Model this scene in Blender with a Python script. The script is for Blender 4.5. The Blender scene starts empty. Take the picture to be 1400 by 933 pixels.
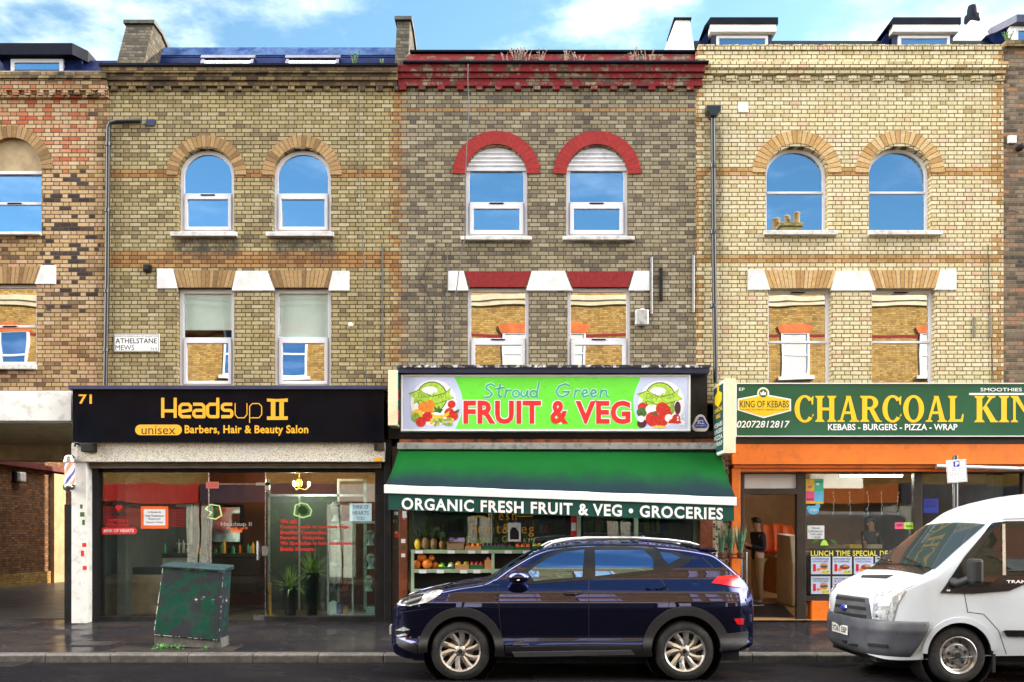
import bpy, bmesh, math, random
from mathutils import Vector, Matrix
from mathutils.geometry import tessellate_polygon
random.seed(7)
SC = bpy.context.scene
COL = SC.collection
R = math.radians
# ---------------------------------------------------------------- camera, sky, sun, exposure
F, H, D, CX, CY = 1200.0, 1.73, 16.17, 700.0, 731.0
cam = bpy.data.objects.new('camera', bpy.data.cameras.new('camera'))
COL.objects.link(cam)
cam.location = (0, -D, H); cam.rotation_euler = (R(90), 0, 0)
cam.data.sensor_width = 36; cam.data.lens = 36 * F / 1400
cam.data.shift_y = (CY - 466.5) / 1400
cam.data.clip_start = 0.05; cam.data.clip_end = 3000
SC.camera = cam
SUN_EL, SUN_AZ = 29.0, 50.0            # sun stands behind the terrace, to the right of the view axis
world = bpy.data.worlds.new('World'); SC.world = world; world.use_nodes = True
sun = bpy.data.objects.new('sun', bpy.data.lights.new('sun', 'SUN')); COL.objects.link(sun)
sun.data.energy = 4.6; sun.data.angle = R(0.5); sun.data.color = (1.0, 0.86, 0.66)
sdir = Vector((math.sin(R(SUN_AZ)) * math.cos(R(SUN_EL)), math.cos(R(SUN_AZ)) * math.cos(R(SUN_EL)), math.sin(R(SUN_EL))))
sun.rotation_euler = (-sdir).to_track_quat('-Z', 'Y').to_euler()
sun.location = (40, 40, 40)
SKY_STRENGTH = 0.10
FILL_CLOUD_BRIGHT = 46.0
VS = SC.view_settings
VS.view_transform = 'Standard'; VS.look = 'None'; VS.exposure = 1.42; VS.gamma = 1.0; VS.use_curve_mapping = False
SC.cycles.use_denoising = True
SC.cycles.max_bounces = 8; SC.cycles.diffuse_bounces = 3; SC.cycles.glossy_bounces = 4
SC.cycles.transparent_max_bounces = 16; SC.cycles.transmission_bounces = 4
SC.cycles.caustics_reflective = False; SC.cycles.caustics_refractive = False
SC.cycles.sample_clamp_indirect = 6

# ---------------------------------------------------------------- node helper
class NT:
    def __init__(s, tree): s.t = tree; s.n = tree.nodes; s.l = tree.links
    def new(s, typ, **kw):
        n = s.n.new(typ)
        for k, v in kw.items(): setattr(n, k, v)
        return n
    def put(s, sock, v):
        if v is None: return
        if isinstance(v, bpy.types.NodeSocket): s.l.new(v, sock)
        else:
            if isinstance(v, (tuple, list)) and len(v) == 3 and sock.type == 'RGBA': v = tuple(v) + (1,)
            sock.default_value = v
    def m(s, op, a, b=None, c=None, clamp=False):
        n = s.new('ShaderNodeMath', operation=op); n.use_clamp = clamp
        s.put(n.inputs[0], a); s.put(n.inputs[1], b)
        if c is not None: s.put(n.inputs[2], c)
        return n.outputs[0]
    def vm(s, op, a, b=None):
        n = s.new('ShaderNodeVectorMath', operation=op); s.put(n.inputs[0], a); s.put(n.inputs[1], b)
        return n.outputs['Value'] if op in ('DOT_PRODUCT', 'LENGTH', 'DISTANCE') else n.outputs[0]
    def xyz(s, v):
        n = s.new('ShaderNodeSeparateXYZ'); s.put(n.inputs[0], v); return n.outputs
    def comb(s, x, y, z=0.0):
        n = s.new('ShaderNodeCombineXYZ'); s.put(n.inputs[0], x); s.put(n.inputs[1], y); s.put(n.inputs[2], z); return n.outputs[0]
    def smooth(s, v, a, b, lo=0.0, hi=1.0):
        n = s.new('ShaderNodeMapRange', interpolation_type='SMOOTHSTEP')
        s.put(n.inputs[0], v); n.inputs[1].default_value = a; n.inputs[2].default_value = b
        n.inputs[3].default_value = lo; n.inputs[4].default_value = hi
        return n.outputs[0]
    def noise(s, vec, scale, detail=3.0, rough=0.55, col=False):
        n = s.new('ShaderNodeTexNoise'); s.put(n.inputs['Vector'], vec); n.inputs['Scale'].default_value = scale
        n.inputs['Detail'].default_value = detail; n.inputs['Roughness'].default_value = rough
        return n.outputs['Color' if col else 'Fac']
    def white(s, vec):
        n = s.new('ShaderNodeTexWhiteNoise', noise_dimensions='3D'); s.put(n.inputs[0], vec); return n.outputs['Value']
    def mix(s, f, a, b, bt='MIX'):
        n = s.new('ShaderNodeMix', data_type='RGBA', blend_type=bt); n.clamp_factor = True
        s.put(n.inputs[0], f); s.put(n.inputs[6], a); s.put(n.inputs[7], b); return n.outputs[2]
    def ramp(s, f, stops, interp='LINEAR'):
        n = s.new('ShaderNodeValToRGB'); n.color_ramp.interpolation = interp
        e = n.color_ramp.elements
        while len(e) > 1: e.remove(e[-1])
        for i, (p, c) in enumerate(stops):
            k = e[0] if i == 0 else e.new(p)
            k.position = p; k.color = tuple(c) + (1,)
        s.put(n.inputs[0], f); return n.outputs[0]

def S(r, g, b):
    """display 0-255 to linear"""
    return tuple(((c / 255 + 0.055) / 1.055) ** 2.4 if c > 10 else c / 255 / 12.92 for c in (r, g, b))

# ---------------------------------------------------------------- sky with broken cloud
def build_sky():
    w = NT(world.node_tree); w.n.clear()
    out = w.new('ShaderNodeOutputWorld'); bg = w.new('ShaderNodeBackground')
    sky = w.new('ShaderNodeTexSky'); sky.sky_type = 'NISHITA'; sky.sun_disc = False
    sky.sun_elevation = R(SUN_EL); sky.sun_rotation = R(SUN_AZ)
    sky.air_density = 1.0; sky.dust_density = 0.3; sky.ozone_density = 2.0
    tc = w.new('ShaderNodeTexCoord'); d = tc.outputs['Generated']
    x, y, z = w.xyz(d)
    # flat cloud-layer coordinates
    zz = w.m('MAXIMUM', z, 0.05)
    p = w.comb(w.m('DIVIDE', x, zz), w.m('DIVIDE', y, zz), 0.0)
    n1 = w.noise(p, 1.7, 6.0, 0.6)
    # thin cloud everywhere; unseen bright cloud overhead and sideways added to light the facade
    thin = w.smooth(n1, 0.47, 0.68, 0.0, 0.75)
    over = w.smooth(z, 0.82, 0.92)
    hor = w.m('SQRT', w.m('MAXIMUM', w.m('SUBTRACT', 1.0, w.m('MULTIPLY', z, z)), 0.001))
    side = w.m('MULTIPLY', w.smooth(w.m('DIVIDE', w.m('ABSOLUTE', x), hor), 0.66, 0.86), w.smooth(z, 0.02, 0.12))
    behind = w.smooth(y, 0.42, 0.0)
    n2 = w.noise(p, 0.9, 5.0, 0.6)
    fill_bank = w.m('MULTIPLY', w.m('MULTIPLY', w.m('MAXIMUM', w.m('MULTIPLY', over, 0.08), side), behind), w.smooth(n2, 0.30, 0.55, 0.45, 1.0))
    thin = w.m('MULTIPLY', thin, w.smooth(y, -0.6, 0.3, 0.45, 1.0))
    blue = w.mix(1.0, sky.outputs[0], (0.84, 1.04, 0.93), 'MULTIPLY')
    c1 = w.mix(thin, blue, (7.2, 7.8, 8.4))
    c2 = w.mix(fill_bank, c1, (FILL_CLOUD_BRIGHT, FILL_CLOUD_BRIGHT * 0.965, FILL_CLOUD_BRIGHT * 0.91))
    w.put(bg.inputs[0], c2); bg.inputs[1].default_value = SKY_STRENGTH
    w.l.new(bg.outputs[0], out.inputs[0])
build_sky()

# ---------------------------------------------------------------- pixel of the photograph -> metres on a plane at depth Y
def PX(px, Y=0.0): return (px - CX) * (D + Y) / F
def PZ(py, Y=0.0): return H - (py - CY) * (D + Y) / F
def PP(pts, Y=0.0): return [(PX(a, Y), PZ(b, Y)) for a, b in pts]

# ---------------------------------------------------------------- mesh builder
class MB:
    def __init__(s): s.v = []; s.f = []; s.mi = []; s.cur = 0
    def mat(s, i): s.cur = i; return s
    def add(s, vs, fs):
        b = len(s.v); s.v += [tuple(q) for q in vs]
        for f in fs: s.f.append([b + i for i in f]); s.mi.append(s.cur)
        return s
    def box(s, x0, x1, y0, y1, z0, z1):
        return s.add([(x0, y0, z0), (x1, y0, z0), (x1, y1, z0), (x0, y1, z0), (x0, y0, z1), (x1, y0, z1), (x1, y1, z1), (x0, y1, z1)],
                     [(0, 3, 2, 1), (4, 5, 6, 7), (0, 1, 5, 4), (1, 2, 6, 5), (2, 3, 7, 6), (3, 0, 4, 7)])
    def prism(s, poly, y0, y1):
        n = len(poly)
        return s.add([(a, y0, b) for a, b in poly] + [(a, y1, b) for a, b in poly],
                     [tuple(range(n)), tuple(range(2 * n - 1, n - 1, -1))] + [(i, i + n, (i + 1) % n + n, (i + 1) % n) for i in range(n)])
    def prismx(s, poly, x0, x1):
        n = len(poly)
        return s.add([(x0, a, b) for a, b in poly] + [(x1, a, b) for a, b in poly],
                     [tuple(range(n)), tuple(range(2 * n - 1, n - 1, -1))] + [(i, i + n, (i + 1) % n + n, (i + 1) % n) for i in range(n)])
    def prismz(s, poly, z0, z1):
        n = len(poly)
        return s.add([(a, b, z0) for a, b in poly] + [(a, b, z1) for a, b in poly],
                     [tuple(range(n)), tuple(range(2 * n - 1, n - 1, -1))] + [(i, i + n, (i + 1) % n + n, (i + 1) % n) for i in range(n)])
    def tube(s, pts, r, n=8):
        pts = [Vector(p) for p in pts]; rr = r if isinstance(r, (list, tuple)) else [r] * len(pts)
        vs = []; up = None
        for i, p in enumerate(pts):
            t = (pts[min(i + 1, len(pts) - 1)] - pts[max(i - 1, 0)])
            t = t.normalized() if t.length > 1e-9 else Vector((0, 0, 1))
            if up is None:
                up = Vector((0, 0, 1)) if abs(t.z) < 0.9 else Vector((1, 0, 0))
            a = t.cross(up).normalized(); b = a.cross(t).normalized(); up = b
            for k in range(n):
                q = 2 * math.pi * k / n
                vs.append(p + (a * math.cos(q) + b * math.sin(q)) * rr[i])
        fs = []
        for i in range(len(pts) - 1):
            for k in range(n):
                fs.append((i * n + k, i * n + (k + 1) % n, (i + 1) * n + (k + 1) % n, (i + 1) * n + k))
        fs.append(tuple(range(n - 1, -1, -1))); fs.append(tuple(range((len(pts) - 1) * n, len(pts) * n)))
        return s.add(vs, fs)
    def lathe(s, prof, c, axis='Z', n=24, a0=0.0, a1=None):
        """prof: (radius, height along axis)"""
        full = a1 is None; a1 = 2 * math.pi if full else a1
        m = n if full else n + 1; vs = []
        for r, h in prof:
            for k in range(m):
                q = a0 + (a1 - a0) * k / n
                u, v = r * math.cos(q), r * math.sin(q)
                vs.append({'Z': (c[0] + u, c[1] + v, c[2] + h), 'Y': (c[0] + u, c[1] + h, c[2] + v), 'X': (c[0] + h, c[1] + u, c[2] + v)}[axis])
        fs = []
        for i in range(len(prof) - 1):
            for k in range(n):
                k2 = (k + 1) % m
                fs.append((i * m + k, i * m + k2, (i + 1) * m + k2, (i + 1) * m + k))
        return s.add(vs, fs)
    def ball(s, c, r, n=8, m=6, sq=(1, 1, 1), jit=0.0):
        vs = []; fs = []
        for i in range(m + 1):
            a = math.pi * i / m
            for k in range(n):
                b = 2 * math.pi * k / n; j = 1 + random.uniform(-jit, jit)
                vs.append((c[0] + r * sq[0] * j * math.sin(a) * math.cos(b), c[1] + r * sq[1] * j * math.sin(a) * math.sin(b), c[2] + r * sq[2] * j * math.cos(a)))
        for i in range(m):
            for k in range(n):
                fs.append((i * n + k, i * n + (k + 1) % n, (i + 1) * n + (k + 1) % n, (i + 1) * n + k))
        return s.add(vs, fs)
    def grid(s, rows):
        """rows: equal-length lists of points"""
        n = len(rows[0]); vs = [p for r in rows for p in r]
        fs = [(i * n + k, i * n + k + 1, (i + 1) * n + k + 1, (i + 1) * n + k) for i in range(len(rows) - 1) for k in range(n - 1)]
        return s.add(vs, fs)
    def holed(s, outer, holes, y0, y1, rev=True):
        """wall slab seen from -Y with openings; reveals closed"""
        loops = [outer] + holes
        flat = [p for l in loops for p in l]
        tri = tessellate_polygon([[Vector((a, b, 0)) for a, b in l] for l in loops])
        s.add([(a, y0, b) for a, b in flat], [tuple(t) for t in tri])
        s.add([(a, y1, b) for a, b in flat], [tuple(reversed(t)) for t in tri])
        for l in loops:
            n = len(l)
            s.add([(a, y0, b) for a, b in l] + [(a, y1, b) for a, b in l], [(i, (i + 1) % n, (i + 1) % n + n, i + n) for i in range(n)])
        return s
    def build(s, name, mats, parent=None, smooth=None, bevel=0.0, origin=None, weld=False, normals=True):
        me = bpy.data.meshes.new(name)
        o0 = Vector(origin) if origin else Vector((0, 0, 0))
        me.from_pydata([(v[0] - o0.x, v[1] - o0.y, v[2] - o0.z) for v in s.v], [], s.f)
        mats = mats if isinstance(mats, (list, tuple)) else [mats]
        for m in mats: me.materials.append(m)
        me.polygons.foreach_set('material_index', s.mi)
        if normals or weld:
            bm = bmesh.new(); bm.from_mesh(me)
            if weld: bmesh.ops.remove_doubles(bm, verts=bm.verts, dist=1e-5)
            if normals: bmesh.ops.recalc_face_normals(bm, faces=bm.faces)
            bm.to_mesh(me); bm.free()
        if smooth is not None:
            me.polygons.foreach_set('use_smooth', [True] * len(me.polygons))
            me.set_sharp_from_angle(angle=R(smooth))
        me.update()
        o = bpy.data.objects.new(name, me); COL.objects.link(o)
        o.location = o0
        if parent is not None:
            o.parent = parent
            o.matrix_parent_inverse = parent_inv(parent)
        if bevel > 0:
            b = o.modifiers.new('edge', 'BEVEL'); b.width = bevel; b.segments = 2; b.limit_method = 'ANGLE'; b.angle_limit = R(40)
            b.harden_normals = False
        return o

def world_loc(o):
    l = Vector(o.location)
    return l if o.parent is None else l      # parts are built in world coordinates, so location is already the world origin
def parent_inv(p):
    return Matrix.Translation(-world_loc(p))

def thing(name, label, cat, loc=(0, 0, 0), group=None):
    o = bpy.data.objects.new(name, None); COL.objects.link(o); o.location = loc; o.empty_display_size = 0.1
    return tag(o, label, cat, group)
def tag(o, label, cat, group=None):
    o['label'] = label; o['category'] = cat
    if group: o['group'] = group
    return o
def struct(o): o['kind'] = 'structure'; return o
def stuff(o): o['kind'] = 'stuff'; return o
def dup(o, loc, rz=0.0, label=None, group=None, scale=None):
    """copy of a thing whose geometry was built round the world origin, with its parts and sub-parts"""
    r = o.copy(); COL.objects.link(r); r.location = loc; r.rotation_euler = (0, 0, rz)
    if scale: r.scale = scale if isinstance(scale, (tuple, list)) else (scale,) * 3
    if label: r['label'] = label
    if group: r['group'] = group
    for ch in KIDS.get(o.name, []):
        c = ch.copy(); COL.objects.link(c); c.parent = r
        for g in KIDS.get(ch.name, []):
            d = g.copy(); COL.objects.link(d); d.parent = c
    return r
KIDS = {}
def reg(o):
    """remember the children of a thing before copying it"""
    kids = [c for c in bpy.data.objects if c.parent == o]
    KIDS[o.name] = kids
    for k in kids: KIDS[k.name] = [c for c in bpy.data.objects if c.parent == k]
    return o

# ---------------------------------------------------------------- lettering
_tc = {}
TS = bpy.data.scenes.new('writing')          # set aside for turning text into outlines; removed at the end
def text_mesh(s, off=0.0, shear=0.0, space=1.0, res=3):
    key = (s, off, shear, space)
    if key in _tc: return _tc[key]
    c = bpy.data.curves.new('writing', 'FONT'); c.body = s; c.size = 1; c.offset = off; c.shear = shear
    c.space_character = space; c.resolution_u = res; c.fill_mode = 'FRONT'; c.align_x = 'LEFT'
    o = bpy.data.objects.new('writing', c); TS.collection.objects.link(o)
    TS.view_layers[0].update()
    ev = o.evaluated_get(TS.view_layers[0].depsgraph); me = ev.to_mesh()
    vs = [(v.co.x, v.co.y) for v in me.vertices]; fs = [tuple(p.vertices) for p in me.polygons]
    ev.to_mesh_clear(); bpy.data.objects.remove(o); bpy.data.curves.remove(c)
    _tc[key] = (vs, fs); return vs, fs
def put_text(mb, s, x0, x1, z0, z1, y, off=0.0, shear=0.0, space=1.0, rise=0.0, axis='Y'):
    """fit the writing's outline into the box x0..x1, z0..z1 on the plane Y=y (or X=y, read along -/+Y)"""
    vs, fs = text_mesh(s, off, shear, space)
    ax = min(v[0] for v in vs); bx = max(v[0] for v in vs); ay = min(v[1] for v in vs); by = max(v[1] for v in vs)
    out = []
    for a, b in vs:
        u = (a - ax) / (bx - ax); t = (b - ay) / max(by - ay, 1e-6)
        X = x0 + u * (x1 - x0); Z = z0 + t * (z1 - z0) + u * rise
        out.append((X, y, Z) if axis == 'Y' else (y, X, Z))
    mb.add(out, fs); return mb
def stroke(mb, pts, w, y, closed=False, n=10, step=[0]):
    """thick pen stroke on the plane Y=y facing -Y; every piece sits a hair in front of the last"""
    P = [Vector((a, b)) for a, b in pts]
    if closed: P.append(P[0])
    def yy():
        step[0] = (step[0] + 1) % 24
        return y - 0.00008 * step[0]
    for a, b in zip(P, P[1:]):
        d = b - a
        if d.length < 1e-7: continue
        nrm = Vector((-d.y, d.x)).normalized() * (w / 2); q = yy()
        mb.add([(v.x, q, v.y) for v in (a - nrm, b - nrm, b + nrm, a + nrm)], [(0, 1, 2, 3)])
    for c in P[1:-1] if not closed else P[:-1]:
        q = yy()
        mb.add([(c.x + w / 2 * math.cos(2 * math.pi * k / n), q, c.y + w / 2 * math.sin(2 * math.pi * k / n)) for k in range(n)], [tuple(range(n))])
    return mb
def arc(cx, cy, r, a0, a1, n=10, ry=None):
    ry = r if ry is None else ry
    return [(cx + r * math.cos(R(a0 + (a1 - a0) * i / n)), cy + ry * math.sin(R(a0 + (a1 - a0) * i / n))) for i in range(n + 1)]
# ---------------------------------------------------------------- materials
M = {}
def newmat(name):
    m = bpy.data.materials.new(name); m.use_nodes = True
    t = NT(m.node_tree); t.n.clear()
    out = t.new('ShaderNodeOutputMaterial'); b = t.new('ShaderNodeBsdfPrincipled')
    t.l.new(b.outputs[0], out.inputs[0])
    M[name] = m
    return m, t, b, out
def bump(t, b, h, dist=0.004, strength=0.6):
    n = t.new('ShaderNodeBump'); n.inputs['Strength'].default_value = strength; n.inputs['Distance'].default_value = dist
    t.put(n.inputs['Height'], h); t.l.new(n.outputs[0], b.inputs['Normal'])
def opos(t): return t.new('ShaderNodeTexCoord').outputs['Object']
def pbr(name, col, rough=0.6, metal=0.0, var=0.12, scale=3.0, dirt=None, dirt_amt=0.0, dirt_scale=2.0, bmp=0.0, bscale=60.0, coat=0.0, spec=0.5):
    m, t, b, out = newmat(name)
    p = opos(t)
    n = t.noise(p, scale, 4.0, 0.6)
    dark = tuple(c * (1 - var) for c in col); lite = tuple(min(c * (1 + var), 0.95) for c in col)
    c = t.mix(t.smooth(n, 0.3, 0.7), dark, lite)
    if dirt is not None:
        n2 = t.noise(p, dirt_scale, 6.0, 0.65)
        c = t.mix(t.m('MULTIPLY', t.smooth(n2, 0.48, 0.66), dirt_amt), c, dirt)
    t.put(b.inputs['Base Color'], c)
    b.inputs['Metallic'].default_value = metal
    b.inputs['Specular IOR Level'].default_value = spec
    t.put(b.inputs['Roughness'], t.m('ADD', t.m('MULTIPLY', t.m('SUBTRACT', t.noise(p, scale * 2.3, 3), 0.5), 0.25), rough, clamp=True))
    b.inputs['Coat Weight'].default_value = coat; b.inputs['Coat Roughness'].default_value = 0.02
    if bmp: bump(t, b, t.noise(p, bscale, 3), bmp)
    return m
def emit(name, col, s):
    m, t, b, out = newmat(name)
    t.put(b.inputs['Base Color'], col); t.put(b.inputs['Emission Color'], col); b.inputs['Emission Strength'].default_value = s
    return m
def glass(name, refl=0.35, tint=(0.9, 0.95, 0.93), wavy=0.0015, wscale=1.2, see=1.0, body=(0.01, 0.012, 0.015), gcol=(1, 1, 1), rough=0.0):
    """flat pane: mirror layer over a clear (or dark) body; slow waves bend the reflection"""
    m, t, b, out = newmat(name)
    t.n.remove(b)
    g = t.new('ShaderNodeBsdfGlossy'); g.inputs['Roughness'].default_value = rough; t.put(g.inputs['Color'], gcol)
    tr = t.new('ShaderNodeBsdfTransparent'); t.put(tr.inputs['Color'], tint)
    df = t.new('ShaderNodeBsdfDiffuse'); t.put(df.inputs['Color'], body)
    mx = t.new('ShaderNodeMixShader'); t.put(mx.inputs[0], 1 - see); t.l.new(tr.outputs[0], mx.inputs[1]); t.l.new(df.outputs[0], mx.inputs[2])
    lw = t.new('ShaderNodeLayerWeight'); lw.inputs['Blend'].default_value = 0.5      # same from both faces of the pane
    fac = t.m('ADD', t.m('MULTIPLY', t.m('POWER', lw.outputs['Facing'], 5.0), 0.8), refl + 0.03, clamp=True)
    m2 = t.new('ShaderNodeMixShader'); t.put(m2.inputs[0], fac); t.l.new(mx.outputs[0], m2.inputs[1]); t.l.new(g.outputs[0], m2.inputs[2])
    t.l.new(m2.outputs[0], out.inputs[0])
    if wavy:
        n = t.new('ShaderNodeBump'); n.inputs['Strength'].default_value = 1.0; n.inputs['Distance'].default_value = wavy * 10
        t.put(n.inputs['Height'], t.noise(opos(t), wscale, 1.0, 0.4)); t.l.new(n.outputs[0], g.inputs['Normal'])
    return m

def brick(name, stops, mortar, bands=(), band_stops=None, quoins=(), soot=0.5, soot_col=(0.03, 0.027, 0.025), course=0.0755, patch=None, stain=(), clean=0.0, paint=None, mw=0.0085):
    """Flemish-bond brickwork: every brick its own colour; string courses and quoins of another brick"""
    m, t, b, out = newmat(name)
    p = opos(t); x, y, z = t.xyz(p)
    u = t.m('ADD', x, y)
    row = t.m('FLOOR', t.m('DIVIDE', z, course)); fz = t.m('FRACT', t.m('DIVIDE', z, course))
    per = 0.32
    jig = t.m('MULTIPLY', t.white(t.comb(row, 3.3, 1.7)), 0.07)
    uu = t.m('ADD', t.m('DIVIDE', u, per), t.m('ADD', t.m('MULTIPLY', t.m('MODULO', t.m('ABSOLUTE', row), 2.0), 0.5), jig))
    cell = t.m('FLOOR', uu); fu = t.m('FRACT', uu)
    head = t.m('GREATER_THAN', fu, 0.6667)
    du = t.m('MULTIPLY', t.m('MINIMUM', t.m('MINIMUM', fu, t.m('SUBTRACT', 1.0, fu)), t.m('ABSOLUTE', t.m('SUBTRACT', fu, 0.6667))), per)
    dz = t.m('MULTIPLY', t.m('MINIMUM', fz, t.m('SUBTRACT', 1.0, fz)), course)
    d = t.m('ADD', t.m('MINIMUM', du, dz), t.m('MULTIPLY', t.m('SUBTRACT', t.noise(p, 38.0, 2), 0.5), 0.008))
    bm_ = t.smooth(d, mw * 0.55, mw * 1.25)
    idv = t.comb(t.m('ADD', t.m('MULTIPLY', cell, 2.0), head), row, 5.0)
    r1 = t.white(idv)
    big = t.noise(p, 0.45, 4.0, 0.6)
    rr = t.m('ADD', t.m('MULTIPLY', r1, 0.85), t.m('MULTIPLY', t.m('SUBTRACT', big, 0.38), 0.5), clamp=True)
    c = t.ramp(rr, stops)
    if patch:                                       # a part of the wall rebuilt in other bricks (x0, x1, z0, z1, stops)
        for (x0, x1, z0, z1, st) in patch:
            k = t.m('MULTIPLY', t.m('MULTIPLY', t.smooth(x, x0 - 0.15, x0 + 0.15), t.smooth(x, x1 + 0.15, x1 - 0.15)), t.m('MULTIPLY', t.smooth(z, z0 - 0.3, z0 + 0.3), t.smooth(z, z1 + 0.3, z1 - 0.3)))
            k = t.m('GREATER_THAN', t.m('ADD', k, t.m('MULTIPLY', t.m('SUBTRACT', t.white(t.vm('ADD', idv, (9, 9, 9))), 0.5), 0.9)), 0.55)
            c = t.mix(k, c, t.ramp(r1, st))
    if band_stops:
        mask = None
        zr = t.m('MULTIPLY', t.m('ADD', row, 0.5), course)
        for (z0, z1) in bands:
            k = t.m('MULTIPLY', t.m('GREATER_THAN', zr, z0), t.m('LESS_THAN', zr, z1)); mask = k if mask is None else t.m('MAXIMUM', mask, k)
        xs = t.m('ADD', u, t.m('MULTIPLY', t.m('MODULO', t.m('ABSOLUTE', row), 2.0), 0.1))
        for (x0, x1) in quoins:
            k = t.m('MULTIPLY', t.m('MULTIPLY', t.m('GREATER_THAN', xs, x0), t.m('LESS_THAN', xs, x1)), t.m('GREATER_THAN', t.white(t.vm('ADD', idv, (4, 4, 4))), 0.3))
            mask = k if mask is None else t.m('MAXIMUM', mask, k)
        c = t.mix(mask, c, t.ramp(r1, band_stops))
    # grain within the brick
    g = t.noise(p, 90.0, 2.0)
    c = t.mix(1.0, c, t.ramp(g, [(0.25, (0.70, 0.70, 0.70)), (0.7, (1.14, 1.14, 1.14))]), 'MULTIPLY')
    c = t.mix(1.0, c, t.ramp(t.noise(p, 17.0, 4.0, 0.65), [(0.3, (0.80, 0.79, 0.78)), (0.68, (1.12, 1.12, 1.12))]), 'MULTIPLY')
    mo = t.mix(t.smooth(t.noise(p, 2.2, 5, 0.65), 0.35, 0.65), tuple(q * 0.65 for q in mortar), mortar)
    c = t.mix(bm_, mo, c)
    if soot:                                        # old soot in drifts
        k = t.m('MULTIPLY', t.smooth(t.noise(p, 0.8, 6, 0.7), 0.47, 0.72), soot)
        c = t.mix(k, c, soot_col)
        k2 = t.m('MULTIPLY', t.smooth(t.noise(t.comb(t.m('MULTIPLY', x, 2.6), y, t.m('MULTIPLY', z, 0.35)), 1.0, 5, 0.7), 0.52, 0.75), soot * 0.6)
        c = t.mix(k2, c, soot_col)
    for (x0, x1, z0, z1, col, amt) in stain:        # marks with a shape of their own: leak below a sill, run-off by a pipe
        k = t.m('MULTIPLY', t.m('MULTIPLY', t.smooth(x, x0 - 0.06, x0 + 0.1), t.smooth(x, x1 + 0.06, x1 - 0.1)), t.m('MULTIPLY', t.smooth(z, z0 - 0.1, z0 + 0.35), t.smooth(z, z1 + 0.03, z1 - 0.02)))
        k = t.m('MULTIPLY', k, t.smooth(t.noise(p, 5.0, 5, 0.7), 0.30, 0.62))
        c = t.mix(t.m('MULTIPLY', k, amt), c, col)
    if paint:                                       # flaking paint over the brick
        k = t.smooth(t.noise(p, 4.0, 8, 0.75), paint[1], paint[1] + 0.07)
        c = t.mix(k, c, t.mix(t.noise(p, 7.0, 3), tuple(q * 0.7 for q in paint[0]), paint[0]))
    t.put(b.inputs['Base Color'], c); b.inputs['Roughness'].default_value = 0.88; b.inputs['Specular IOR Level'].default_value = 0.25
    hgt = t.m('ADD', bm_, t.m('MULTIPLY', t.noise(p, 60.0, 3), 0.45))
    bump(t, b, hgt, 0.007, 0.9)
    return m
def voussoir(name, stops, mortar, rad, w=0.078, solid=None):
    """bricks on edge fanned round the object's own origin"""
    m, t, b, out = newmat(name)
    p = opos(t); x, y, z = t.xyz(p)
    a = t.m('MULTIPLY', t.m('ARCTAN2', x, z), rad / w)
    idn = t.m('FLOOR', a); fr = t.m('FRACT', a)
    rd = t.m('SQRT', t.m('ADD', t.m('MULTIPLY', x, x), t.m('MULTIPLY', z, z)))
    d = t.m('MULTIPLY', t.m('MINIMUM', fr, t.m('SUBTRACT', 1.0, fr)), w)
    k = t.smooth(t.m('ADD', d, t.m('MULTIPLY', t.m('SUBTRACT', t.noise(p, 40.0, 2), 0.5), 0.006)), 0.003, 0.008)
    g = t.new('ShaderNodeObjectInfo')
    r = t.white(t.comb(idn, t.m('MULTIPLY', g.outputs['Random'], 40.0), 0.0))
    if solid: c = t.mix(t.noise(p, 6.0, 4), tuple(q * 0.78 for q in solid), solid); k0 = t.m('ADD', t.m('MULTIPLY', k, 0.4), 0.6); c = t.mix(k0, mortar, c)
    else: c = t.mix(k, mortar, t.ramp(r, stops))
    c = t.mix(1.0, c, t.ramp(t.noise(p, 18.0, 4), [(0.25, (0.75, 0.75, 0.75)), (0.7, (1.1, 1.1, 1.1))]), 'MULTIPLY')
    t.put(b.inputs['Base Color'], c); b.inputs['Roughness'].default_value = 0.85; b.inputs['Specular IOR Level'].default_value = 0.25
    bump(t, b, t.m('ADD', k, t.m('MULTIPLY', t.noise(p, 60.0, 3), 0.4)), 0.006, 0.8)
    return m

SOOT = (0.035, 0.03, 0.026)
ORANGE = [(0.0, (0.30, 0.12, 0.035)), (0.5, (0.42, 0.19, 0.06)), (1.0, (0.5, 0.27, 0.10))]
brick('brick_mixed', [(0.0, (0.03, 0.025, 0.025)), (0.10, (0.16, 0.09, 0.05)), (0.3, (0.40, 0.26, 0.12)), (0.6, (0.50, 0.36, 0.18)), (0.8, (0.52, 0.30, 0.19)), (1.0, (0.60, 0.48, 0.31))], (0.12, 0.07, 0.035), soot=0.25,
      patch=[(PX(0), PX(128), PZ(235), PZ(125), [(0, (0.48, 0.10, 0.04)), (0.22, (0.52, 0.22, 0.11)), (0.5, (0.54, 0.33, 0.19)), (1, (0.58, 0.45, 0.27))]),
             (PX(55), PX(132), PZ(430), PZ(240), [(0, (0.035, 0.028, 0.03)), (0.22, (0.07, 0.055, 0.05)), (0.34, (0.46, 0.29, 0.15)), (0.7, (0.54, 0.38, 0.2)), (1, (0.58, 0.42, 0.28))])])
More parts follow.
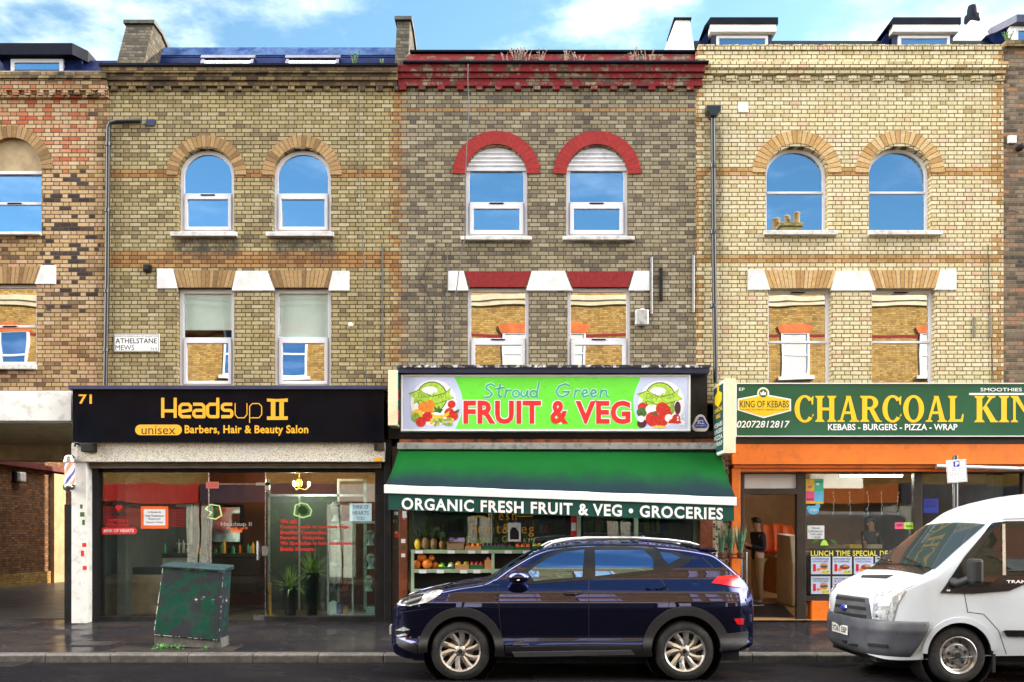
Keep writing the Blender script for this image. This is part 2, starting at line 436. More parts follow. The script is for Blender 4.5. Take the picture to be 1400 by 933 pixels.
brick('brick_stock', [(0.0, (0.13, 0.105, 0.075)), (0.10, (0.24, 0.19, 0.10)), (0.3, (0.335, 0.27, 0.135)), (0.65, (0.405, 0.335, 0.175)), (1.0, (0.47, 0.41, 0.26))], (0.085, 0.052, 0.022), soot=0.24, soot_col=(0.085, 0.07, 0.055),
      bands=[(PZ(242), PZ(233)), (PZ(150.5), PZ(147)), (PZ(366), PZ(345))], band_stops=[(0.0, (0.22, 0.11, 0.045)), (0.5, (0.34, 0.18, 0.07)), (1.0, (0.42, 0.25, 0.11))],
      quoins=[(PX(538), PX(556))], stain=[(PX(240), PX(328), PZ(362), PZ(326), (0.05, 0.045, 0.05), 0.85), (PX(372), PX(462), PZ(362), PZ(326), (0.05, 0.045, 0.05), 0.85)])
brick('brick_grey', [(0.0, (0.085, 0.075, 0.07)), (0.15, (0.16, 0.135, 0.10)), (0.4, (0.25, 0.21, 0.14)), (0.75, (0.315, 0.27, 0.18)), (1.0, (0.41, 0.37, 0.27))], (0.085, 0.062, 0.036), soot=0.24, soot_col=(0.075, 0.065, 0.055),
      bands=[(PZ(151), PZ(146))], band_stops=[(0.0, (0.22, 0.12, 0.06)), (0.5, (0.34, 0.2, 0.09)), (1.0, (0.36, 0.24, 0.13))], quoins=[(PX(545), PX(556))])
brick('brick_cream', [(0.0, (0.42, 0.31, 0.15)), (0.08, (0.58, 0.49, 0.28)), (0.4, (0.66, 0.58, 0.355)), (0.84, (0.70, 0.63, 0.43)), (0.9, (0.62, 0.41, 0.28)), (1.0, (0.68, 0.63, 0.50))], (0.17, 0.095, 0.036), soot=0.10,
      bands=[(PZ(240), PZ(232)), (PZ(361), PZ(346))], band_stops=[(0.0, (0.36, 0.20, 0.07)), (0.5, (0.48, 0.28, 0.11)), (1.0, (0.55, 0.36, 0.18))],
      quoins=[(PX(946), PX(963)), (PX(1362), PX(1376))], stain=[(PX(964), PX(988), PZ(360), PZ(165), (0.07, 0.06, 0.03), 0.85)], course=0.0765, mw=0.0082)
brick('brick_dark', [(0.0, (0.05, 0.045, 0.04)), (0.4, (0.16, 0.12, 0.085)), (0.8, (0.26, 0.20, 0.14)), (0.93, (0.38, 0.16, 0.08)), (1.0, (0.34, 0.28, 0.2))], (0.2, 0.14, 0.09), soot=0.5)
brick('brick_golden', [(0.0, (0.26, 0.15, 0.04)), (0.4, (0.42, 0.26, 0.075)), (0.8, (0.52, 0.34, 0.11)), (1.0, (0.55, 0.40, 0.17))], (0.30, 0.2, 0.08), soot=0.25)
brick('brick_lane', [(0.0, (0.12, 0.055, 0.025)), (0.5, (0.22, 0.105, 0.045)), (1.0, (0.32, 0.17, 0.08))], (0.10, 0.065, 0.04), soot=0.35)
brick('brick_red_paint', [(0.0, (0.06, 0.05, 0.045)), (0.5, (0.2, 0.15, 0.1)), (1.0, (0.32, 0.26, 0.18))], (0.1, 0.07, 0.05), soot=0.5, paint=((0.22, 0.020, 0.026), 0.44))
brick('brick_party', [(0.0, (0.025, 0.023, 0.021)), (0.5, (0.075, 0.064, 0.045)), (1.0, (0.13, 0.11, 0.075))], (0.05, 0.042, 0.03), soot=0.7)
brick('brick_sooty', [(0.0, (0.035, 0.03, 0.026)), (0.4, (0.16, 0.11, 0.06)), (0.8, (0.30, 0.21, 0.10)), (1.0, (0.36, 0.27, 0.14))], (0.10, 0.07, 0.04), soot=0.85)
BROWNV = [(0.0, (0.20, 0.12, 0.055)), (0.5, (0.33, 0.20, 0.085)), (1.0, (0.42, 0.27, 0.13))]
voussoir('arch_brown', BROWNV, (0.14, 0.09, 0.05), 0.6)
voussoir('arch_tan', [(0.0, (0.42, 0.24, 0.09)), (0.5, (0.54, 0.34, 0.14)), (1.0, (0.58, 0.42, 0.22))], (0.16, 0.09, 0.04), 0.6)
voussoir('arch_red', None, (0.2, 0.02, 0.02), 0.6, solid=(0.34, 0.032, 0.03))
voussoir('lintel_brown', BROWNV, (0.14, 0.09, 0.05), 1.6)
voussoir('lintel_tan', [(0.0, (0.42, 0.24, 0.09)), (0.5, (0.54, 0.34, 0.14)), (1.0, (0.58, 0.42, 0.22))], (0.16, 0.09, 0.04), 1.6)
voussoir('lintel_red', None, (0.2, 0.02, 0.02), 1.6, solid=(0.27, 0.024, 0.026))

pbr('white_stone', (0.66, 0.67, 0.68), 0.7, dirt=(0.5, 0.42, 0.3), dirt_amt=0.3, dirt_scale=4, bmp=0.002)
pbr('white_upvc', (0.68, 0.68, 0.74), 0.35, var=0.04)
pbr('white_paint', (0.76, 0.75, 0.72), 0.55, var=0.06, dirt=(0.35, 0.32, 0.28), dirt_amt=0.45, dirt_scale=5)
pbr('white_render', (0.85, 0.84, 0.80), 0.8, var=0.05, dirt=(0.5, 0.46, 0.4), dirt_amt=0.3, bmp=0.004, bscale=30)
pbr('sill_stone', (0.62, 0.60, 0.58), 0.7, dirt=(0.2, 0.18, 0.17), dirt_amt=0.5, dirt_scale=9)
pbr('beige_panel', (0.42, 0.31, 0.17), 0.7, var=0.15, scale=5, dirt=(0.2, 0.13, 0.07), dirt_amt=0.4)
pbr('louvre_white', (0.74, 0.74, 0.78), 0.5, var=0.08, dirt=(0.4, 0.4, 0.42), dirt_amt=0.4, dirt_scale=8)
pbr('slate_blue', (0.007, 0.014, 0.060), 0.6, var=0.35, scale=6, bmp=0.003, bscale=20, spec=0.04)
pbr('lead', (0.055, 0.10, 0.22), 0.75, var=0.3, scale=5, dirt=(0.012, 0.035, 0.14), dirt_amt=0.9, dirt_scale=3, spec=0.04)
pbr('black_felt', (0.008, 0.010, 0.020), 0.65, var=0.2, spec=0.08)
pbr('navy_paint', (0.035, 0.04, 0.09), 0.35)
pbr('pipe_black', (0.012, 0.014, 0.018), 0.35, var=0.2, coat=0.3)
pbr('cable_black', (0.015, 0.015, 0.017), 0.5)
pbr('room_dark', (0.10, 0.09, 0.08), 0.9)
pbr('room_floor', (0.12, 0.08, 0.05), 0.7)
pbr('blind_cream', (0.72, 0.72, 0.72), 0.8, var=0.05)
pbr('curtain_pale', (0.6, 0.62, 0.62), 0.9)
pbr('fascia_black', (0.004, 0.0045, 0.008), 0.10, var=0.2, coat=0.0, spec=0.08)
pbr('black_paint', (0.008, 0.008, 0.009), 0.5, var=0.3, dirt=(0.04, 0.035, 0.03), dirt_amt=0.4, spec=0.25)
pbr('coping_dark', (0.05, 0.047, 0.04), 0.8, var=0.4, scale=9, bmp=0.01)
pbr('black_peeling', (0.012, 0.012, 0.018), 0.5, dirt=(0.75, 0.75, 0.75), dirt_amt=1.0, dirt_scale=9)
pbr('gold_letter', (0.85, 0.42, 0.025), 0.4, var=0.03)
pbr('yellow_letter', (0.88, 0.50, 0.01), 0.4, var=0.03)
pbr('white_letter', (0.82, 0.82, 0.82), 0.45, var=0.03)
pbr('red_letter', (0.66, 0.022, 0.022), 0.35, var=0.06)
pbr('black_letter', (0.012, 0.012, 0.012), 0.5)
pbr('steel', (0.55, 0.56, 0.58), 0.28, metal=1.0, var=0.08)
pbr('chrome', (0.75, 0.76, 0.78), 0.08, metal=1.0, var=0.03)
pbr('alu', (0.62, 0.64, 0.66), 0.38, metal=0.8, dirt=(0.12, 0.11, 0.1), dirt_amt=0.5, dirt_scale=7)
pbr('alu_white', (0.72, 0.73, 0.75), 0.4, var=0.05)
pbr('shutter_grey', (0.22, 0.19, 0.15), 0.45, metal=0.3, var=0.2)
def pebble():
    m, t, b, out = newmat('pebbledash')
    p = opos(t); v = t.new('ShaderNodeTexVoronoi'); v.inputs['Scale'].default_value = 75; t.put(v.inputs['Vector'], p)
    r = t.white(v.outputs['Position'])
    c = t.ramp(r, [(0, (0.22, 0.20, 0.22)), (0.16, (0.5, 0.45, 0.38)), (0.3, (0.72, 0.66, 0.54)), (1, (0.82, 0.78, 0.68))])
    c = t.mix(t.smooth(t.noise(p, 1.5, 4), 0.5, 0.75, 0, 0.35), c, (0.45, 0.48, 0.62))
    t.put(b.inputs['Base Color'], c); b.inputs['Roughness'].default_value = 0.8
    bump(t, b, t.m('SUBTRACT', 1.0, v.outputs['Distance']), 0.006)
pebble()

glass('pane_sky', refl=0.60, see=0.75, wavy=0.0001, wscale=1.6, gcol=(0.56, 0.76, 1.0))
glass('pane_wavy', refl=0.62, see=0.3, wavy=0.0002, wscale=1.1, gcol=(0.95, 0.95, 1.0))
glass('pane_upper', refl=0.0, see=1.0, wavy=0.00025, wscale=1.5)
glass('shop_glass', refl=0.05, see=1.0, tint=(0.86, 0.93, 0.90), wavy=0.0004, wscale=0.9)
glass('shop_glass_clear', refl=0.015, see=1.0, tint=(0.9, 0.94, 0.92), wavy=0.0004, wscale=0.9)
glass('cabinet_glass', refl=0.06, see=1.0, tint=(0.86, 0.95, 0.93), wavy=0)
glass('car_glass', refl=0.50, see=0.30, wavy=0.0, gcol=(0.32, 0.56, 1.0))
glass('van_glass', refl=0.05, see=0.25, wavy=0.0, gcol=(0.50, 0.55, 0.60), body=(0.015, 0.02, 0.018))
# ---------------------------------------------------------------- ground
KY0, KY1 = -3.97, -3.80           # kerb stone front and back
def pave_z(y): return 0.07 + (y - KY0) / (0 - KY0) * 0.05
def damp(t, b, out, c, wet, h, dist, rough):
    """matt ground with a broken film of water over it"""
    t.n.remove(b)
    df = t.new('ShaderNodeBsdfDiffuse'); t.put(df.inputs['Color'], c); df.inputs['Roughness'].default_value = 0.8
    gl = t.new('ShaderNodeBsdfGlossy'); gl.inputs['Roughness'].default_value = rough
    fr = t.new('ShaderNodeFresnel'); fr.inputs['IOR'].default_value = 1.33
    bp = t.new('ShaderNodeBump'); bp.inputs['Strength'].default_value = 0.7; bp.inputs['Distance'].default_value = dist; t.put(bp.inputs['Height'], h)
    for n_ in (df, gl): t.l.new(bp.outputs[0], n_.inputs['Normal'])
    mx = t.new('ShaderNodeMixShader'); t.put(mx.inputs[0], t.m('MULTIPLY', wet, fr.outputs[0], clamp=True))
    t.l.new(df.outputs[0], mx.inputs[1]); t.l.new(gl.outputs[0], mx.inputs[2]); t.l.new(mx.outputs[0], out.inputs[0])
def ground_mats():
    m, t, b, out = newmat('asphalt')
    p = opos(t); x, y, z = t.xyz(p)
    n = t.noise(p, 160, 2); n2 = t.noise(p, 0.7, 5, 0.6)
    c = t.mix(n2, (0.006, 0.006, 0.008), (0.013, 0.0125, 0.014))
    c = t.mix(t.smooth(n, 0.58, 0.72), c, (0.05, 0.048, 0.048))
    c = t.mix(t.m('MULTIPLY', t.smooth(t.noise(p, 14, 4, 0.7), 0.66, 0.72), 0.5), c, (0.16, 0.13, 0.09))
    t.put(b.inputs['Base Color'], c)
    damp(t, b, out, c, t.smooth(t.noise(p, 0.9, 5, 0.65), 0.65, 0.35, 0.0, 0.13), t.m('ADD', n, 0.0), 0.004, 0.22)
    m, t, b, out = newmat('paving')
    p = opos(t); x, y, z = t.xyz(p)
    sx, sy = 0.9, 0.62
    row = t.m('FLOOR', t.m('DIVIDE', y, sy)); uu = t.m('ADD', t.m('DIVIDE', x, sx), t.m('MULTIPLY', row, 0.43))
    fx = t.m('FRACT', uu); fy = t.m('FRACT', t.m('DIVIDE', y, sy))
    d = t.m('MINIMUM', t.m('MULTIPLY', t.m('MINIMUM', fx, t.m('SUBTRACT', 1.0, fx)), sx), t.m('MULTIPLY', t.m('MINIMUM', fy, t.m('SUBTRACT', 1.0, fy)), sy))
    k = t.smooth(t.m('ADD', d, t.m('MULTIPLY', t.m('SUBTRACT', t.noise(p, 25, 2), 0.5), 0.012)), 0.004, 0.014)
    r = t.white(t.comb(t.m('FLOOR', uu), row, 2.0))
    c = t.ramp(r, [(0, (0.012, 0.0115, 0.0145)), (0.5, (0.021, 0.019, 0.021)), (1, (0.038, 0.033, 0.030))])
    c = t.mix(t.smooth(t.noise(p, 2.5, 6, 0.7), 0.4, 0.7), c, (0.016, 0.0155, 0.018))
    c = t.mix(t.m('MULTIPLY', t.smooth(t.noise(p, 120, 2), 0.55, 0.7), 0.25), c, (0.10, 0.095, 0.09))
    c = t.mix(t.m('MULTIPLY', t.smooth(t.noise(p, 9, 2, 0.4), 0.70, 0.72), 0.7), c, (0.11, 0.105, 0.10))
    c = t.mix(k, (0.03, 0.027, 0.022), c)
    wet = t.smooth(t.noise(p, 0.75, 5, 0.65), 0.60, 0.40, 0.02, 0.60)
    damp(t, b, out, c, wet, t.m('ADD', k, t.m('MULTIPLY', t.noise(p, 50, 4), 0.3)), 0.004, 0.13)
    pbr('kerb_stone', (0.075, 0.067, 0.058), 0.6, var=0.35, scale=14, dirt=(0.035, 0.032, 0.03), dirt_amt=0.9, dirt_scale=4, bmp=0.01, bscale=25)
    pbr('lane_tarmac', (0.06, 0.056, 0.052), 0.35, var=0.3, scale=2, dirt=(0.12, 0.11, 0.095), dirt_amt=0.6, dirt_scale=1.2, bmp=0.004, bscale=90, spec=0.2)
    pbr('iron_cover', (0.035, 0.033, 0.035), 0.4, metal=0.5, var=0.4, scale=12, bmp=0.006, bscale=45)
ground_mats()
# land under everything, out to the horizon
struct(MB().box(-900, 900, -900, 900, -0.6, -0.3).build('ground', M['lane_tarmac']))
# cambered road: gutter 5 cm below the wheel line, crown in the middle
rows = []
for y, z in ((-13.2, -0.05), (-12.0, -0.025), (-10.2, 0.01), (-8.6, 0.025), (-7.0, 0.012), (-5.6, -0.002), (-4.6, -0.028), (KY0 + 0.03, -0.05), (KY0 + 0.03, -0.3)):
    rows.append([(x, y, z) for x in (-70, -20, 0, 20, 70)])
struct(MB().grid(rows).build('road', M['asphalt'], smooth=30))
mb = MB()
mb.grid([[(x, KY1 - 0.02, pave_z(KY1)), (x, 0.6, pave_z(0) + 0.008)] for x in (-70, -7.6, 70)])
mb.box(-70, 70, KY1, 0.3, -0.29, pave_z(KY1) - 0.02)
struct(mb.build('pavement', M['paving']))
mb = MB(); x = -40.0; random.seed(3)
while x < 40:
    l = random.choice((0.9, 0.91, 0.92)) * random.choice((1, 1, 1.2)); j = random.uniform(-0.006, 0.006)
    mb.prismx([(KY0 + j, -0.25), (KY0 + j, 0.045), (KY0 + j + 0.025, 0.07 + j * 0.5), (KY1, 0.074 + j * 0.5), (KY1, -0.25)], x + 0.004, x + l - 0.004); x += l
struct(mb.build('kerb', M['kerb_stone'], bevel=0.01))
mb = MB(); mb.box(-70, 70, -13.35, -13.2, -0.25, 0.075); mb.box(-70, 70, -17.6, -13.36, -0.25, 0.074)
struct(mb.build('pavement_across_the_road', M['paving']))
# lane surface of the mews, a little above the land
mb = MB(); mb.grid([[(x, 0.60, 0.122), (x, 40, 0.16)] for x in (-15.4, -8.0)])
struct(mb.build('lane', M['lane_tarmac']))
# drain cover and manhole cover
t_ = MB(); t_.box(PX(104, -2.95), PX(160, -2.95), -3.2, -2.72, 0.08, pave_z(-3.0) + 0.012)
tag(t_.build('manhole_cover', M['iron_cover'], bevel=0.004), 'dark square iron cover set in the paving near the kerb', 'manhole cover')
g = MB(); gx0 = PX(-14, -4.3); gx1 = PX(24, -4.3)
for k in range(7):
    xx = gx0 + (gx1 - gx0) * k / 6; g.box(xx, xx + 0.035, -4.42, -4.02, -0.08, -0.032)
g.box(gx0, gx1 + 0.03, -4.46, -4.42, -0.08, -0.031); g.box(gx0, gx1 + 0.03, -4.02, -3.99, -0.08, -0.031)
tag(g.build('drain_grating', M['iron_cover']), 'slotted iron gully grating in the gutter at the mouth of the mews', 'drain')

# ---------------------------------------------------------------- windows and walls of the terrace
def archpts(x0, x1, zb, zs, ztop, n=14):
    """opening with straight sides to zs and a round head to ztop"""
    cx, rx, rz = (x0 + x1) / 2, (x1 - x0) / 2, ztop - zs
    return [(x0, zb), (x1, zb)] + [(cx + rx * math.cos(math.pi * i / n), zs + rz * math.sin(math.pi * i / n)) for i in range(n + 1)]
def rectpts(x0, x1, z0, z1): return [(x0, z0), (x1, z0), (x1, z1), (x0, z1)]
def inset(poly, d):
    """shrink a convex outline by d"""
    n = len(poly); out = []
    for i in range(n):
        a, b, c = Vector(poly[i - 1]), Vector(poly[i]), Vector(poly[(i + 1) % n])
        e1 = (b - a); e2 = (c - b)
        if e1.length < 1e-6: e1 = e2
        if e2.length < 1e-6: e2 = e1
        n1 = Vector((-e1.y, e1.x)).normalized(); n2 = Vector((-e2.y, e2.x)).normalized()
        q = (n1 + n2); q = q / max(q.length_squared, 0.2) * 2 * d if q.length > 1e-6 else n1 * d
        out.append((b.x + q.x, b.y + q.y))
    return out
def ring(mb, outer, inner, y0, y1):
    n = len(outer)
    vs = [(a, y0, b) for a, b in outer] + [(a, y0, b) for a, b in inner] + [(a, y1, b) for a, b in outer] + [(a, y1, b) for a, b in inner]
    fs = []
    for i in range(n):
        j = (i + 1) % n
        fs += [(i, j, j + n, i + n), (i + 2 * n, i + 3 * n, j + 3 * n, j + 2 * n), (i, i + 2 * n, j + 2 * n, j), (i + n, j + n, j + 3 * n, i + 3 * n)]
    mb.add(vs, fs); return mb
def sash(house, outline, zrail, fy, glass_up, glass_lo, fw=0.055, lower_fw=0.05, rail=0.05, mat='white_upvc', sill=None, blind=None, panel=None, vent=None, lower_step=0.0, label=None):
    """a window of the house: frame mesh with panes, sill, blind as sub-parts. outline counter-clockwise"""
    xs = [a for a, b in outline]; zs = [b for a, b in outline]; x0, x1, z0, z1 = min(xs), max(xs), min(zs), max(zs)
    mb = MB(); inn = inset(outline, fw)
    ring(mb, outline, inn, fy, fy + 0.07)
    ix0, ix1 = x0 + fw, x1 - fw
    mb.box(ix0, ix1, fy - 0.012, fy + 0.06, zrail - rail / 2, zrail + rail / 2)
    if lower_fw:                                                  # the lower sash has a frame of its own, proud of the upper one
        o = rectpts(ix0, ix1, z0 + fw, zrail - rail / 2); i2 = inset(o, lower_fw)
        ring(mb, o, i2, fy - 0.02 - lower_step, fy + 0.05)
    if vent: mb.mat(1).box((x0 + x1) / 2 - 0.13, (x0 + x1) / 2 + 0.13, fy - 0.032, fy - 0.013, vent - 0.012, vent + 0.012).mat(0)
    w = mb.build('window', [M[mat], M['black_felt']], house, bevel=0.006)
    if label: w['label'] = label
    # panes
    top = panel[0] if panel else None
    up = [p for p in inn if p[1] > zrail + rail / 2 - 1e-4]
    ztop = max(b for a, b in inn)
    if panel:
        up = rectpts(ix0, ix1, zrail, panel[0])
    else:
        up = [(ix0, zrail), (ix1, zrail)] + [p for p in inn if p[1] > zrail + 0.03]
    MB().prism(up, fy + 0.030, fy + 0.038).build('pane', M[glass_up], w)
    MB().prism(rectpts(ix0 + lower_fw, ix1 - lower_fw, z0 + fw + lower_fw, zrail - rail / 2 - lower_fw + 0.002), fy + 0.018, fy + 0.026).build('pane', M[glass_lo], w)
    if panel:                                                     # filled head of an arched opening
        pts = [(x0, panel[0]), (x1, panel[0])] + [p for p in outline if p[1] > panel[0] + 0.02]
        pm = MB().prism(pts, fy - 0.02, fy + 0.02)
        if panel[1] == 'louvre_white':
            k = panel[0] + 0.05
            while k < z1 - 0.05:
                hw = (x1 - x0) / 2 * math.sqrt(max(0.0, 1 - ((k - panel[0]) / (z1 - panel[0])) ** 2)) - 0.04
                pm.prismx([(fy - 0.045, k - 0.012), (fy - 0.021, k + 0.02), (fy - 0.021, k - 0.02)], (x0 + x1) / 2 - hw, (x0 + x1) / 2 + hw); k += 0.075
        pm.build('arch_infill', M[panel[1]], w)
        MB().box(x0, x1, fy - 0.03, fy + 0.05, panel[0] - 0.055, panel[0]).build('transom', M[mat], w)
    if sill:
        sx0, sx1, sz0, sz1 = sill
        MB().prismx([(-0.09, sz0), (-0.09, sz1 - 0.015), (fy + 0.02, sz1 + 0.01), (fy + 0.02, sz0)], sx0, sx1).build('sill', M['sill_stone'], w, bevel=0.008)
    if blind:
        bz, bm_ = blind
        MB().box(ix0 + 0.005, ix1 - 0.005, fy + 0.05, fy + 0.058, bz, z1 - fw).build('blind', M[bm_], w)
    return w
def arch_ring(house, cx, cz, ro, ri, mat, squash=1.0, y=-0.012, a0=0, a1=180, leg=0.0):
    """fanned brick arch standing 12 mm proud of the wall"""
    n = 20; po = [(cx + ro * math.cos(R(a0 + (a1 - a0) * i / n)), cz + ro * squash * math.sin(R(a0 + (a1 - a0) * i / n))) for i in range(n + 1)]
    pi_ = [(cx + ri * math.cos(R(a0 + (a1 - a0) * i / n)), cz + ri * math.sin(R(a0 + (a1 - a0) * i / n)) * squash) for i in range(n + 1)]
    mb = MB()
    for i in range(n):
        mb.prism([po[i], po[i + 1], pi_[i + 1], pi_[i]], y, 0.10)
    return mb.build('window_arch', M[mat], house, origin=(cx, 0, cz))
def flat_arch(house, poly, mat, y=-0.008):
    xs = [a for a, b in poly]; zs = [b for a, b in poly]
    return MB().prism(poly, y, 0.06).build('window_lintel', M[mat], house, origin=((min(xs) + max(xs)) / 2, 0, min(zs) - 1.35))
def stone(house, poly, y=-0.022):
    return MB().prism(poly, y, 0.05).build('lintel_block', M['white_stone'], house, bevel=0.006)
def shell(house, x0, x1, ztop, depth=9.0, zbot=0.1):
    """floors, rear and party walls that make the house a closed body"""
    mb = MB()
    mb.box(x0 + 0.02, x1 - 0.02, depth - 0.25, depth, zbot, ztop)
    for z in (ztop - 0.25, 7.05, 4.35): mb.box(x0 + 0.02, x1 - 0.02, 0.31, depth - 0.25, z, z + 0.2)
    for a, b in ((x0 + 0.005, x0 + 0.16), (x1 - 0.16, x1 - 0.005)): mb.box(a, b, 0.305, depth - 0.01, zbot, ztop - 0.01)
    return mb.build('house_body', M['room_dark'], house)
# ---------------------------------------------------------------- the terrace, from the mews to the dark house
WY = 0.30           # front wall thickness
GF = 0.10           # window frames stand this far back from the wall face
Z_SHOP = 4.15       # upper wall starts here, shopfronts below

def upper_wall(house, x0, x1, ztop, holes, mat, name='front_wall', zbot=Z_SHOP):
    return MB().holed(rectpts(x0, x1, zbot, ztop), holes, 0.0, WY).build(name, M[mat], house)
def dentils(mb, x0, x1, z0, z1, y, step, w):
    x = x0
    while x < x1 - w * 0.5:
        mb.box(x, min(x + w, x1), y, 0.02, z0, z1); x += step

# ---- house over the mews passage
hA = thing('terraced_house', 'house of mixed red, cream and black bricks built over the mews passage', 'house', (PX(20), 0, 0.1), 'terraced houses over the shops')
ax0, ax1 = PX(-330), PX(149.5)
w2 = archpts(PX(-24), PX(57), PZ(318), PZ(232), PZ(188)); w1 = rectpts(PX(-30), PX(50), PZ(498), PZ(388))
upper_wall(hA, ax0, ax1, PZ(135), [w2, w1], 'brick_mixed', zbot=PZ(535))
mb = MB(); mb.box(ax0, ax1, -0.05, WY, PZ(135), PZ(127)); mb.box(ax0, ax1, -0.10, WY, PZ(127), PZ(112))
dentils(mb, ax0, ax1, PZ(133), PZ(127), -0.095, 0.225, 0.11)
mb.build('cornice', M['brick_mixed'], hA)
MB().prismx([(-0.14, PZ(112)), (-0.14, PZ(104)), (0.0, PZ(97)), (WY, PZ(97)), (WY, PZ(112))], ax0, ax1 - 0.003).build('coping', M['brick_sooty'], hA)
sash(hA, w2, PZ(276), GF, 'pane_sky', 'pane_sky', fw=0.05, lower_fw=0, panel=(PZ(232), 'beige_panel'), vent=PZ(276), sill=(PX(-35), PX(57.5), PZ(323), PZ(318)), blind=None)
sash(hA, w1, PZ(445), GF, 'pane_wavy', 'pane_wavy', fw=0.06, lower_fw=0, vent=PZ(445), sill=(PX(-40), PX(51), PZ(506), PZ(498)))
cu = MB(); cu.grid([[(PX(-14) + k * 0.045, GF + 0.075 + 0.02 * math.sin(k * 1.9), zq) for k in range(15)] for zq in (PZ(314), PZ(234))]); cu.build('curtain', M['blind_cream'], hA, smooth=60)
arch_ring(hA, PX(16.5), PZ(232), PX(72) - PX(16.5), PX(57) - PX(16.5), 'arch_brown', squash=1.08)
flat_arch(hA, PP([(-30, 388), (50, 388), (56, 365), (-36, 365)]), 'lintel_brown')
stone(hA, PP([(48, 389), (77, 389), (77, 363), (57, 363)]))
shell(hA, ax0, ax1, PZ(112), zbot=4.3)
MB().box(ax0, PX(99), -0.04, WY - 0.002, PZ(576), PZ(535)).build('passage_beam', M['white_paint'], hA, bevel=0.01)
mb = MB(); mb.box(ax0, PX(97), WY, 9.0, PZ(577), 4.29); mb.box(ax0, PX(97), 4.2, 4.6, PZ(577) - 0.35, PZ(577)); mb.prismx([(4.6, 3.6), (4.6, PZ(577)), (6.4, PZ(577))], -13.2, -10.0)
mb.build('passage_ceiling', M['beige_panel'], hA)
# roof and dormer
dz = PZ(97)
MB().prismx([(0.55, dz - 0.1), (1.3, PZ(83, 1.3)), (6.0, PZ(83, 1.3)), (8.9, dz - 0.1)], ax0, ax1 - 0.2).build('roof', M['slate_blue'], hA)
mb = MB(); Y = 1.1
mb.box(PX(5, Y), PX(112, Y), Y, 3.4, PZ(104, Y), PZ(82, Y)); dm = mb.build('dormer', M['slate_blue'], hA)
MB().prismz([(PX(-2, Y), Y - 0.18), (PX(105, Y), Y - 0.18), (PX(117, Y), Y + 0.1), (PX(117, Y), 3.5), (PX(-2, Y), 3.5)], PZ(81.5, Y), PZ(66, Y)).build('dormer_roof', M['black_felt'], dm)
o = rectpts(PX(17, Y), PX(88, Y), PZ(104, Y), PZ(83, Y)); mb = MB(); ring(mb, o, inset(o, 0.07), Y - 0.06, Y - 0.005)
mb.build('dormer_frame', M['white_upvc'], dm)
MB().prism(inset(o, 0.07), Y - 0.035, Y - 0.02).build('pane', M['pane_sky'], dm)

# ---- house over the salon
hB = thing('terraced_house', 'yellow stock brick house above the black salon shopfront', 'house', (PX(345), 0, 0.1), 'terraced houses over the shops')
bx0, bx1 = PX(150), PX(545)
A1 = archpts(PX(244), PX(320), PZ(318), PZ(238), PZ(203)); A2 = archpts(PX(373), PX(452.5), PZ(318), PZ(238), PZ(203))
B1 = rectpts(PX(243), PX(320), PZ(530), PZ(394)); B2 = rectpts(PX(374), PX(452.5), PZ(530), PZ(394))
upper_wall(hB, bx0, bx1, PZ(120), [A1, A2, B1, B2], 'brick_stock')
mb = MB(); mb.box(bx0 - 0.05, bx1, -0.06, WY, PZ(120), PZ(113)); mb.box(bx0 - 0.08, bx1, -0.10, WY, PZ(113), PZ(105)); mb.box(bx0 - 0.1, bx1, -0.15, WY, PZ(105), PZ(97))
dentils(mb, bx0 + 0.05, bx1, PZ(126), PZ(119.9), -0.058, 0.325, 0.115)
mb.build('cornice', M['brick_sooty'], hB)
MB().prismx([(-0.19, PZ(97)), (-0.19, PZ(94)), (WY, PZ(91)), (WY, PZ(97))], bx0 - 0.12, bx1).build('coping', M['black_felt'], hB)
def house_b_window(o, up, lo, rail, sillpx=None, blind=None, vent=None, lower=0.06):
    s = (PX(sillpx[0]), PX(sillpx[1]), PZ(325), PZ(318)) if sillpx else None
    return sash(hB, o, rail, GF, up, lo, fw=0.075, lower_fw=lower, sill=s, blind=blind, vent=vent)
house_b_window(A1, 'pane_sky', 'pane_sky', PZ(264), (235, 325), vent=PZ(264.5))
house_b_window(A2, 'pane_sky', 'pane_sky', PZ(264), (365, 457))
house_b_window(B1, 'pane_upper', 'pane_wavy', PZ(462), blind=(PZ(449), 'blind_cream'))
house_b_window(B2, 'pane_upper', 'pane_wavy', PZ(462), blind=(PZ(485), 'blind_cream'))
for a, b in ((PX(244), PX(320)), (PX(373), PX(452.5))): arch_ring(hB, (a + b) / 2, PZ(240), 0.735, 0.525, 'arch_brown')
for a, b in ((241, 321), (373, 453)): flat_arch(hB, PP([(a + 1, 393), (b - 1, 393), (b + 4, 370), (a - 4, 370)]), 'lintel_brown')
stone(hB, PP([(215, 395), (243, 395), (237, 368), (215, 368)])); stone(hB, PP([(317, 398), (376, 398), (366, 371), (323, 371)])); stone(hB, PP([(449, 398), (478, 398), (478, 371), (455, 371)]))
shell(hB, bx0, bx1, PZ(97))
zr0 = PZ(97)
roofB = MB().prismx([(0.5, zr0 - 0.15), (1.25, PZ(67.5, 1.25)), (6.0, PZ(67.5, 1.25)), (8.9, zr0 - 0.15)], bx0 + 0.3, bx1 - 0.02).build('roof', M['slate_blue'], hB)
def slope_b(py, y_guess=0.9):
    return None
mb = MB(); yb0, yb1, za, zb = 0.5, 1.25, zr0 - 0.15, PZ(67.5, 1.25)
def on_slope(t, out=0.0):
    n = Vector((-(zb - za), yb1 - yb0)).normalized()
    return (yb0 + (yb1 - yb0) * t + n.x * out, za + (zb - za) * t + n.y * out)
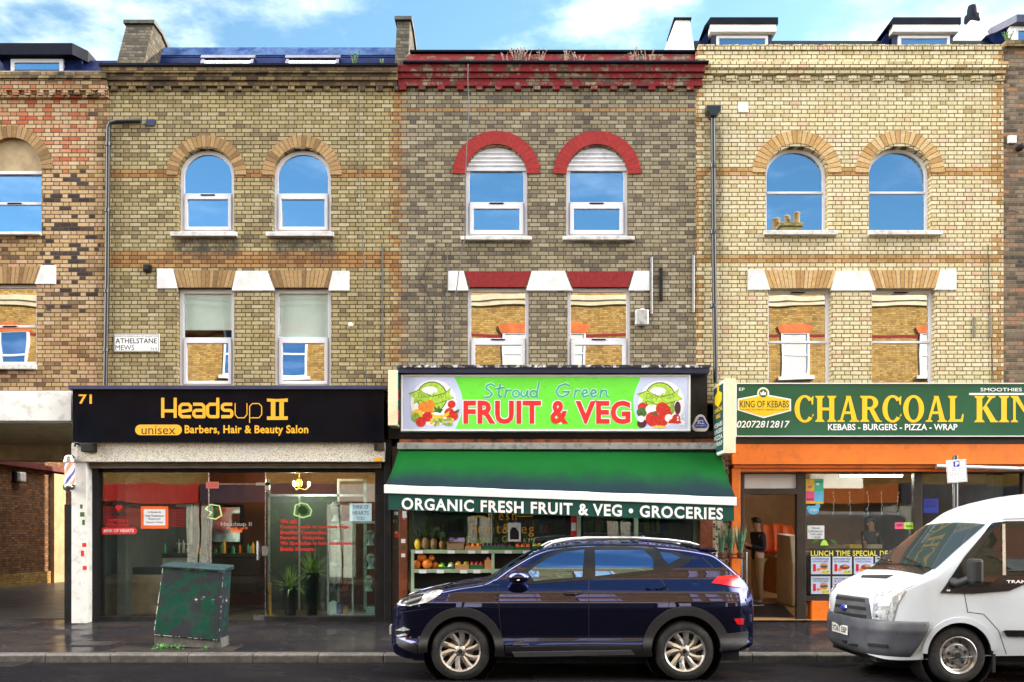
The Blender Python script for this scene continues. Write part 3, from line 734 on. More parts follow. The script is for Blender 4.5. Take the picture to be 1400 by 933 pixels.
for t in (0.38, 0.52, 0.66, 0.80):      # slate courses
    a = on_slope(t, 0.012); b = on_slope(t + 0.14, 0.002); c = on_slope(t + 0.005, -0.01)
    mb.prismx([a, b, c], bx0 + 0.32, bx1 - 0.04)
mb.build('slate_courses', M['slate_blue'], roofB)
mb = MB(); a = on_slope(0.84, 0.02); b = on_slope(1.02, 0.02); mb.prismx([a, b, (1.5, b[1]), (1.5, b[1] - 0.03), on_slope(0.84, 0.001)], bx0 + 0.31, bx1 - 0.03)
mb.build('lead_flashing', M['lead'], roofB)
for a, b in ((274, 346), (390, 463)):
    k = [on_slope(0.30, 0.005), on_slope(0.70, 0.005), on_slope(0.70, 0.07), on_slope(0.30, 0.07)]
    X0, X1 = PX(a, 0.9), PX(b, 0.9)
    w = MB().prismx(k, X0, X0 + 0.06).prismx(k, X1 - 0.06, X1).prismx([on_slope(0.70, 0.0), on_slope(0.76, 0.0), on_slope(0.76, 0.085), on_slope(0.70, 0.085)], X0 - 0.02, X1 + 0.02).build('skylight', M['navy_paint'], hB)
    MB().prismx([on_slope(0.30, 0.03), on_slope(0.70, 0.03), on_slope(0.70, 0.055), on_slope(0.30, 0.055)], X0 + 0.06, X1 - 0.06).build('pane', M['pane_sky'], w)
def raking_wall(house, x0, x1, ytop, pz, base_py, mat, cap=True, y0=0.22, tail=3.4):
    zt = PZ(pz, ytop); z0 = PZ(base_py, y0)
    poly = [(y0, z0 - 0.15), (y0 + 0.02, z0 + 0.05), (ytop, zt), (ytop + 0.35, zt + 0.02), (tail, z0 + 0.35), (tail, z0 - 0.15)]
    w = MB().prismx(poly, x0, x1).build('party_wall', M[mat], house, bevel=0.02)
    if cap:
        c = [(ytop - 0.05, zt - 0.01), (ytop - 0.04, zt + 0.06), (ytop + 0.36, zt + 0.08), (tail, z0 + 0.43), (tail, z0 + 0.33), (ytop + 0.36, zt + 0.0)]
        MB().prismx(c, x0 - 0.035, x1 + 0.035).build('wall_coping', M['coping_dark'], w)
    return w
raking_wall(hB, PX(159, 0.3), PX(197, 0.3), 0.72, 33, 96, 'brick_party')

# ---- house over the greengrocer
hC = thing('terraced_house', 'grey brick house with red painted arches and red parapet', 'house', (PX(748), 0, 0.1), 'terraced houses over the shops')
cx0, cx1 = bx1, PX(951.5)
A1 = archpts(PX(636.5), PX(721), PZ(324), PZ(241), PZ(200)); A2 = archpts(PX(774), PX(858.5), PZ(324), PZ(241), PZ(200))
B1 = rectpts(PX(639), PX(723), PZ(530), PZ(393)); B2 = rectpts(PX(776), PX(862), PZ(530), PZ(393))
upper_wall(hC, cx0 + 0.001, cx1, PZ(120), [A1, A2, B1, B2], 'brick_grey')
mb = MB(); mb.box(cx0 - 0.02, cx1 + 0.1, -0.06, WY, PZ(120), PZ(110)); mb.box(cx0 - 0.02, cx1 + 0.12, -0.09, WY, PZ(110), PZ(103)); mb.box(cx0, cx1 + 0.14, -0.13, WY, PZ(103), PZ(93))
dentils(mb, cx0 + 0.02, cx1 + 0.05, PZ(125), PZ(119.9), -0.06, 0.352, 0.125)
mb.build('cornice', M['brick_red_paint'], hC)
MB().box(cx0 + 0.1, cx1 + 0.2, -0.19, WY, PZ(93), PZ(90)).build('ledge', M['black_felt'], hC, bevel=0.008)
MB().prismx([(0.0, PZ(90)), (0.06, PZ(72)), (WY + 0.1, PZ(69.5)), (WY + 0.1, PZ(90))], cx0 + 0.15, cx1 + 0.05).build('parapet', M['brick_red_paint'], hC)
MB().box(cx0 + 0.2, cx1 + 0.06, 0.03, 0.5, PZ(69.4), PZ(67)).build('coping', M['black_felt'], hC)
shell(hC, cx0, cx1, PZ(93))
MB().prismx([(0.6, PZ(93)), (3.5, PZ(72)), (8.9, PZ(93))], cx0 + 0.2, cx1 - 0.1).build('roof', M['slate_blue'], hC)
for o, r in ((A1, (630, 727)), (A2, (769, 867))):
    w = sash(hC, o, PZ(276.5), GF - 0.02, 'pane_sky', 'pane_sky', fw=0.07, lower_fw=0.075, panel=(PZ(228), 'louvre_white'), sill=(PX(r[0]), PX(r[1]), PZ(330), PZ(324)), vent=PZ(276.5))
    MB().box(o[0][0] + 0.075, o[1][0] - 0.075, GF + 0.02, GF + 0.03, PZ(238.5), PZ(231)).build('blind', M['blind_cream'], w)
for o in (B1, B2):
    w = sash(hC, o, PZ(463.5), GF - 0.02, 'pane_wavy', 'pane_wavy', fw=0.065, lower_fw=0.075, vent=PZ(463.5))
    MB().box(o[0][0] + 0.07, o[1][0] - 0.07, GF + 0.02, GF + 0.03, PZ(412), PZ(399)).build('blind', M['blind_cream'], w)
for a, b in ((636.5, 721), (774, 858.5)): arch_ring(hC, PX((a + b) / 2), PZ(240), PX(60) - PX(0), PX(42) - PX(0), 'arch_red', y=-0.03, a0=2, a1=178)
for a, b in ((643, 718), (783, 858)): flat_arch(hC, PP([(a, 393), (b, 393), (b + 8, 372), (a - 8, 372)]), 'lintel_red', y=-0.02)
stone(hC, PP([(612, 398), (641, 398), (634, 371), (612, 371)])); stone(hC, PP([(719, 398), (783, 398), (772, 371), (727, 371)])); stone(hC, PP([(859, 398), (888, 398), (888, 371), (867, 371)]))
raking_wall(hC, PX(540.5, 0.3), PX(559, 0.3), 0.5, 28, 91, 'brick_party', y0=0.18)
# white rendered upstand between grocer and kebab houses
w = MB(); Y = 0.5
a = [(PX(908, Y), PZ(70, Y)), (PX(950, Y), PZ(70, Y)), (PX(943, Y), PZ(27, Y)), (PX(924, Y), PZ(27, Y))]
w.prism(a, Y, Y + 0.7); w = w.build('party_upstand', M['white_render'], hC, bevel=0.02)
MB().box(PX(921, Y), PX(945, Y), Y - 0.03, Y + 0.74, PZ(27.5, Y), PZ(25, Y)).build('upstand_cap', M['black_felt'], w)

# ---- house over the kebab shop
hD = thing('terraced_house', 'pale cream brick house above the green and orange kebab shopfront', 'house', (PX(1160), 0, 0.1), 'terraced houses over the shops')
dx0, dx1 = cx1, PX(1372)
A1 = archpts(PX(1047), PX(1132), PZ(316), PZ(236), PZ(200)); A2 = archpts(PX(1188), PX(1273), PZ(316), PZ(236), PZ(200))
B1 = rectpts(PX(1050), PX(1137), PZ(530), PZ(395)); B2 = rectpts(PX(1192), PX(1279), PZ(530), PZ(395))
upper_wall(hD, dx0 + 0.001, dx1, PZ(70), [A1, A2, B1, B2], 'brick_cream')
mb = MB(); mb.box(dx0 + 0.02, dx1, -0.075, WY, PZ(103), PZ(96.5)); mb.box(dx0 + 0.01, dx1 + 0.03, -0.11, WY, PZ(96.5), PZ(88.5)); mb.box(dx0 + 0.03, dx1 - 0.02, -0.02, WY, PZ(88.5), PZ(70.4))
dentils(mb, dx0 + 0.1, dx1, PZ(112), PZ(105.5), -0.05, 0.45, 0.2)
mb.build('cornice', M['brick_cream'], hD)
mb = MB(); x = dx0 + 0.04; random.seed(5)
while x < dx1 - 0.08:
    mb.box(x, x + 0.066, -0.035 + random.uniform(-0.004, 0.004), WY - 0.01, PZ(70.4), PZ(62.5) + random.uniform(-0.006, 0.006)); x += 0.0765
mb.build('coping', M['brick_cream'], hD)
shell(hD, dx0, dx1, PZ(78))
for o, r in ((A1, (1043, 1143)), (A2, (1186, 1286))):
    sash(hD, o, PZ(260), GF + 0.04, 'pane_sky', 'pane_sky', fw=0.055, lower_fw=0, rail=0.045, sill=(PX(r[0]), PX(r[1]), PZ(323), PZ(316)))
for o in (B1, B2):
    sash(hD, o, PZ(466), GF + 0.04, 'pane_wavy', 'pane_wavy', fw=0.055, lower_fw=0, rail=0.045, vent=PZ(398))
for a, b in ((1047, 1132), (1188, 1273)): arch_ring(hD, PX((a + b) / 2), PZ(237), PX(61) - PX(0), PX(43) - PX(0), 'arch_tan', squash=0.95)
for a, b in ((1055, 1134), (1198, 1276)): flat_arch(hD, PP([(a - 3, 394.5), (b + 2, 394.5), (b + 9, 370), (a - 11, 370)]), 'lintel_tan', y=-0.018)
stone(hD, PP([(1022, 397), (1053, 397), (1044, 369), (1022, 369)])); stone(hD, PP([(1135, 398), (1197, 398), (1188, 371), (1142, 371)])); stone(hD, PP([(1277, 397), (1307, 397), (1307, 370), (1285, 370)]))
zt = PZ(60)
MB().prismx([(0.5, zt - 0.3), (1.2, PZ(56, 1.2)), (6, PZ(56, 1.2)), (8.9, zt - 0.3)], PX(952, 1), PX(1372, 1)).build('roof', M['black_felt'], hD)
def dormer_d(l, r, bottom=62):
    Y = 1.0
    dm = MB().box(PX(l + 18, Y), PX(r - 6, Y), Y, 3.5, PZ(75, Y), PZ(47, Y)).build('dormer', M['navy_paint'], hD)
    mb = MB(); mb.box(PX(l + 14, Y), PX(r - 2, Y), Y - 0.12, 3.5, PZ(48, Y), PZ(38.5, Y)); mb.build('dormer_band', M['white_render'], dm)
    MB().prism([(PX(l + 6, Y), PZ(41, Y)), (PX(l + 14, Y), PZ(29.5, Y)), (PX(r, Y), PZ(29.5, Y)), (PX(r, Y), PZ(38.4, Y)), (PX(l + 14, Y), PZ(38.4, Y))], Y - 0.14, 3.6).build('dormer_roof', M['black_felt'], dm)
    MB().prism([(PX(l - 2, Y), PZ(66, Y)), (PX(l + 13.9, Y), PZ(38, Y)), (PX(l + 13.9, Y), PZ(66, Y))], Y + 0.05, 3.4).build('dormer_cheek', M['slate_blue'], dm)
    o = rectpts(PX(l + 24, Y), PX(r - 12, Y), PZ(72, Y), PZ(51, Y)); mb = MB(); ring(mb, o, inset(o, 0.05), Y - 0.05, Y - 0.003); mb.build('dormer_frame', M['white_upvc'], dm)
    MB().prism(inset(o, 0.05), Y - 0.03, Y - 0.02).build('pane', M['pane_sky'], dm)
dormer_d(955, 1061); dormer_d(1203, 1309)
w = MB(); Y = 1.3
w.prism([(PX(1296, Y), PZ(66, Y)), (PX(1362, Y), PZ(66, Y)), (PX(1345, Y), PZ(30, Y)), (PX(1328, Y), PZ(27, Y)), (PX(1303, Y), PZ(56, Y))], Y, Y + 0.5)
w.build('party_upstand', M['white_render'], hD, bevel=0.02)
fl = MB(); fl.lathe([(0.0, 0), (0.15, 0), (0.14, 0.10), (0.10, 0.12), (0.09, 0.24), (0.075, 0.3), (0.0, 0.3)], (PX(1329, 1.5), 1.5, PZ(29, 1.5)), n=14)
tag(fl.build('flue_cowl', M['black_felt'], smooth=40), 'small black flue cowl on the white gable upstand at the roofline', 'chimney')

# ---- dark house at the right edge
hE = thing('terraced_house', 'dark sooty brick house cut off by the picture edge, past the kebab shop', 'house', (PX(1450), 0, 0.1), 'terraced houses over the shops')
ex0, ex1 = PX(1372), PX(1790)
upper_wall(hE, ex0 + 0.001, ex1, PZ(66), [rectpts(PX(1460), PX(1545), PZ(316), PZ(205)), rectpts(PX(1460), PX(1545), PZ(530), PZ(395))], 'brick_dark')
MB().box(ex0, ex1, -0.08, WY, PZ(66), PZ(58)).build('coping', M['brick_sooty'], hE)
for o in (rectpts(PX(1460), PX(1545), PZ(316), PZ(205)), rectpts(PX(1460), PX(1545), PZ(530), PZ(395))):
    sash(hE, o, (o[0][1] + o[2][1]) / 2, GF, 'pane_sky', 'pane_sky', lower_fw=0)
shell(hE, ex0, ex1, PZ(70))
MB().box(PX(1440), ex1, 0.02, WY, 0.1, Z_SHOP - 0.002).build('ground_floor_wall', M['brick_dark'], hE)
Y = 1.0
dm = MB().box(PX(1381, Y), PX(1500, Y), Y, 3.4, PZ(75, Y), PZ(36, Y)).build('dormer', M['white_render'], hE)
MB().prismz([(PX(1366, Y), Y + 0.3), (PX(1384, Y), Y - 0.15), (PX(1510, Y), Y - 0.15), (PX(1510, Y), 3.5), (PX(1366, Y), 3.5)], PZ(36, Y), PZ(26, Y)).build('dormer_roof', M['navy_paint'], dm)
MB().prism([(PX(1352, Y), PZ(45, Y)), (PX(1380, Y), PZ(35, Y)), (PX(1380, Y), PZ(66, Y)), (PX(1372, Y), PZ(66, Y))], Y + 0.1, 3.4).build('dormer_cheek', M['slate_blue'], dm)
o = rectpts(PX(1386, Y), PX(1480, Y), PZ(75, Y), PZ(40, Y)); mb = MB(); ring(mb, o, inset(o, 0.06), Y - 0.05, Y - 0.003); mb.build('dormer_frame', M['white_upvc'], dm)
MB().prism(inset(o, 0.06), Y - 0.03, Y - 0.02).build('pane', M['pane_sky'], dm)
# neighbour further left keeps the row closed beyond the frame
pbr('brown_steel', (0.14, 0.02, 0.018), 0.5, var=0.3)
# ---- mews lane walls seen through the passage
lw = thing('lane_wall', 'brown brick side wall along the mews lane with white pilasters', 'wall', (-15.3, 14, 0.1))
MB().box(-15.6, -15.3, 0.6, 30, 0.0, 5.2).build('brickwork', M['brick_lane'], lw)
MB().box(-15.31, -15.24, 0.6, 12.85, 0.1, 0.52).build('plinth', M['brick_golden'], lw)
for y0 in (12.9, 19.5): MB().box(-15.31, -15.16, y0, y0 + 0.75, 0.1, 3.75).build('pilaster', M['beige_panel'], lw, bevel=0.01)
MB().box(-15.3, -15.12, 9.1, 30, 3.82, 3.96).build('steel_beam', M['brown_steel'], lw)
tag(MB().box(-13, 20, 30, 30.4, 0.0, 7.5).build('end_wall', M['brick_lane']), 'brick wall closing the far end of the mews lane', 'wall')
for y0, y1, lb in ((9.3, 18.7, 'plain brown brick block added beside the mews lane to shade its wall'), (21.3, 31.0, 'second brown brick block added farther down the lane to shade its wall')):
    tag(MB().box(-8.0, -6.5, y0, y1, 0.0, 10.6).build('shade_block', M['brick_lane']), lb, 'light blocker')  # unseen blockers added to shade the lane wall; their gap passes a sun strip
lt = thing('bulkhead_lamp', 'square white bulkhead lamp on the brown lane wall', 'wall lamp', (-15.2, 10.7, 3.2))
yy = 15.3 * 1200 / 678 - D
MB().box(-15.3, -15.17, yy - 0.25, yy + 0.17, PZ(660, yy), PZ(645, yy)).build('lamp_base', M['black_paint'], lt, bevel=0.02)
MB().box(-15.17, -15.05, yy - 0.2, yy + 0.13, PZ(659, yy), PZ(646, yy)).build('diffuser', M['white_paint'], lt, bevel=0.03)
gt = thing('lane_gate', 'black metal gate frame standing against the lane wall', 'gate', (-15, 9.3, 0.13))
yg = 9.2
MB().box(-15.28, -15.2, yg, yg + 0.08, 0.13, 2.6).build('gate_post', M['black_paint'], gt)
mb = MB(); mb.box(-15.26, -15.22, yg - 1.2, yg, 2.5, 2.58); mb.box(-15.26, -15.22, yg - 1.2, yg, 1.2, 1.26)
for k in range(8): mb.box(-15.255, -15.225, yg - 1.2 + k * 0.15, yg - 1.17 + k * 0.15, 0.2, 2.55)
mb.build('gate_bars', M['black_paint'], gt)

# ---- things fixed to the upper walls
def downpipe():
    t = thing('drainpipe', 'black drainpipe with a bent top between the mixed brick and yellow brick houses', 'drainpipe', (PX(148), -0.08, 4.4))
    mb = MB(); X = PX(150.5); y = -0.07
    mb.tube([(PX(195), y, PZ(168)), (PX(162), y, PZ(168.5)), (PX(153), y, PZ(171)), (X, y, PZ(178)), (PX(149), y, PZ(380)), (PX(146.5), y, PZ(532))], 0.042, 10)
    mb.build('pipe', M['pipe_black'], t, smooth=50)
    mb = MB()
    for py in (200, 290, 400, 480): MB().lathe([(0.055, -0.03), (0.055, 0.03)], (PX(150.5) - (py - 178) * 0.00015, y, PZ(py)), n=12).build('collar', M['pipe_black'], t)
    t = thing('drainpipe', 'black drainpipe with a hopper head at the edge of the cream brick house', 'drainpipe', (PX(974), -0.1, 4.4))
    mb = MB(); mb.tube([(PX(973), -0.09, PZ(160)), (PX(974.5), -0.09, PZ(350)), (PX(977), -0.09, PZ(525))], 0.045, 10)
    mb.build('pipe', M['pipe_black'], t, smooth=50)
    mb = MB(); z0, z1 = PZ(163), PZ(151); x = PX(973)
    mb.prism([(x - 0.05, z0 - 0.03), (x + 0.05, z0 - 0.03), (x + 0.13, z0 + 0.07), (x + 0.14, z1), (x - 0.14, z1), (x - 0.13, z0 + 0.07)], -0.2, -0.005)
    mb.build('hopper', M['pipe_black'], t, bevel=0.012)
    mb = MB()
    for py in (230, 320, 420): MB().lathe([(0.06, -0.035), (0.06, 0.035)], (PX(973.6), -0.09, PZ(py)), n=12).build('collar', M['pipe_black'], t)
downpipe()
tag(MB().box(PX(200), PX(212), -0.03, 0.01, PZ(173), PZ(164)).build('vent_plate', M['navy_paint'], bevel=0.005), 'small dark blue plate on the yellow brick beside the drainpipe elbow', 'vent')
tag(MB().box(PX(197.5), PX(208), -0.07, 0.0, PZ(373), PZ(363)).box(PX(200), PX(206), -0.1, -0.07, PZ(371), PZ(365)).build('junction_box', M['black_paint'], bevel=0.006), 'small black box on the yellow brick wall left of the white lintel block', 'junction box')
tag(MB().box(PX(1009), PX(1023), -0.012, 0.0, PZ(154), PZ(141)).build('vent_plate', M['white_paint'], bevel=0.004), 'small square white plate high on the cream brick wall', 'vent')
# street name plate
sg = thing('street_sign', 'white street name plate with black lettering on the yellow brick wall', 'street sign', (PX(187), -0.03, PZ(470)))
MB().box(PX(156.5), PX(218.5), -0.028, 0.0, PZ(481.5), PZ(457)).build('plate', M['white_letter'], sg, bevel=0.004)
mb = MB(); y = -0.0295
put_text(mb, 'LONDON BOROUGH OF ISLINGTON', PX(158.5), PX(216.5), PZ(461.6), PZ(459.2), y)
put_text(mb, 'ATHELSTANE', PX(158.8), PX(215.5), PZ(470.3), PZ(463.2), y, off=0.012)
put_text(mb, 'MEWS', PX(158.8), PX(184.5), PZ(479.3), PZ(472.3), y, off=0.0)
put_text(mb, 'N.4', PX(207.5), PX(215.5), PZ(479), PZ(475.6), y)
o = rectpts(PX(157.2), PX(217.8), PZ(480.8), PZ(457.7)); ring(mb, o, inset(o, 0.008), -0.0292, -0.0286)
mb.build('lettering', M['black_letter'], sg)
# floodlight and metal straps on the grey brick
fl = thing('floodlight', 'grey floodlight box on the grey brick wall beside the lower window', 'wall lamp', (PX(876), -0.1, PZ(436)))
MB().box(PX(867.5), PX(885), -0.16, -0.02, PZ(447), PZ(426)).build('lamp_body', M['alu'], fl, bevel=0.015)
MB().lathe([(0.0, 0), (0.05, 0), (0.04, 0.06), (0.0, 0.07)], (PX(877), -0.1, PZ(429)), n=12).build('sensor', M['white_paint'], fl, smooth=40)
MB().box(PX(871), PX(882), -0.02, 0.0, PZ(447), PZ(428)).build('bracket', M['black_paint'], fl)
straps = [(890.5, 352, 430, 3.0, 'steel'), (903.5, 367, 412, 4.5, 'black_paint'), (947.5, 350, 428, 3.0, 'steel')]
lab = ['long thin metal strap on the grey brick beside the white lintel block', 'short black metal strap on the grey brick above the floodlight', 'long thin metal strap at the edge of the grey brick by the drainpipe']
for (px, p0, p1, w, m), l in zip(straps, lab):
    tag(MB().box(PX(px - w / 2), PX(px + w / 2), -0.035, 0.0, PZ(p1), PZ(p0)).build('wall_strap', M[m], bevel=0.004), l, 'strap')
for px, l in ((1331.5, 'short rusty metal strap on the cream brick just right of the lower window'), (1353.5, 'short rusty metal strap on the cream brick beside the hanging cable')):
    tag(MB().box(PX(px - 1.5), PX(px + 1.5), -0.03, 0.0, PZ(462), PZ(433)).build('wall_strap', M['shutter_grey'], bevel=0.004), l, 'strap')
s = thing('security_light', 'small white security spotlight at the edge of the dark brick house', 'wall lamp', (PX(1388), -0.1, PZ(200)))
MB().box(PX(1377), PX(1388), -0.05, 0.0, PZ(197), PZ(187)).build('lamp_base', M['white_paint'], s, bevel=0.006)
MB().lathe([(0.0, -0.13), (0.05, -0.12), (0.06, 0.0), (0.045, 0.05), (0, 0.06)], (PX(1391), -0.06, PZ(205)), axis='Y', n=12).build('lamp_head', M['black_paint'], s, smooth=40)
s = thing('security_light', 'small white lamp on the yellow brick wall right of the salon windows', 'wall lamp', (PX(480), -0.05, PZ(445)))
MB().lathe([(0.0, -0.09), (0.04, -0.08), (0.045, 0.0)], (PX(480), 0, PZ(445)), axis='Y', n=12).build('lamp_head', M['white_paint'], s, smooth=40)
# cables
def cable(label, pts, r=0.009, y=-0.02):
    out = []; random.seed(int(pts[0][0]))
    for (a, b), (c, d) in zip(pts, pts[1:]):
        n = max(2, int(abs(d - b) + abs(c - a)) // 14)
        for i in range(n): out.append((PX(a + (c - a) * i / n + random.uniform(-0.6, 0.6)), y, PZ(b + (d - b) * i / n)))
    out.append((PX(pts[-1][0]), y, PZ(pts[-1][1])))
    tag(MB().tube(out, r, 5).build('cable', M['cable_black'], smooth=60), label, 'cable')
cable('thin dark cable down the yellow brick house from its cornice', [(491, 98), (492, 200), (495, 300), (498, 360), (497, 450), (502, 530)], y=-0.05)
cable('straight black cable beside the party line above the black fascia', [(523, 337), (522.5, 500)], 0.012)
cable('thin cable hanging over the first red arch of the grey brick house', [(641, 96), (641, 180), (637, 250), (636, 330), (622, 420), (618, 497)], y=-0.20)
cable('loose cable looping on the grey brick left of the lower window', [(612, 338), (612, 380), (610, 440), (618, 497)])
cable('pale stained cable left of the looping cable on the grey brick', [(598, 330), (575, 385), (594, 420), (591, 497)], 0.007)
cable('thin cable on the grey brick just right of the brick quoin', [(583, 400), (581, 497)], 0.007)
cable('thin cable hanging down the cream brick near its far edge', [(1350, 335), (1352, 420), (1357, 522)], 0.008)
cable('short cable hook on the dark brick house', [(1392, 292), (1385, 289), (1372, 290)], 0.008)
# weeds on the red parapet, plants on the slate roof
def weed(x, y, z, h, n, label, grp, mat='weed_dry', cat='weed', name='weed'):
    mb = MB()
    for k in range(n):
        a = random.uniform(-0.5, 0.5) * h; b = random.uniform(-0.2, 0.2) * h
        mb.tube([(x + a * 0.2, y, z), (x + a * 0.6, y + b * 0.5, z + h * 0.55), (x + a, y + b, z + h * random.uniform(0.75, 1.0))], [0.007, 0.005, 0.002], 4)
        for j in range(4):
            t = random.uniform(0.3, 1); mb.ball((x + a * t, y + b * t, z + h * t), random.uniform(0.007, 0.014), 4, 3, (1, 1, 1.6))
    tag(mb.build(name, M[mat]), label, cat, grp)
pbr('weed_dry', (0.30, 0.20, 0.17), 0.9, var=0.4, scale=20)
pbr('leaf_green', (0.045, 0.12, 0.018), 0.6, var=0.5, scale=15)
random.seed(21)
for i in range(26):
    px = random.choice([random.gauss(772, 18), random.uniform(680, 920), random.gauss(880, 12), random.gauss(716, 10)])
    weed(PX(px), -0.05, PZ(90), random.uniform(0.12, 0.32), random.randint(2, 4), 'dry weed stems growing on the ledge of the red parapet', 'weeds on the red parapet')
weed(PX(485), -0.05, PZ(91), 0.24, 9, 'bushy green plant growing on the parapet before the slate roof', None, 'leaf_green')
weed(PX(523), -0.05, PZ(91), 0.10, 8, 'low green plant on the parapet beside the brick party wall', None, 'leaf_green')
weed(PX(1378, 0.3), 0.3, PZ(60, 0.3), 0.22, 12, 'bushy green plant on the roof edge of the dark brick house', None, 'leaf_green')
# ---------------------------------------------------------------- the row across the street (seen in the glass and paintwork)
def across():
    yF = -17.6; random.seed(11)
    names = ['house across the road over the closed red shop', 'house across the road opposite the mews', 'house across the road opposite the salon', 'house across the road facing the greengrocer', 'house across the road facing the kebab shop', 'house across the road opposite the white van', 'house across the road to the right of the van', 'last house across the road to the right']
    w = 5.4
    for i in range(8):
        x0 = -23.4 + i * w + 0.55; x1 = x0 + w
        h = thing('terraced_house', 'golden brick ' + names[i], 'house', ((x0 + x1) / 2, yF, 0.1), 'terraced houses across the road')
        mb = MB(); mb.box(x0, x1, yF - 0.3, yF, 3.4, 11.9); mb.box(x0, x1, yF - 8, yF - 0.3, 0.05, 11.8); mb.build('house_body', M['brick_golden'], h)
        mb = MB(); mb.box(x0, x1, yF + 0.001, yF + 0.14, 10.78, 10.98); mb.box(x0, x1, yF + 0.001, yF + 0.08, 10.6, 10.78); mb.build('cornice', M['fascia_cream'], h)
        MB().box(x0, x1, yF, yF + 0.012, 9.40, 9.50).build('string_course', M['lintel_red'], h)
        for zz, hh in ((7.85, 1.75), (4.6, 1.8)):
            for cxp in (x0 + 1.45, x0 + 3.55):
                wn = MB(); o = rectpts(cxp - 0.55, cxp + 0.55, zz, zz + hh); ring(wn, o, inset(o, 0.08), yF + 0.003, yF + 0.06); wn.box(cxp - 0.47, cxp + 0.47, yF + 0.003, yF + 0.05, zz + hh / 2 - 0.04, zz + hh / 2 + 0.04)
                wn.box(cxp - 0.7, cxp + 0.7, yF + 0.003, yF + 0.14, zz - 0.12, zz - 0.001)
                wn = wn.build('window', M['white_upvc'], h)
                MB().box(cxp - 0.47, cxp + 0.47, yF + 0.004, yF + 0.02, zz + 0.08, zz + hh - 0.08).build('pane', M['curtain_pale'] if (i + int(cxp * 7)) % 3 else M['car_glass'], wn)
                ar = [(cxp - 0.6, zz + hh - 0.05), (cxp + 0.6, zz + hh - 0.05), (cxp + 0.72, zz + hh + 0.2), (cxp + 0.36, zz + hh + 0.29), (cxp, zz + hh + 0.32), (cxp - 0.36, zz + hh + 0.29), (cxp - 0.72, zz + hh + 0.2)]
                MB().prism(ar, yF + 0.002, yF + 0.075).build('window_arch', M['brick_arch'], h)
        hi = 1.35 if i in (2, 6) else 0.0; xc = x1 + (-3.15 if i == 2 else -3.55 if i == 6 else 0.0); cs = MB(); cs.box(xc - 0.5, xc + 0.4, yF - 3.2, yF - 1.6, 11.7, 12.9 + hi); cs.box(xc - 0.55, xc + 0.45, yF - 3.25, yF - 1.55, 12.9 + hi, 13.05 + hi)
        cs = cs.build('chimney_stack', M['brick_golden'], h)
        for k in range(3): MB().lathe([(0.14, 0), (0.13, 0.5), (0.16, 0.55), (0.11, 0.6)], (xc - 0.3 + 0.3 * k, yF - 2.85 + k * 0.45, 13.04 + hi), n=12).build('chimney_pot', M['terracotta'], cs, smooth=40)
        MB().prismx([(yF - 0.3, 11.8), (yF - 4.2, 12.7), (yF - 8, 11.8)], x0, x1).build('roof', M['slate_blue'], h)
        sm = M[['red_shutter', 'red_shutter', 'black_paint', 'black_paint', 'dark_window', 'dark_window', 'black_paint', 'dark_window'][i]]
        mb = MB(); mb.box(x0 + 0.5, x1 - 0.5, yF - 0.1, yF + 0.005, 2.0 if i < 2 else 0.1, 2.95)
        if i in (0, 1):
            MB().box(x0 + 0.5, x1 - 0.5, yF - 0.1, yF + 0.004, 0.1, 1.99).build('shop_window', M['dark_window'], h)
            z = 2.05
            while z < 2.9: mb.prismx([(yF + 0.005, z), (yF + 0.03, z + 0.05), (yF + 0.005, z + 0.1)], x0 + 0.5, x1 - 0.5); z += 0.1
        mb.build('shop_shutter', sm, h)
        MB().box(x0 + 0.05, x1 - 0.05, yF + 0.002, yF + 0.22, 2.96, 3.65).build('shop_fascia', M[['red_letter', 'red_letter', 'navy_paint', 'white_paint', 'fascia_cream', 'black_paint', 'orange_paint', 'navy_paint'][i]], h)
        mb = MB(); mb.box(x0 + 0.05, x0 + 0.49, yF + 0.002, yF + 0.08, 0.08, 2.95); mb.box(x1 - 0.49, x1 - 0.05, yF + 0.002, yF + 0.08, 0.08, 2.95); mb.build('shop_pilaster', M['white_paint'], h)
pbr('brick_arch', (0.55, 0.13, 0.03), 0.8, var=0.2)
pbr('dark_window', (0.03, 0.035, 0.04), 0.15)
pbr('terracotta', (0.5, 0.25, 0.08), 0.7)
pbr('orange_paint', (0.86, 0.19, 0.015), 0.42, var=0.07, scale=1.5, dirt=(0.45, 0.10, 0.02), dirt_amt=0.4, dirt_scale=4)
pbr('red_shutter', (0.42, 0.02, 0.03), 0.45, var=0.15)
pbr('fascia_cream', (0.6, 0.52, 0.36), 0.5)
across()
# ---------------------------------------------------------------- shopfronts
pbr('salon_wall', (0.72, 0.78, 0.74), 0.7, var=0.05)
pbr('salon_back', (0.30, 0.08, 0.03), 0.7, var=0.08)
pbr('dark_wood', (0.05, 0.03, 0.02), 0.4, var=0.3)
pbr('grocer_green', (0.30, 0.42, 0.29), 0.5, var=0.12, dirt=(0.16, 0.2, 0.14), dirt_amt=0.4)
m, t, b, out = newmat('awning_green')                # faded canvas, turning darker and bluer towards its front hem
p = opos(t); x, y, z = t.xyz(p)
n = t.noise(p, 1.4, 5, 0.6)
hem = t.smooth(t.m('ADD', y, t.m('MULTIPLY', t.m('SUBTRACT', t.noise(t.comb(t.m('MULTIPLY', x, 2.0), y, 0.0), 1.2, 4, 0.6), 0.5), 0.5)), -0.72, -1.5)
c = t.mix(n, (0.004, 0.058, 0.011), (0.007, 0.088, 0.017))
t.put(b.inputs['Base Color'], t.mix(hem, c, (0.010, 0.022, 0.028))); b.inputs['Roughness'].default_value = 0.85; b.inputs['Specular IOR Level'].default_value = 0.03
bump(t, b, t.noise(p, 3.0, 2), 0.02, 0.5)
pbr('valance_green', (0.006, 0.055, 0.042), 0.75, var=0.1, scale=2, spec=0.3)
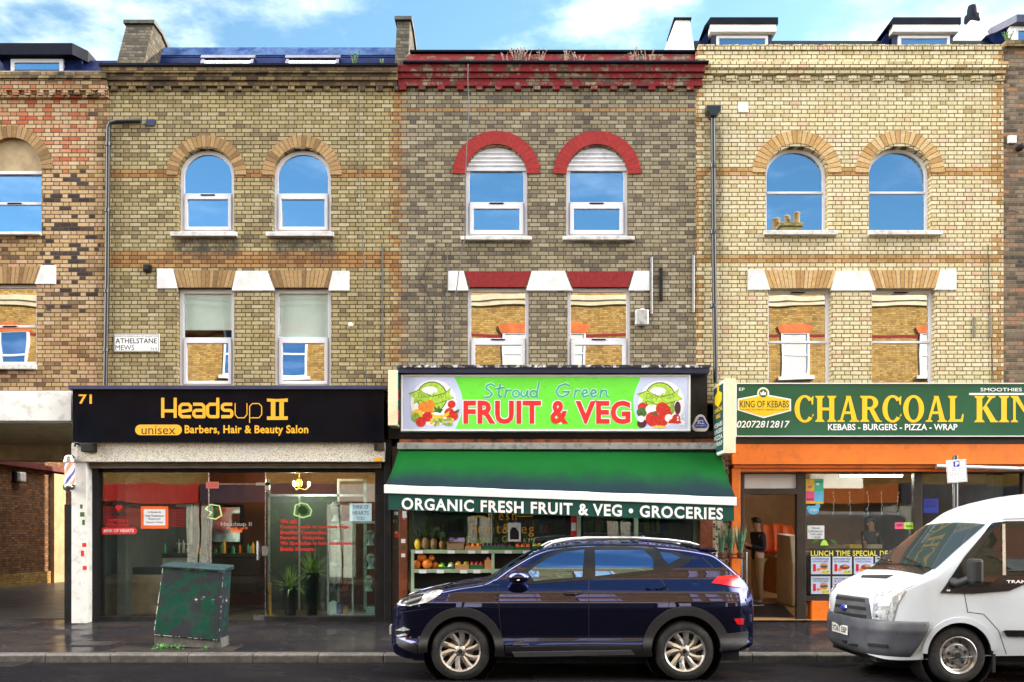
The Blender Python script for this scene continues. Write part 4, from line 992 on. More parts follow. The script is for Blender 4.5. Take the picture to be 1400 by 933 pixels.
pbr('sign_green', (0.14, 0.72, 0.05), 0.3, var=0.03)
pbr('sign_lavender', (0.55, 0.62, 0.86), 0.3, var=0.04)
pbr('teal_letter', (0.02, 0.42, 0.26), 0.4)
pbr('kebab_green', (0.010, 0.085, 0.042), 0.16, var=0.12, scale=1.0)
pbr('cream_box', (0.80, 0.66, 0.46), 0.45, var=0.06, dirt=(0.6, 0.42, 0.26), dirt_amt=0.4, dirt_scale=2)
pbr('brown_tile', (0.20, 0.055, 0.025), 0.3, var=0.3, scale=4, dirt=(0.06, 0.025, 0.015), dirt_amt=0.7)
pbr('rust_trim', (0.45, 0.14, 0.05), 0.7, var=0.3, dirt=(0.06, 0.03, 0.02), dirt_amt=0.9, dirt_scale=5)
pbr('tan_floor', (0.42, 0.24, 0.10), 0.4, var=0.1)
pbr('kebab_wall', (0.36, 0.20, 0.09), 0.7)
pbr('frame_brown', (0.035, 0.025, 0.02), 0.4, var=0.2)
pbr('paper', (0.75, 0.77, 0.80), 0.7, var=0.03)
pbr('ribbon_green', (0.38, 0.62, 0.06), 0.4, var=0.2, scale=18)
pbr('fruit_orange', (0.80, 0.22, 0.02), 0.45, var=0.2, scale=20)
pbr('fruit_red', (0.55, 0.025, 0.02), 0.3, var=0.25, scale=20)
pbr('fruit_yellow', (0.75, 0.50, 0.03), 0.45, var=0.2, scale=20)
pbr('fruit_green', (0.22, 0.36, 0.05), 0.45, var=0.3, scale=20)
pbr('fruit_purple', (0.07, 0.015, 0.04), 0.3, var=0.3, scale=20)
pbr('sign_blue', (0.02, 0.04, 0.36), 0.35)
emit('tube_light', (1.0, 0.93, 0.80), 34.0)
emit('cabinet_fill', (0.95, 1.0, 0.95), 24.0)
emit('bulb_light', (1.0, 0.88, 0.68), 200.0)
def mosaic():
    m, t, b, out = newmat('mosaic')
    p = opos(t); x, y, z = t.xyz(p); s = 0.045
    i = t.comb(t.m('FLOOR', t.m('DIVIDE', x, s)), t.m('FLOOR', t.m('DIVIDE', z, s)), 1.0)
    fx = t.m('FRACT', t.m('DIVIDE', x, s)); fz = t.m('FRACT', t.m('DIVIDE', z, s))
    k = t.m('MULTIPLY', t.m('GREATER_THAN', fx, 0.12), t.m('GREATER_THAN', fz, 0.12))
    c = t.ramp(t.white(i), [(0, (0.06, 0.035, 0.02)), (0.3, (0.35, 0.27, 0.17)), (0.6, (0.55, 0.48, 0.36)), (1, (0.62, 0.58, 0.5))], 'CONSTANT')
    t.put(b.inputs['Base Color'], t.mix(k, (0.5, 0.42, 0.34), c)); b.inputs['Roughness'].default_value = 0.3
mosaic()

def room(house, x0, x1, y1, z0, z1, wall, floor, back=None, y0=0.35):
    mb = MB()
    mb.box(x0, x1, y0, y1, z0 - 0.2, z0)
    mb.mat(1).box(x0, x1, y1, y1 + 0.05, z0, z1); mb.mat(0)
    mb.mat(2).box(x0 - 0.03, x0, y0, y1, z0, z1).box(x1, x1 + 0.03, y0, y1, z0, z1).box(x0, x1, y0, y1, z1, z1 + 0.05)
    return mb.build('shop_room', [M[floor], M[back or wall], M[wall]], house)
def rpx(a, b, c, d, Y): return rectpts(PX(a, Y), PX(b, Y), PZ(d, Y), PZ(c, Y))      # left, right, top, bottom in the photograph
def bpx(mb, a, b, c, d, y0, y1):
    """box whose front face fills the photograph's left, right, top, bottom at depth y0"""
    return mb.box(PX(a, y0), PX(b, y0), y0, y1, PZ(d, y0), PZ(c, y0))
def spx(mb, pts, w, Y, closed=False):
    return stroke(mb, PP(pts, Y), w * (D + Y) / F, Y, closed)
def tpx(mb, s, a, b, c, d, Y, **kw):
    return put_text(mb, s, PX(a, Y), PX(b, Y), PZ(d, Y), PZ(c, Y), Y, **kw)
def flat(mb, pts, Y): return mb.add([(a, Y, b) for a, b in PP(pts, Y)], [tuple(range(len(pts)))])
def disc(mb, cx, cy, r, Y, n=18, ry=None): return flat(mb, arc(cx, cy, r, 0, 360, n, ry)[:-1], Y)

# ================================================================ salon (under the yellow stock brick house)
XB0, XB1 = PX(99), PX(526)
room(hB, PX(122), PX(522), 3.8, 0.13, 3.25, 'salon_wall', 'room_floor', 'salon_back')
G = 0.12
sf = MB()
bpx(sf, 118, 134, 632, 855, 0.02, 0.30); bpx(sf, 512.5, 527, 632, 852, 0.02, 0.30)
bpx(sf, 134, 287, 843, 853, 0.04, 0.26); bpx(sf, 361, 512.5, 843, 853, 0.04, 0.26); bpx(sf, 287, 361, 849, 853, 0.05, 0.26)
bpx(sf, 134, 513, 640, 646, 0.10, 0.26)
sf = sf.build('shopfront', M['black_paint'], hB, bevel=0.006)
mb = MB(); bpx(mb, 118, 521, 632.5, 640, -0.10, 0.28)
z = PZ(634, -0.1)
for k in range(3): mb.prismx([(-0.10, PZ(633.6 + k * 2, -0.1)), (-0.115, PZ(634.4 + k * 2, -0.1)), (-0.10, PZ(635.2 + k * 2, -0.1))], PX(119), PX(520))
mb.build('shutter_box', M['shutter_grey'], sf)
def pane(parent, a, b, c, d, Y, mat, name='pane', th=0.010):
    return MB().box(PX(a, Y), PX(b, Y), Y, Y + th, PZ(d, Y), PZ(c, Y)).build(name, M[mat], parent)
pane(sf, 134, 284.5, 646, 843, G, 'shop_glass'); pane(sf, 363.5, 513, 646, 843, G, 'shop_glass')
mb = MB(); bpx(mb, 284.6, 285.6, 646, 843, G - 0.004, G + 0.014); bpx(mb, 362.2, 363.2, 646, 843, G - 0.004, G + 0.014)
bpx(mb, 285.6, 362.2, 661.5, 662.5, G - 0.004, G + 0.014)
bpx(mb, 350, 368, 660, 664, G - 0.03, G + 0.03); bpx(mb, 363, 368, 660, 670, G - 0.03, G + 0.03); mb.build('glass_fitting', M['steel'], sf)
door = MB().box(PX(286, G), PX(362, G), G, G + 0.012, PZ(848, G), PZ(663, G)).build('shop_door', M['shop_glass'], hB)
mb = MB(); bpx(mb, 346.5, 361.5, 841, 848, G - 0.015, G - 0.002); mb.build('door_fitting', M['steel'], door)
mb = MB(); a, y = PX(353.5, G), G - 0.06
mb.tube([(a, y, PZ(766, y)), (a, y, PZ(740, y))], 0.016, 8)
for q in (743, 763): mb.tube([(a, y, PZ(q, y)), (a, G, PZ(q, y))], 0.010, 6)
mb.build('handle', M['chrome'], door, smooth=50)
MB().box(PX(359, G), PX(366, G), G - 0.03, G - 0.002, PZ(760, G), PZ(747, G)).build('lock', M['steel'], door, bevel=0.004)
# pebbledash band, pilaster, fascia
MB().box(PX(105, -0.24), PX(526, -0.24), -0.24, 0.28, PZ(631.5, -0.24), PZ(604, -0.24)).build('pebbledash_band', M['pebbledash'], hB, bevel=0.006)
pl = MB(); bpx(pl, 97.5, 118, 606, 856, -0.20, 0.29); pl = pl.build('pilaster', M['white_paint'], hB, bevel=0.008)
mb = MB(); bpx(mb, 88, 98.5, 690, 858, -0.08, 0.28); mb.build('corner_post', M['black_paint'], hB)
bpx(MB(), 525.5, 535, 600, 853, -0.12, 0.29).build('pilaster', M['black_paint'], hB, bevel=0.006)
FS = -0.36
fb = thing('shop_sign', 'long glossy black fascia sign with gold writing over the salon window', 'sign', (PX(312), FS, PZ(568)))
mb = MB(); mb.box(PX(99, FS), PX(525, FS), FS, 0.005, PZ(604.5, FS), PZ(531, FS)); mb.build('sign_panel', M['fascia_black'], fb, bevel=0.006)
mb = MB(); bpx(mb, 93, 527, 527, 532.5, FS - 0.05, 0.004); mb.build('sign_lip', M['navy_paint'], fb, bevel=0.006)
L = FS - 0.004
mb = MB()
tpx(mb, '71', 107.5, 125.5, 539.5, 552.5, L, off=0.02)
w = 4.3
for pts in ([(222.5, 544), (222.5, 571.5)], [(239.5, 544), (239.5, 571.5)], [(222.5, 562), (239.5, 562)],
            [(261, 570), (249, 570), (246, 567), (246, 556), (249, 553), (258, 553), (260.5, 556), (260.5, 561), (247, 563)],
            [(264, 553), (276, 553), (279, 556), (279, 570), (267.5, 570), (265, 567.5), (265, 563.5), (267.5, 561.3), (279, 561.3)],
            [(297.8, 544), (297.8, 570), (287, 570), (283.8, 567), (283.8, 556), (287, 553), (297.8, 553)],
            [(317.5, 553), (306.5, 553), (304, 555), (304, 559), (306.5, 561.3), (315, 561.3), (317, 563.5), (317, 568), (315, 570), (302.5, 570)]):
    spx(mb, pts, w, L)
for pts in ([(321.5, 551.5), (321.5, 567), (325, 571.5), (334, 571.5), (337.7, 567), (337.7, 551.5)], [(341.3, 578.5), (341.3, 556), (345, 552), (354, 552), (357.8, 556), (357.8, 567), (354, 571.5), (341.3, 571.5)]): spx(mb, pts, 1.3, L)
for pts in ([(373.5, 548), (373.5, 571)], [(385, 548), (385, 571)]): spx(mb, pts, 6.2, L)
for yb in (547.3, 571.8): flat(mb, [(365, yb + (2 if yb < 560 else 2.6)), (365, yb - 2.2), (379, yb - 1.4 if yb < 560 else yb - 2.2), (393.5, yb - 2.4), (393.5, yb + 2.4)], L - 0.0022)
mb.build('lettering', M['gold_letter'], fb, normals=False)
mb = MB(); flat(mb, arc(192, 588, 7.2, 90, 270, 12) + arc(241.5, 588, 7.2, -90, 90, 12), L); tpx(mb, 'Barbers, Hair & Beauty Salon', 252.5, 421.5, 581.5, 596, L, off=0.026, space=1.05)
mb.build('lettering', M['gold_letter'], fb, normals=False)
mb = MB(); tpx(mb, 'unisex', 193.5, 240, 582.5, 594, L - 0.0008); mb.build('lettering', M['black_letter'], fb, normals=False)
# things on the salon front
bp = thing('barber_pole', 'barber pole with silver caps and slanted red and blue stripes on the white pilaster', 'barber pole', (PX(95, -0.3), -0.3, PZ(672, -0.3)))
def stripes():
    m, t, b, out = newmat('barber_stripes')
    x, y, z = t.xyz(opos(t))
    a = t.m('FRACT', t.m('ADD', t.m('MULTIPLY', t.m('ARCTAN2', y, x), 1 / math.pi), t.m('MULTIPLY', z, -2.6)))
    c = t.ramp(a, [(0, (0.78, 0.76, 0.74)), (0.22, (0.10, 0.10, 0.42)), (0.42, (0.78, 0.76, 0.74)), (0.62, (0.72, 0.30, 0.20)), (0.9, (0.78, 0.76, 0.74))], 'CONSTANT')
    t.put(b.inputs['Base Color'], c); b.inputs['Roughness'].default_value = 0.15
stripes()
Y = -0.34; cx = PX(95.3, Y); zb, zt = PZ(663, Y), PZ(632, Y)
MB().lathe([(0.0, 0.0), (0.088, 0.0), (0.088, zt - zb), (0, zt - zb)], (cx, Y, zb), n=20).build('striped_drum', M['barber_stripes'], bp, smooth=40, origin=(cx, Y, zb))
MB().lathe([(0.0, -0.12), (0.05, -0.12), (0.10, -0.09), (0.115, -0.05), (0.10, -0.04), (0.115, -0.02), (0.10, 0.0), (0.0, 0.0)], (cx, Y, zb), n=20).build('base_cap', M['chrome'], bp, smooth=50)
MB().lathe([(0.0, 0.0), (0.11, 0.0), (0.11, 0.03), (0.10, 0.035), (0.10, 0.07), (0.085, 0.11), (0.04, 0.135), (0, 0.14)], (cx, Y, zt), n=20).build('top_cap', M['chrome'], bp, smooth=50)
MB().box(cx - 0.03, cx + 0.03, Y + 0.05, -0.19, zb - 0.06, zb - 0.02).box(cx - 0.03, cx + 0.03, Y + 0.05, -0.19, zt + 0.02, zt + 0.06).build('bracket', M['black_paint'], bp)
ab = thing('bracket_lamp', 'black lamp box hanging at the left end of the pebbledash band', 'wall lamp', (PX(117, -0.35), -0.35, PZ(612, -0.35)))
MB().box(PX(110, -0.42), PX(127, -0.42), -0.42, -0.245, PZ(618, -0.42), PZ(605.5, -0.42)).build('lamp_body', M['black_paint'], ab, bevel=0.015)
mb = MB(); mb.tube([(PX(112, -0.3), -0.3, PZ(612)), (PX(105, -0.3), -0.34, PZ(609)), (PX(101, -0.3), -0.26, PZ(612))], 0.02, 6); mb.build('arm', M['black_paint'], ab)
ab = thing('bracket_lamp', 'small dark box at the right end of the pebbledash band', 'wall lamp', (PX(516, -0.35), -0.35, PZ(612, -0.35)))
MB().box(PX(511, -0.32), PX(525, -0.32), -0.32, -0.245, PZ(616, -0.32), PZ(604.8, -0.32)).build('lamp_body', M['dark_wood'], ab, bevel=0.01)
MB().box(PX(511.5, -0.36), PX(515, -0.36), -0.36, -0.322, PZ(615, -0.36), PZ(606.5, -0.36)).build('front_plate', M['black_paint'], ab)
tag(MB().box(PX(512, -0.25), PX(522, -0.25), -0.246, -0.241, PZ(631, -0.25), PZ(626, -0.25)).build('sticker', M['gold_letter']), 'small yellow sticker on the right end of the pebbledash band', 'sticker')
# ================================================================ greengrocer (under the grey brick house)
room(hC, PX(560), PX(945), 5.0, 0.13, 3.3, 'salon_wall', 'room_floor', 'dark_wood')
GC = 0.25
FC = -0.40
# fascia: black boarded backing with a peeling cornice (part of the house)
mb = MB(); bpx(mb, 531, 967, 506, 600, -0.20, 0.003); mb.build('fascia_board', M['black_paint'], hC)
mb = MB(); mb.prismx([(-0.48, PZ(510, -0.48)), (-0.5, PZ(502, -0.48)), (-0.44, PZ(500, -0.48)), (-0.002, PZ(498, -0.3)), (-0.002, PZ(510, -0.48))], PX(543, -0.48), PX(970, -0.48)); mb.build('fascia_cornice', M['navy_paint'], hC)
mb = MB(); mb.prismx([(-0.53, PZ(503, -0.5)), (-0.53, PZ(499.5, -0.5)), (0.0, PZ(497.5, -0.3)), (0.0, PZ(500, -0.4))], PX(542, -0.5), PX(971, -0.5)); mb.build('cornice_edge', M['black_peeling'], hC)
mb = MB(); bpx(mb, 546, 990, 598.5, 606, -0.17, 0.0); mb.build('shop_lintel', M['rust_trim'], hC)
mb = MB(); bpx(mb, 546, 978, 589, 597.5, -0.24, -0.005); mb.build('soffit', M['black_paint'], hC)
# frame
sf = MB()
for a, b in ((558.5, 565.5), (671.5, 673), (789, 794), (867, 872.5), (949, 956)): bpx(sf, a, b, 610, 852, GC - 0.05, GC + 0.06)
bpx(sf, 558.5, 956, 608, 616, GC - 0.05, GC + 0.06); bpx(sf, 558.5, 956, 838, 853, GC - 0.05, GC + 0.06)
sf = sf.build('shopfront', M['grocer_green'], hC, bevel=0.006)
for a, b in ((566, 671), (673.5, 789), (794.5, 867), (873, 949)): pane(sf, a, b, 616, 838, GC, 'shop_glass_clear')
bpx(MB(), 535, 545, 610, 853, -0.05, 0.29).build('pilaster', M['dark_wood'], hC, bevel=0.006)
bpx(MB(), 545.2, 557, 606, 853, -0.08, 0.29).build('pilaster', M['brown_tile'], hC, bevel=0.008)
bpx(MB(), 957, 974.8, 600, 853, -0.06, 0.29).build('pilaster', M['brown_tile'], hC, bevel=0.008)
bpx(MB(), 975, 997, 600, 853, -0.04, 0.29).build('pilaster', M['mosaic'], hC)
# writing on the glass
mb = MB(); y = GC - 0.003
tpx(mb, 'fresh', 667, 706, 698, 711.5, y, off=-0.012, space=1.25); tpx(mb, 'Fruit&Veg', 644, 730, 716, 734, y, off=-0.012, space=1.2)
for a, b in ((644, 664), (708, 728)): flat(mb, [(a, 706.8), (b, 706.8), (b, 705.6), (a, 705.6)], y)
mb.build('lettering', M['gold_letter'], sf, normals=False)
mb = MB(); tpx(mb, 'Organic Grocery', 637, 732, 733, 744.5, y, off=-0.016, space=1.2); mb.build('lettering', M['ribbon_green'], sf, normals=False)
# illuminated sign box
gs = thing('shop_sign', 'bright green greengrocer sign box with red capitals and fruit pictures at both ends', 'sign', (PX(745), FC, PZ(552)))
MB().box(PX(548, FC), PX(944, FC), FC, -0.205, PZ(590, FC), PZ(512.5, FC)).build('sign_box', M['alu_white'], gs, bevel=0.005)
o = rpx(548.2, 943.8, 512.7, 589.8, FC); mb = MB(); ring(mb, o, inset(o, 0.028), FC - 0.016, FC - 0.0005); mb.build('sign_frame', M['alu_white'], gs, bevel=0.003)
b = FC - 0.004
mb = MB(); flat(mb, [(551.8, 586.5), (940.2, 586.5), (940.2, 515.8), (551.8, 515.8)], b); mb.build('sign_face', M['sign_lavender'], gs, normals=False)
mb = MB(); flat(mb, [(621, 515.8)] + [(621 + 11.5 * math.sin(math.pi * k / 16) + (2 if k > 8 else 0) * (k - 8) / 8 - 0.0, 515.8 + 70.7 * k / 16) for k in range(1, 16)] + [(622, 586.5), (877, 586.5)] + [(877 - 11.5 * math.sin(math.pi * k / 16), 586.5 - 70.7 * k / 16) for k in range(1, 16)] + [(876, 515.8)], b - 0.001)
mb.build('sign_field', M['sign_green'], gs, normals=False)
def script(mb, w, Y):
    J = [[(676, 527.5), (671, 525), (666, 527), (664.5, 531), (670, 535), (673, 539), (669, 543), (662, 543.5)], [(684, 525), (681.5, 538), (683, 543), (686, 542)], [(677.5, 532), (689, 530)],
         [(692, 533), (690.5, 543.5)], [(691, 538), (694.5, 533.5), (698.5, 534)], arc(705.5, 538.5, 4.6, 0, 360, 12), [(713.5, 533.5), (712.5, 540), (715, 543), (719, 541), (721.5, 534), (720.5, 541), (722.5, 543)],
         arc(729.5, 538.7, 4.4, 0, 360, 12), [(737, 523), (733.5, 541), (735, 543.5)],
         [(778.5, 527.5), (773, 525), (765, 528), (760.5, 535), (763.5, 541.5), (770, 542.5), (776, 539.5), (778.5, 535.5), (770, 535.8)], [(787, 533), (785, 543.5)], [(785.5, 538.5), (789, 533.5), (793, 534.5)],
         [(796, 539), (803, 537), (802, 533.5), (798, 533.5), (795.3, 538.5), (798, 543), (804, 541)], [(808, 539), (815, 537), (814, 533.5), (810, 533.5), (807.3, 538.5), (810, 543), (816, 541)],
         [(822, 533), (820.5, 543.5)], [(821, 539), (825, 533.8), (829, 534.5), (829, 541), (832, 543)]]
    for p in J: spx(mb, p, w, Y)
mb = MB(); script(mb, 4.0, b - 0.0022); 
for s_, a, c in (('FRUIT', 633, 740), ('&', 752, 778), ('VEG', 786, 862.5)): tpx(mb, s_, a - 1, c + 1, 547, 580.6, b - 0.0024, off=0.062, space=1.06)
mb.build('letter_outline', M['white_letter'], gs, normals=False)
mb = MB(); script(mb, 2.5, b - 0.0055); mb.build('lettering', M['teal_letter'], gs, normals=False)
mb = MB()
for s_, a, c in (('FRUIT', 633.6, 739.6), ('&', 752.6, 777), ('VEG', 786.8, 861.8)): tpx(mb, s_, a, c, 548, 580, b - 0.0052, off=0.035, space=1.06)
mb.build('lettering', M['red_letter'], gs, normals=False)
def produce_picture(cx, cy, veg):
    """printed still life: pale disc, ribbon and a heap of produce"""
    names = ['ribbon_green', 'black_letter', 'fruit_orange', 'fruit_red', 'fruit_yellow', 'fruit_green', 'fruit_purple', 'white_letter', 'leaf_green']
    mb = MB(); z = [b - 0.0030]
    def put(mi, f, *a, **k):
        mb.mat(mi); z[0] -= 0.00012; f(mb, *a, z[0], **k)
    put(7, disc, cx + 2, cy, 32, ry=32)
    put(1, disc, cx, cy - 8, 21.2); put(0, disc, cx, cy - 8, 20)
    put(7, disc, cx - 3, cy - 17, 11, ry=5.5)
    for mi, g in ((1, 0.8), (0, 0)):
        put(mi, flat, [(cx - 31 - g, cy - 12 - g), (cx - 18, cy - 17 - g), (cx, cy - 8 - g), (cx + 18, cy - 13 - g), (cx + 26, cy - 20 - g), (cx + 24, cy - 12), (cx + 30 + g, cy - 6), (cx + 18, cy - 3 + g), (cx, cy + 3 + g), (cx - 17, cy - 4 + g), (cx - 25, cy + 1 + g), (cx - 24, cy - 6)])
    mb.mat(1); z[0] -= 0.0002; tpx(mb, 'Daily Fresh', cx - 19, cx + 19, cy - 14, cy - 4, z[0], off=-0.02, shear=0.2)
    R_ = random.Random(4 + veg)
    if not veg:
        for (dx, dy, r, mi) in ((-12, 6, 7, 2), (-3, 3, 7, 2), (-4, 10, 6, 2), (-20, 17, 8, 4), (-22, 20, 6, 5), (-6, 19, 7, 3), (-15, 26, 7, 3), (27, 2, 5.5, 3), (24, 14, 7, 3), (30, 18, 6, 3)):
            put(mi, disc, cx + dx, cy + dy, r)
        put(8, flat, [(cx + 4, cy + 12), (cx + 3, cy + 4), (cx + 7, cy + 8), (cx + 10, cy + 3), (cx + 11, cy + 9), (cx + 16, cy + 8), (cx + 12, cy + 14)])
        put(4, flat, [(cx - 2, cy + 14), (cx + 6, cy + 17), (cx + 16, cy + 16), (cx + 24, cy + 11), (cx + 23, cy + 17), (cx + 15, cy + 21), (cx + 4, cy + 21)])
        for k in range(34): put(5 if k % 3 else 4, disc, cx + 12 + R_.uniform(-14, 16), cy + 25 + R_.uniform(-4, 6), 2.1, n=10)
        put(8, flat, [(cx + 30, cy + 12), (cx + 38, cy + 8), (cx + 36, cy + 14)])
    else:
        for (dx, dy, r, mi) in ((-24, 5, 6.5, 3), (-25, 12, 7, 8), (-25, 27, 6.5, 6), (-26, 21, 4.5, 7), (-14, 8, 6, 7), (-8, 6, 4.5, 7), (3, 7, 9, 3), (8, 12, 9, 3), (-10, 21, 10, 3), (2, 23, 9, 3), (12, 20, 5.5, 7), (22, 20, 5.5, 3), (30, 26, 4, 7)):
            put(mi, disc, cx + dx, cy + dy, r)
        put(6, disc, cx + 24, cy + 6, 4.2, ry=9); put(5, disc, cx + 17, cy + 6, 3, ry=8)
        put(3, flat, arc(cx + 20, cy + 27, 9, 180, 360, 10, 7)); put(4, flat, [(cx - 12, cy + 31), (cx + 2, cy + 30), (cx + 10, cy + 32), (cx - 2, cy + 34)])
        put(8, flat, [(cx - 14, cy + 14), (cx - 6, cy + 12), (cx - 2, cy + 15), (cx - 8, cy + 16)])
        for k in range(10): put(7, disc, cx + 28 + R_.uniform(-4, 6), cy + 22 + R_.uniform(-6, 8), 1.4, n=8)
    mb.build('produce_picture', [M[n] for n in names], gs, normals=False)
produce_picture(590.5, 551, 0); produce_picture(902.5, 552, 1)
# small return box at the left end
rb = thing('projecting_sign', 'narrow cream box sign with a green side, left of the bright green sign', 'sign', (PX(538), -0.6, PZ(550)))
Y0, Y1 = -0.62, -0.405
x0, x1 = PX(530.5, Y0), PX(543.5, Y0)
MB().box(x0, x1, Y0, -0.18, PZ(582, Y0), PZ(506, Y0)).build('sign_box', M['cream_box'], rb, bevel=0.01)
MB().box(x1 + 0.001, x1 + 0.006, Y0 + 0.02, Y1 - 0.02, PZ(580, Y0), PZ(508, Y0)).build('sign_face', M['valance_green'], rb)
mb = MB(); put_text(mb, 'FRUIT', Y0 + 0.04, Y1 - 0.04, PZ(546, Y0), PZ(532, Y0), x1 + 0.008, axis='X', off=0.02); put_text(mb, 'VEG', Y0 + 0.04, Y1 - 0.04, PZ(575, Y0), PZ(560, Y0), x1 + 0.008, axis='X', off=0.02); mb.build('lettering', M['red_letter'], rb, normals=False)
# alarm box
al = thing('alarm_box', 'white alarm box with a dark blue triangle below the end of the green sign', 'alarm box', (PX(958), -0.3, PZ(578)))
Y = -0.30
MB().prism(PP([(947, 582), (948, 587), (951, 590), (965, 590), (968, 587), (969.5, 582), (963, 569), (960, 567), (956, 567), (953, 569)], Y), Y, -0.202).build('alarm_case', M['white_paint'], al, bevel=0.006)
mb = MB(); flat(mb, [(948.5, 582), (951, 585.5), (965.5, 585.5), (968, 582), (961, 570), (956, 570)], Y - 0.003); mb.build('blue_plate', M['sign_blue'], al, normals=False)
mb = MB(); tpx(mb, 'ADT', 953.5, 963, 575.5, 580, Y - 0.0045, off=0.02) if False else tpx(mb, 'SCL', 953.5, 963, 574.5, 580, Y - 0.0045, off=0.02); tpx(mb, 'SECURITY', 951, 965.5, 581.3, 583.2, Y - 0.0045); mb.build('lettering', M['white_letter'], al, normals=False)
# awning: sagging to the right
aw = thing('awning', 'dark green shop awning with white lettering on its valance over the greengrocer', 'awning', (PX(765), -0.9, 2.6))
YB, YF = -0.34, -1.67
xl0, xr0 = PX(545, YB), PX(984, YB); zl0, zr0_ = PZ(615, YB), PZ(617, YB)
xl1, xr1 = PX(525.5, YF), PX(1006.5, YF); zl1, zr1 = PZ(664, YF), PZ(681, YF)
rows = []
for j in range(13):
    t = j / 12; row = []
    for i in range(41):
        u = i / 40
        sag = -0.05 * math.sin(math.pi * t) - 0.016 * math.sin(math.pi * t) * math.cos(u * math.pi * 10) - 0.010 * t * math.sin(u * 23.0 + 2.5 * t)
        row.append((xl0 + (xr0 - xl0) * u + ((xl1 - xl0) + (xr1 - xl1 - xr0 + xl0) * u) * t, YB + (YF - YB) * t, (zl0 + (zr0_ - zl0) * u) * (1 - t) + (zl1 + (zr1 - zl1) * u) * t + sag))
    rows.append(row)
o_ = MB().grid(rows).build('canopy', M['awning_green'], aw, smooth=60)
sd = o_.modifiers.new('cloth', 'SOLIDIFY'); sd.thickness = 0.006; sd.offset = -1
mb = MB(); n = 12
for i in range(n):
    u0, u1 = i / n, (i + 1) / n
    def pt(u): return xl1 + (xr1 - xl1) * u, zl1 + (zr1 - zl1) * u
    (a, za_), (c, zc_) = pt(u0), pt(u1)
    h = 0.125
    mb.add([(a, YF - 0.035, za_ - h), (c, YF - 0.035, zc_ - h), (c, YF + 0.03, zc_ - h), (a, YF + 0.03, za_ - h), (a, YF - 0.035, za_ + 0.0), (c, YF - 0.035, zc_ + 0.0), (c, YF + 0.03, zc_ + 0.015), (a, YF + 0.03, za_ + 0.015)], [(0, 3, 2, 1), (4, 5, 6, 7), (0, 1, 5, 4), (2, 3, 7, 6)])
mb.build('front_bar', M['alu_white'], aw, weld=True)
vl = MB(); a, c = PX(531, YF), PX(1003.5, YF)
rows = []
for j in range(5):
    t = j / 4
    rows.append([(a + (c - a) * i / 60, YF - 0.008 + 0.006 * math.sin(i * 0.9) * t, zl1 + (zr1 - zl1) * (i / 60) - 0.124 - t * (0.275 - 0.015 * (i / 60))) for i in range(61)])
vl = vl.grid(rows).build('valance', M['valance_green'], aw, smooth=60)
mb = MB(); yv = YF - 0.018
za_, zb_ = PZ(697, yv), PZ(680.5, yv)
put_text(mb, 'ORGANIC FRESH FRUIT & VEG • GROCERIES', PX(549, yv), PX(988.5, yv), za_, zb_, yv, off=0.03, space=1.12, rise=-(14.0 * (D + yv) / F))
mb.build('lettering', M['white_letter'], vl, normals=False)
mb = MB(); mb.prismx([(YB - 0.06, PZ(615, YB)), (YB - 0.08, PZ(606.5, YB)), (-0.171, PZ(604, YB)), (-0.171, PZ(616, YB))], PX(544, YB), PX(985, YB)); mb.build('cassette', M['alu'], aw, bevel=0.008)
for u in (0.06, 0.94):
    x0 = xl0 + (xr0 - xl0) * u; x1 = xl1 + (xr1 - xl1) * u; zf = zl1 + (zr1 - zl1) * u - 0.06
    MB().tube([(x0, YB + 0.1, zl0 - 0.06), (x0 + (0.35 if u < .5 else -0.35), (YB + YF) / 2, (zl0 + zf) / 2 - 0.06), (x1, YF + 0.05, zf)], 0.022, 8).build('folding_arm', M['alu_white'], aw)
# ================================================================ kebab shop (under the cream house)
GD = 0.16
z0f = 0.15
mb = MB(); xA, xB = PX(1006), PX(1440)
mb.grid([[(xA, 0.0, z0f), (xB, 0.0, z0f)], [(xA, 0.3, z0f + 0.02), (xB, 0.3, z0f + 0.02)], [(xA, 1.1, 0.32), (xB, 1.1, 0.32)], [(xA, 6.0, 0.34), (xB, 6.0, 0.34)]])
mb.mat(1).box(xA, xB, 6.0, 6.05, 0.2, 3.2); mb.box(xA - 0.04, xA, 0.3, 6, 0.1, 3.2); mb.box(xB, xB + 0.04, 0.3, 6, 0.1, 3.2); mb.box(xA, xB, 0.3, 6, 3.0, 3.05)
mb.build('shop_room', [M['tan_floor'], M['kebab_wall']], hD)
sf = MB()
for a, b in ((1013, 1017.5), (1089.5, 1102), (1250, 1261), (1398, 1410)): bpx(sf, a, b, 645, 852 if a < 1200 else 852, GD - 0.05, GD + 0.07)
bpx(sf, 1017.5, 1089.5, 645, 648, GD - 0.05, GD + 0.07); bpx(sf, 1017.5, 1089.5, 668.5, 676, GD - 0.05, GD + 0.07); bpx(sf, 1102, 1398, 645, 647.5, GD - 0.05, GD + 0.07)
bpx(sf, 1102, 1398, 815, 822, GD - 0.05, GD + 0.07); bpx(sf, 1017.5, 1089.5, 848.6, 851, GD - 0.02, GD + 0.07)
sf = sf.build('shopfront', M['frame_brown'], hD, bevel=0.006)
pane(sf, 1102, 1250, 647.5, 815, GD, 'shop_glass_clear'); pane(sf, 1261, 1398, 647.5, 815, GD, 'shop_glass_clear')
tp = MB().box(PX(1018, GD), PX(1089, GD), GD, GD + 0.01, PZ(668, GD), PZ(648.5, GD)).build('transom_light', M['blind_cream'], sf)
bpx(MB(), 1110, 1145, 822, 851, 0.06, 0.3).build('stall_riser', M['orange_paint'], hD, bevel=0.006); bpx(MB(), 1146, 1410, 822, 851, 0.06, 0.3).build('stall_riser', M['orange_paint'], hD, bevel=0.006)
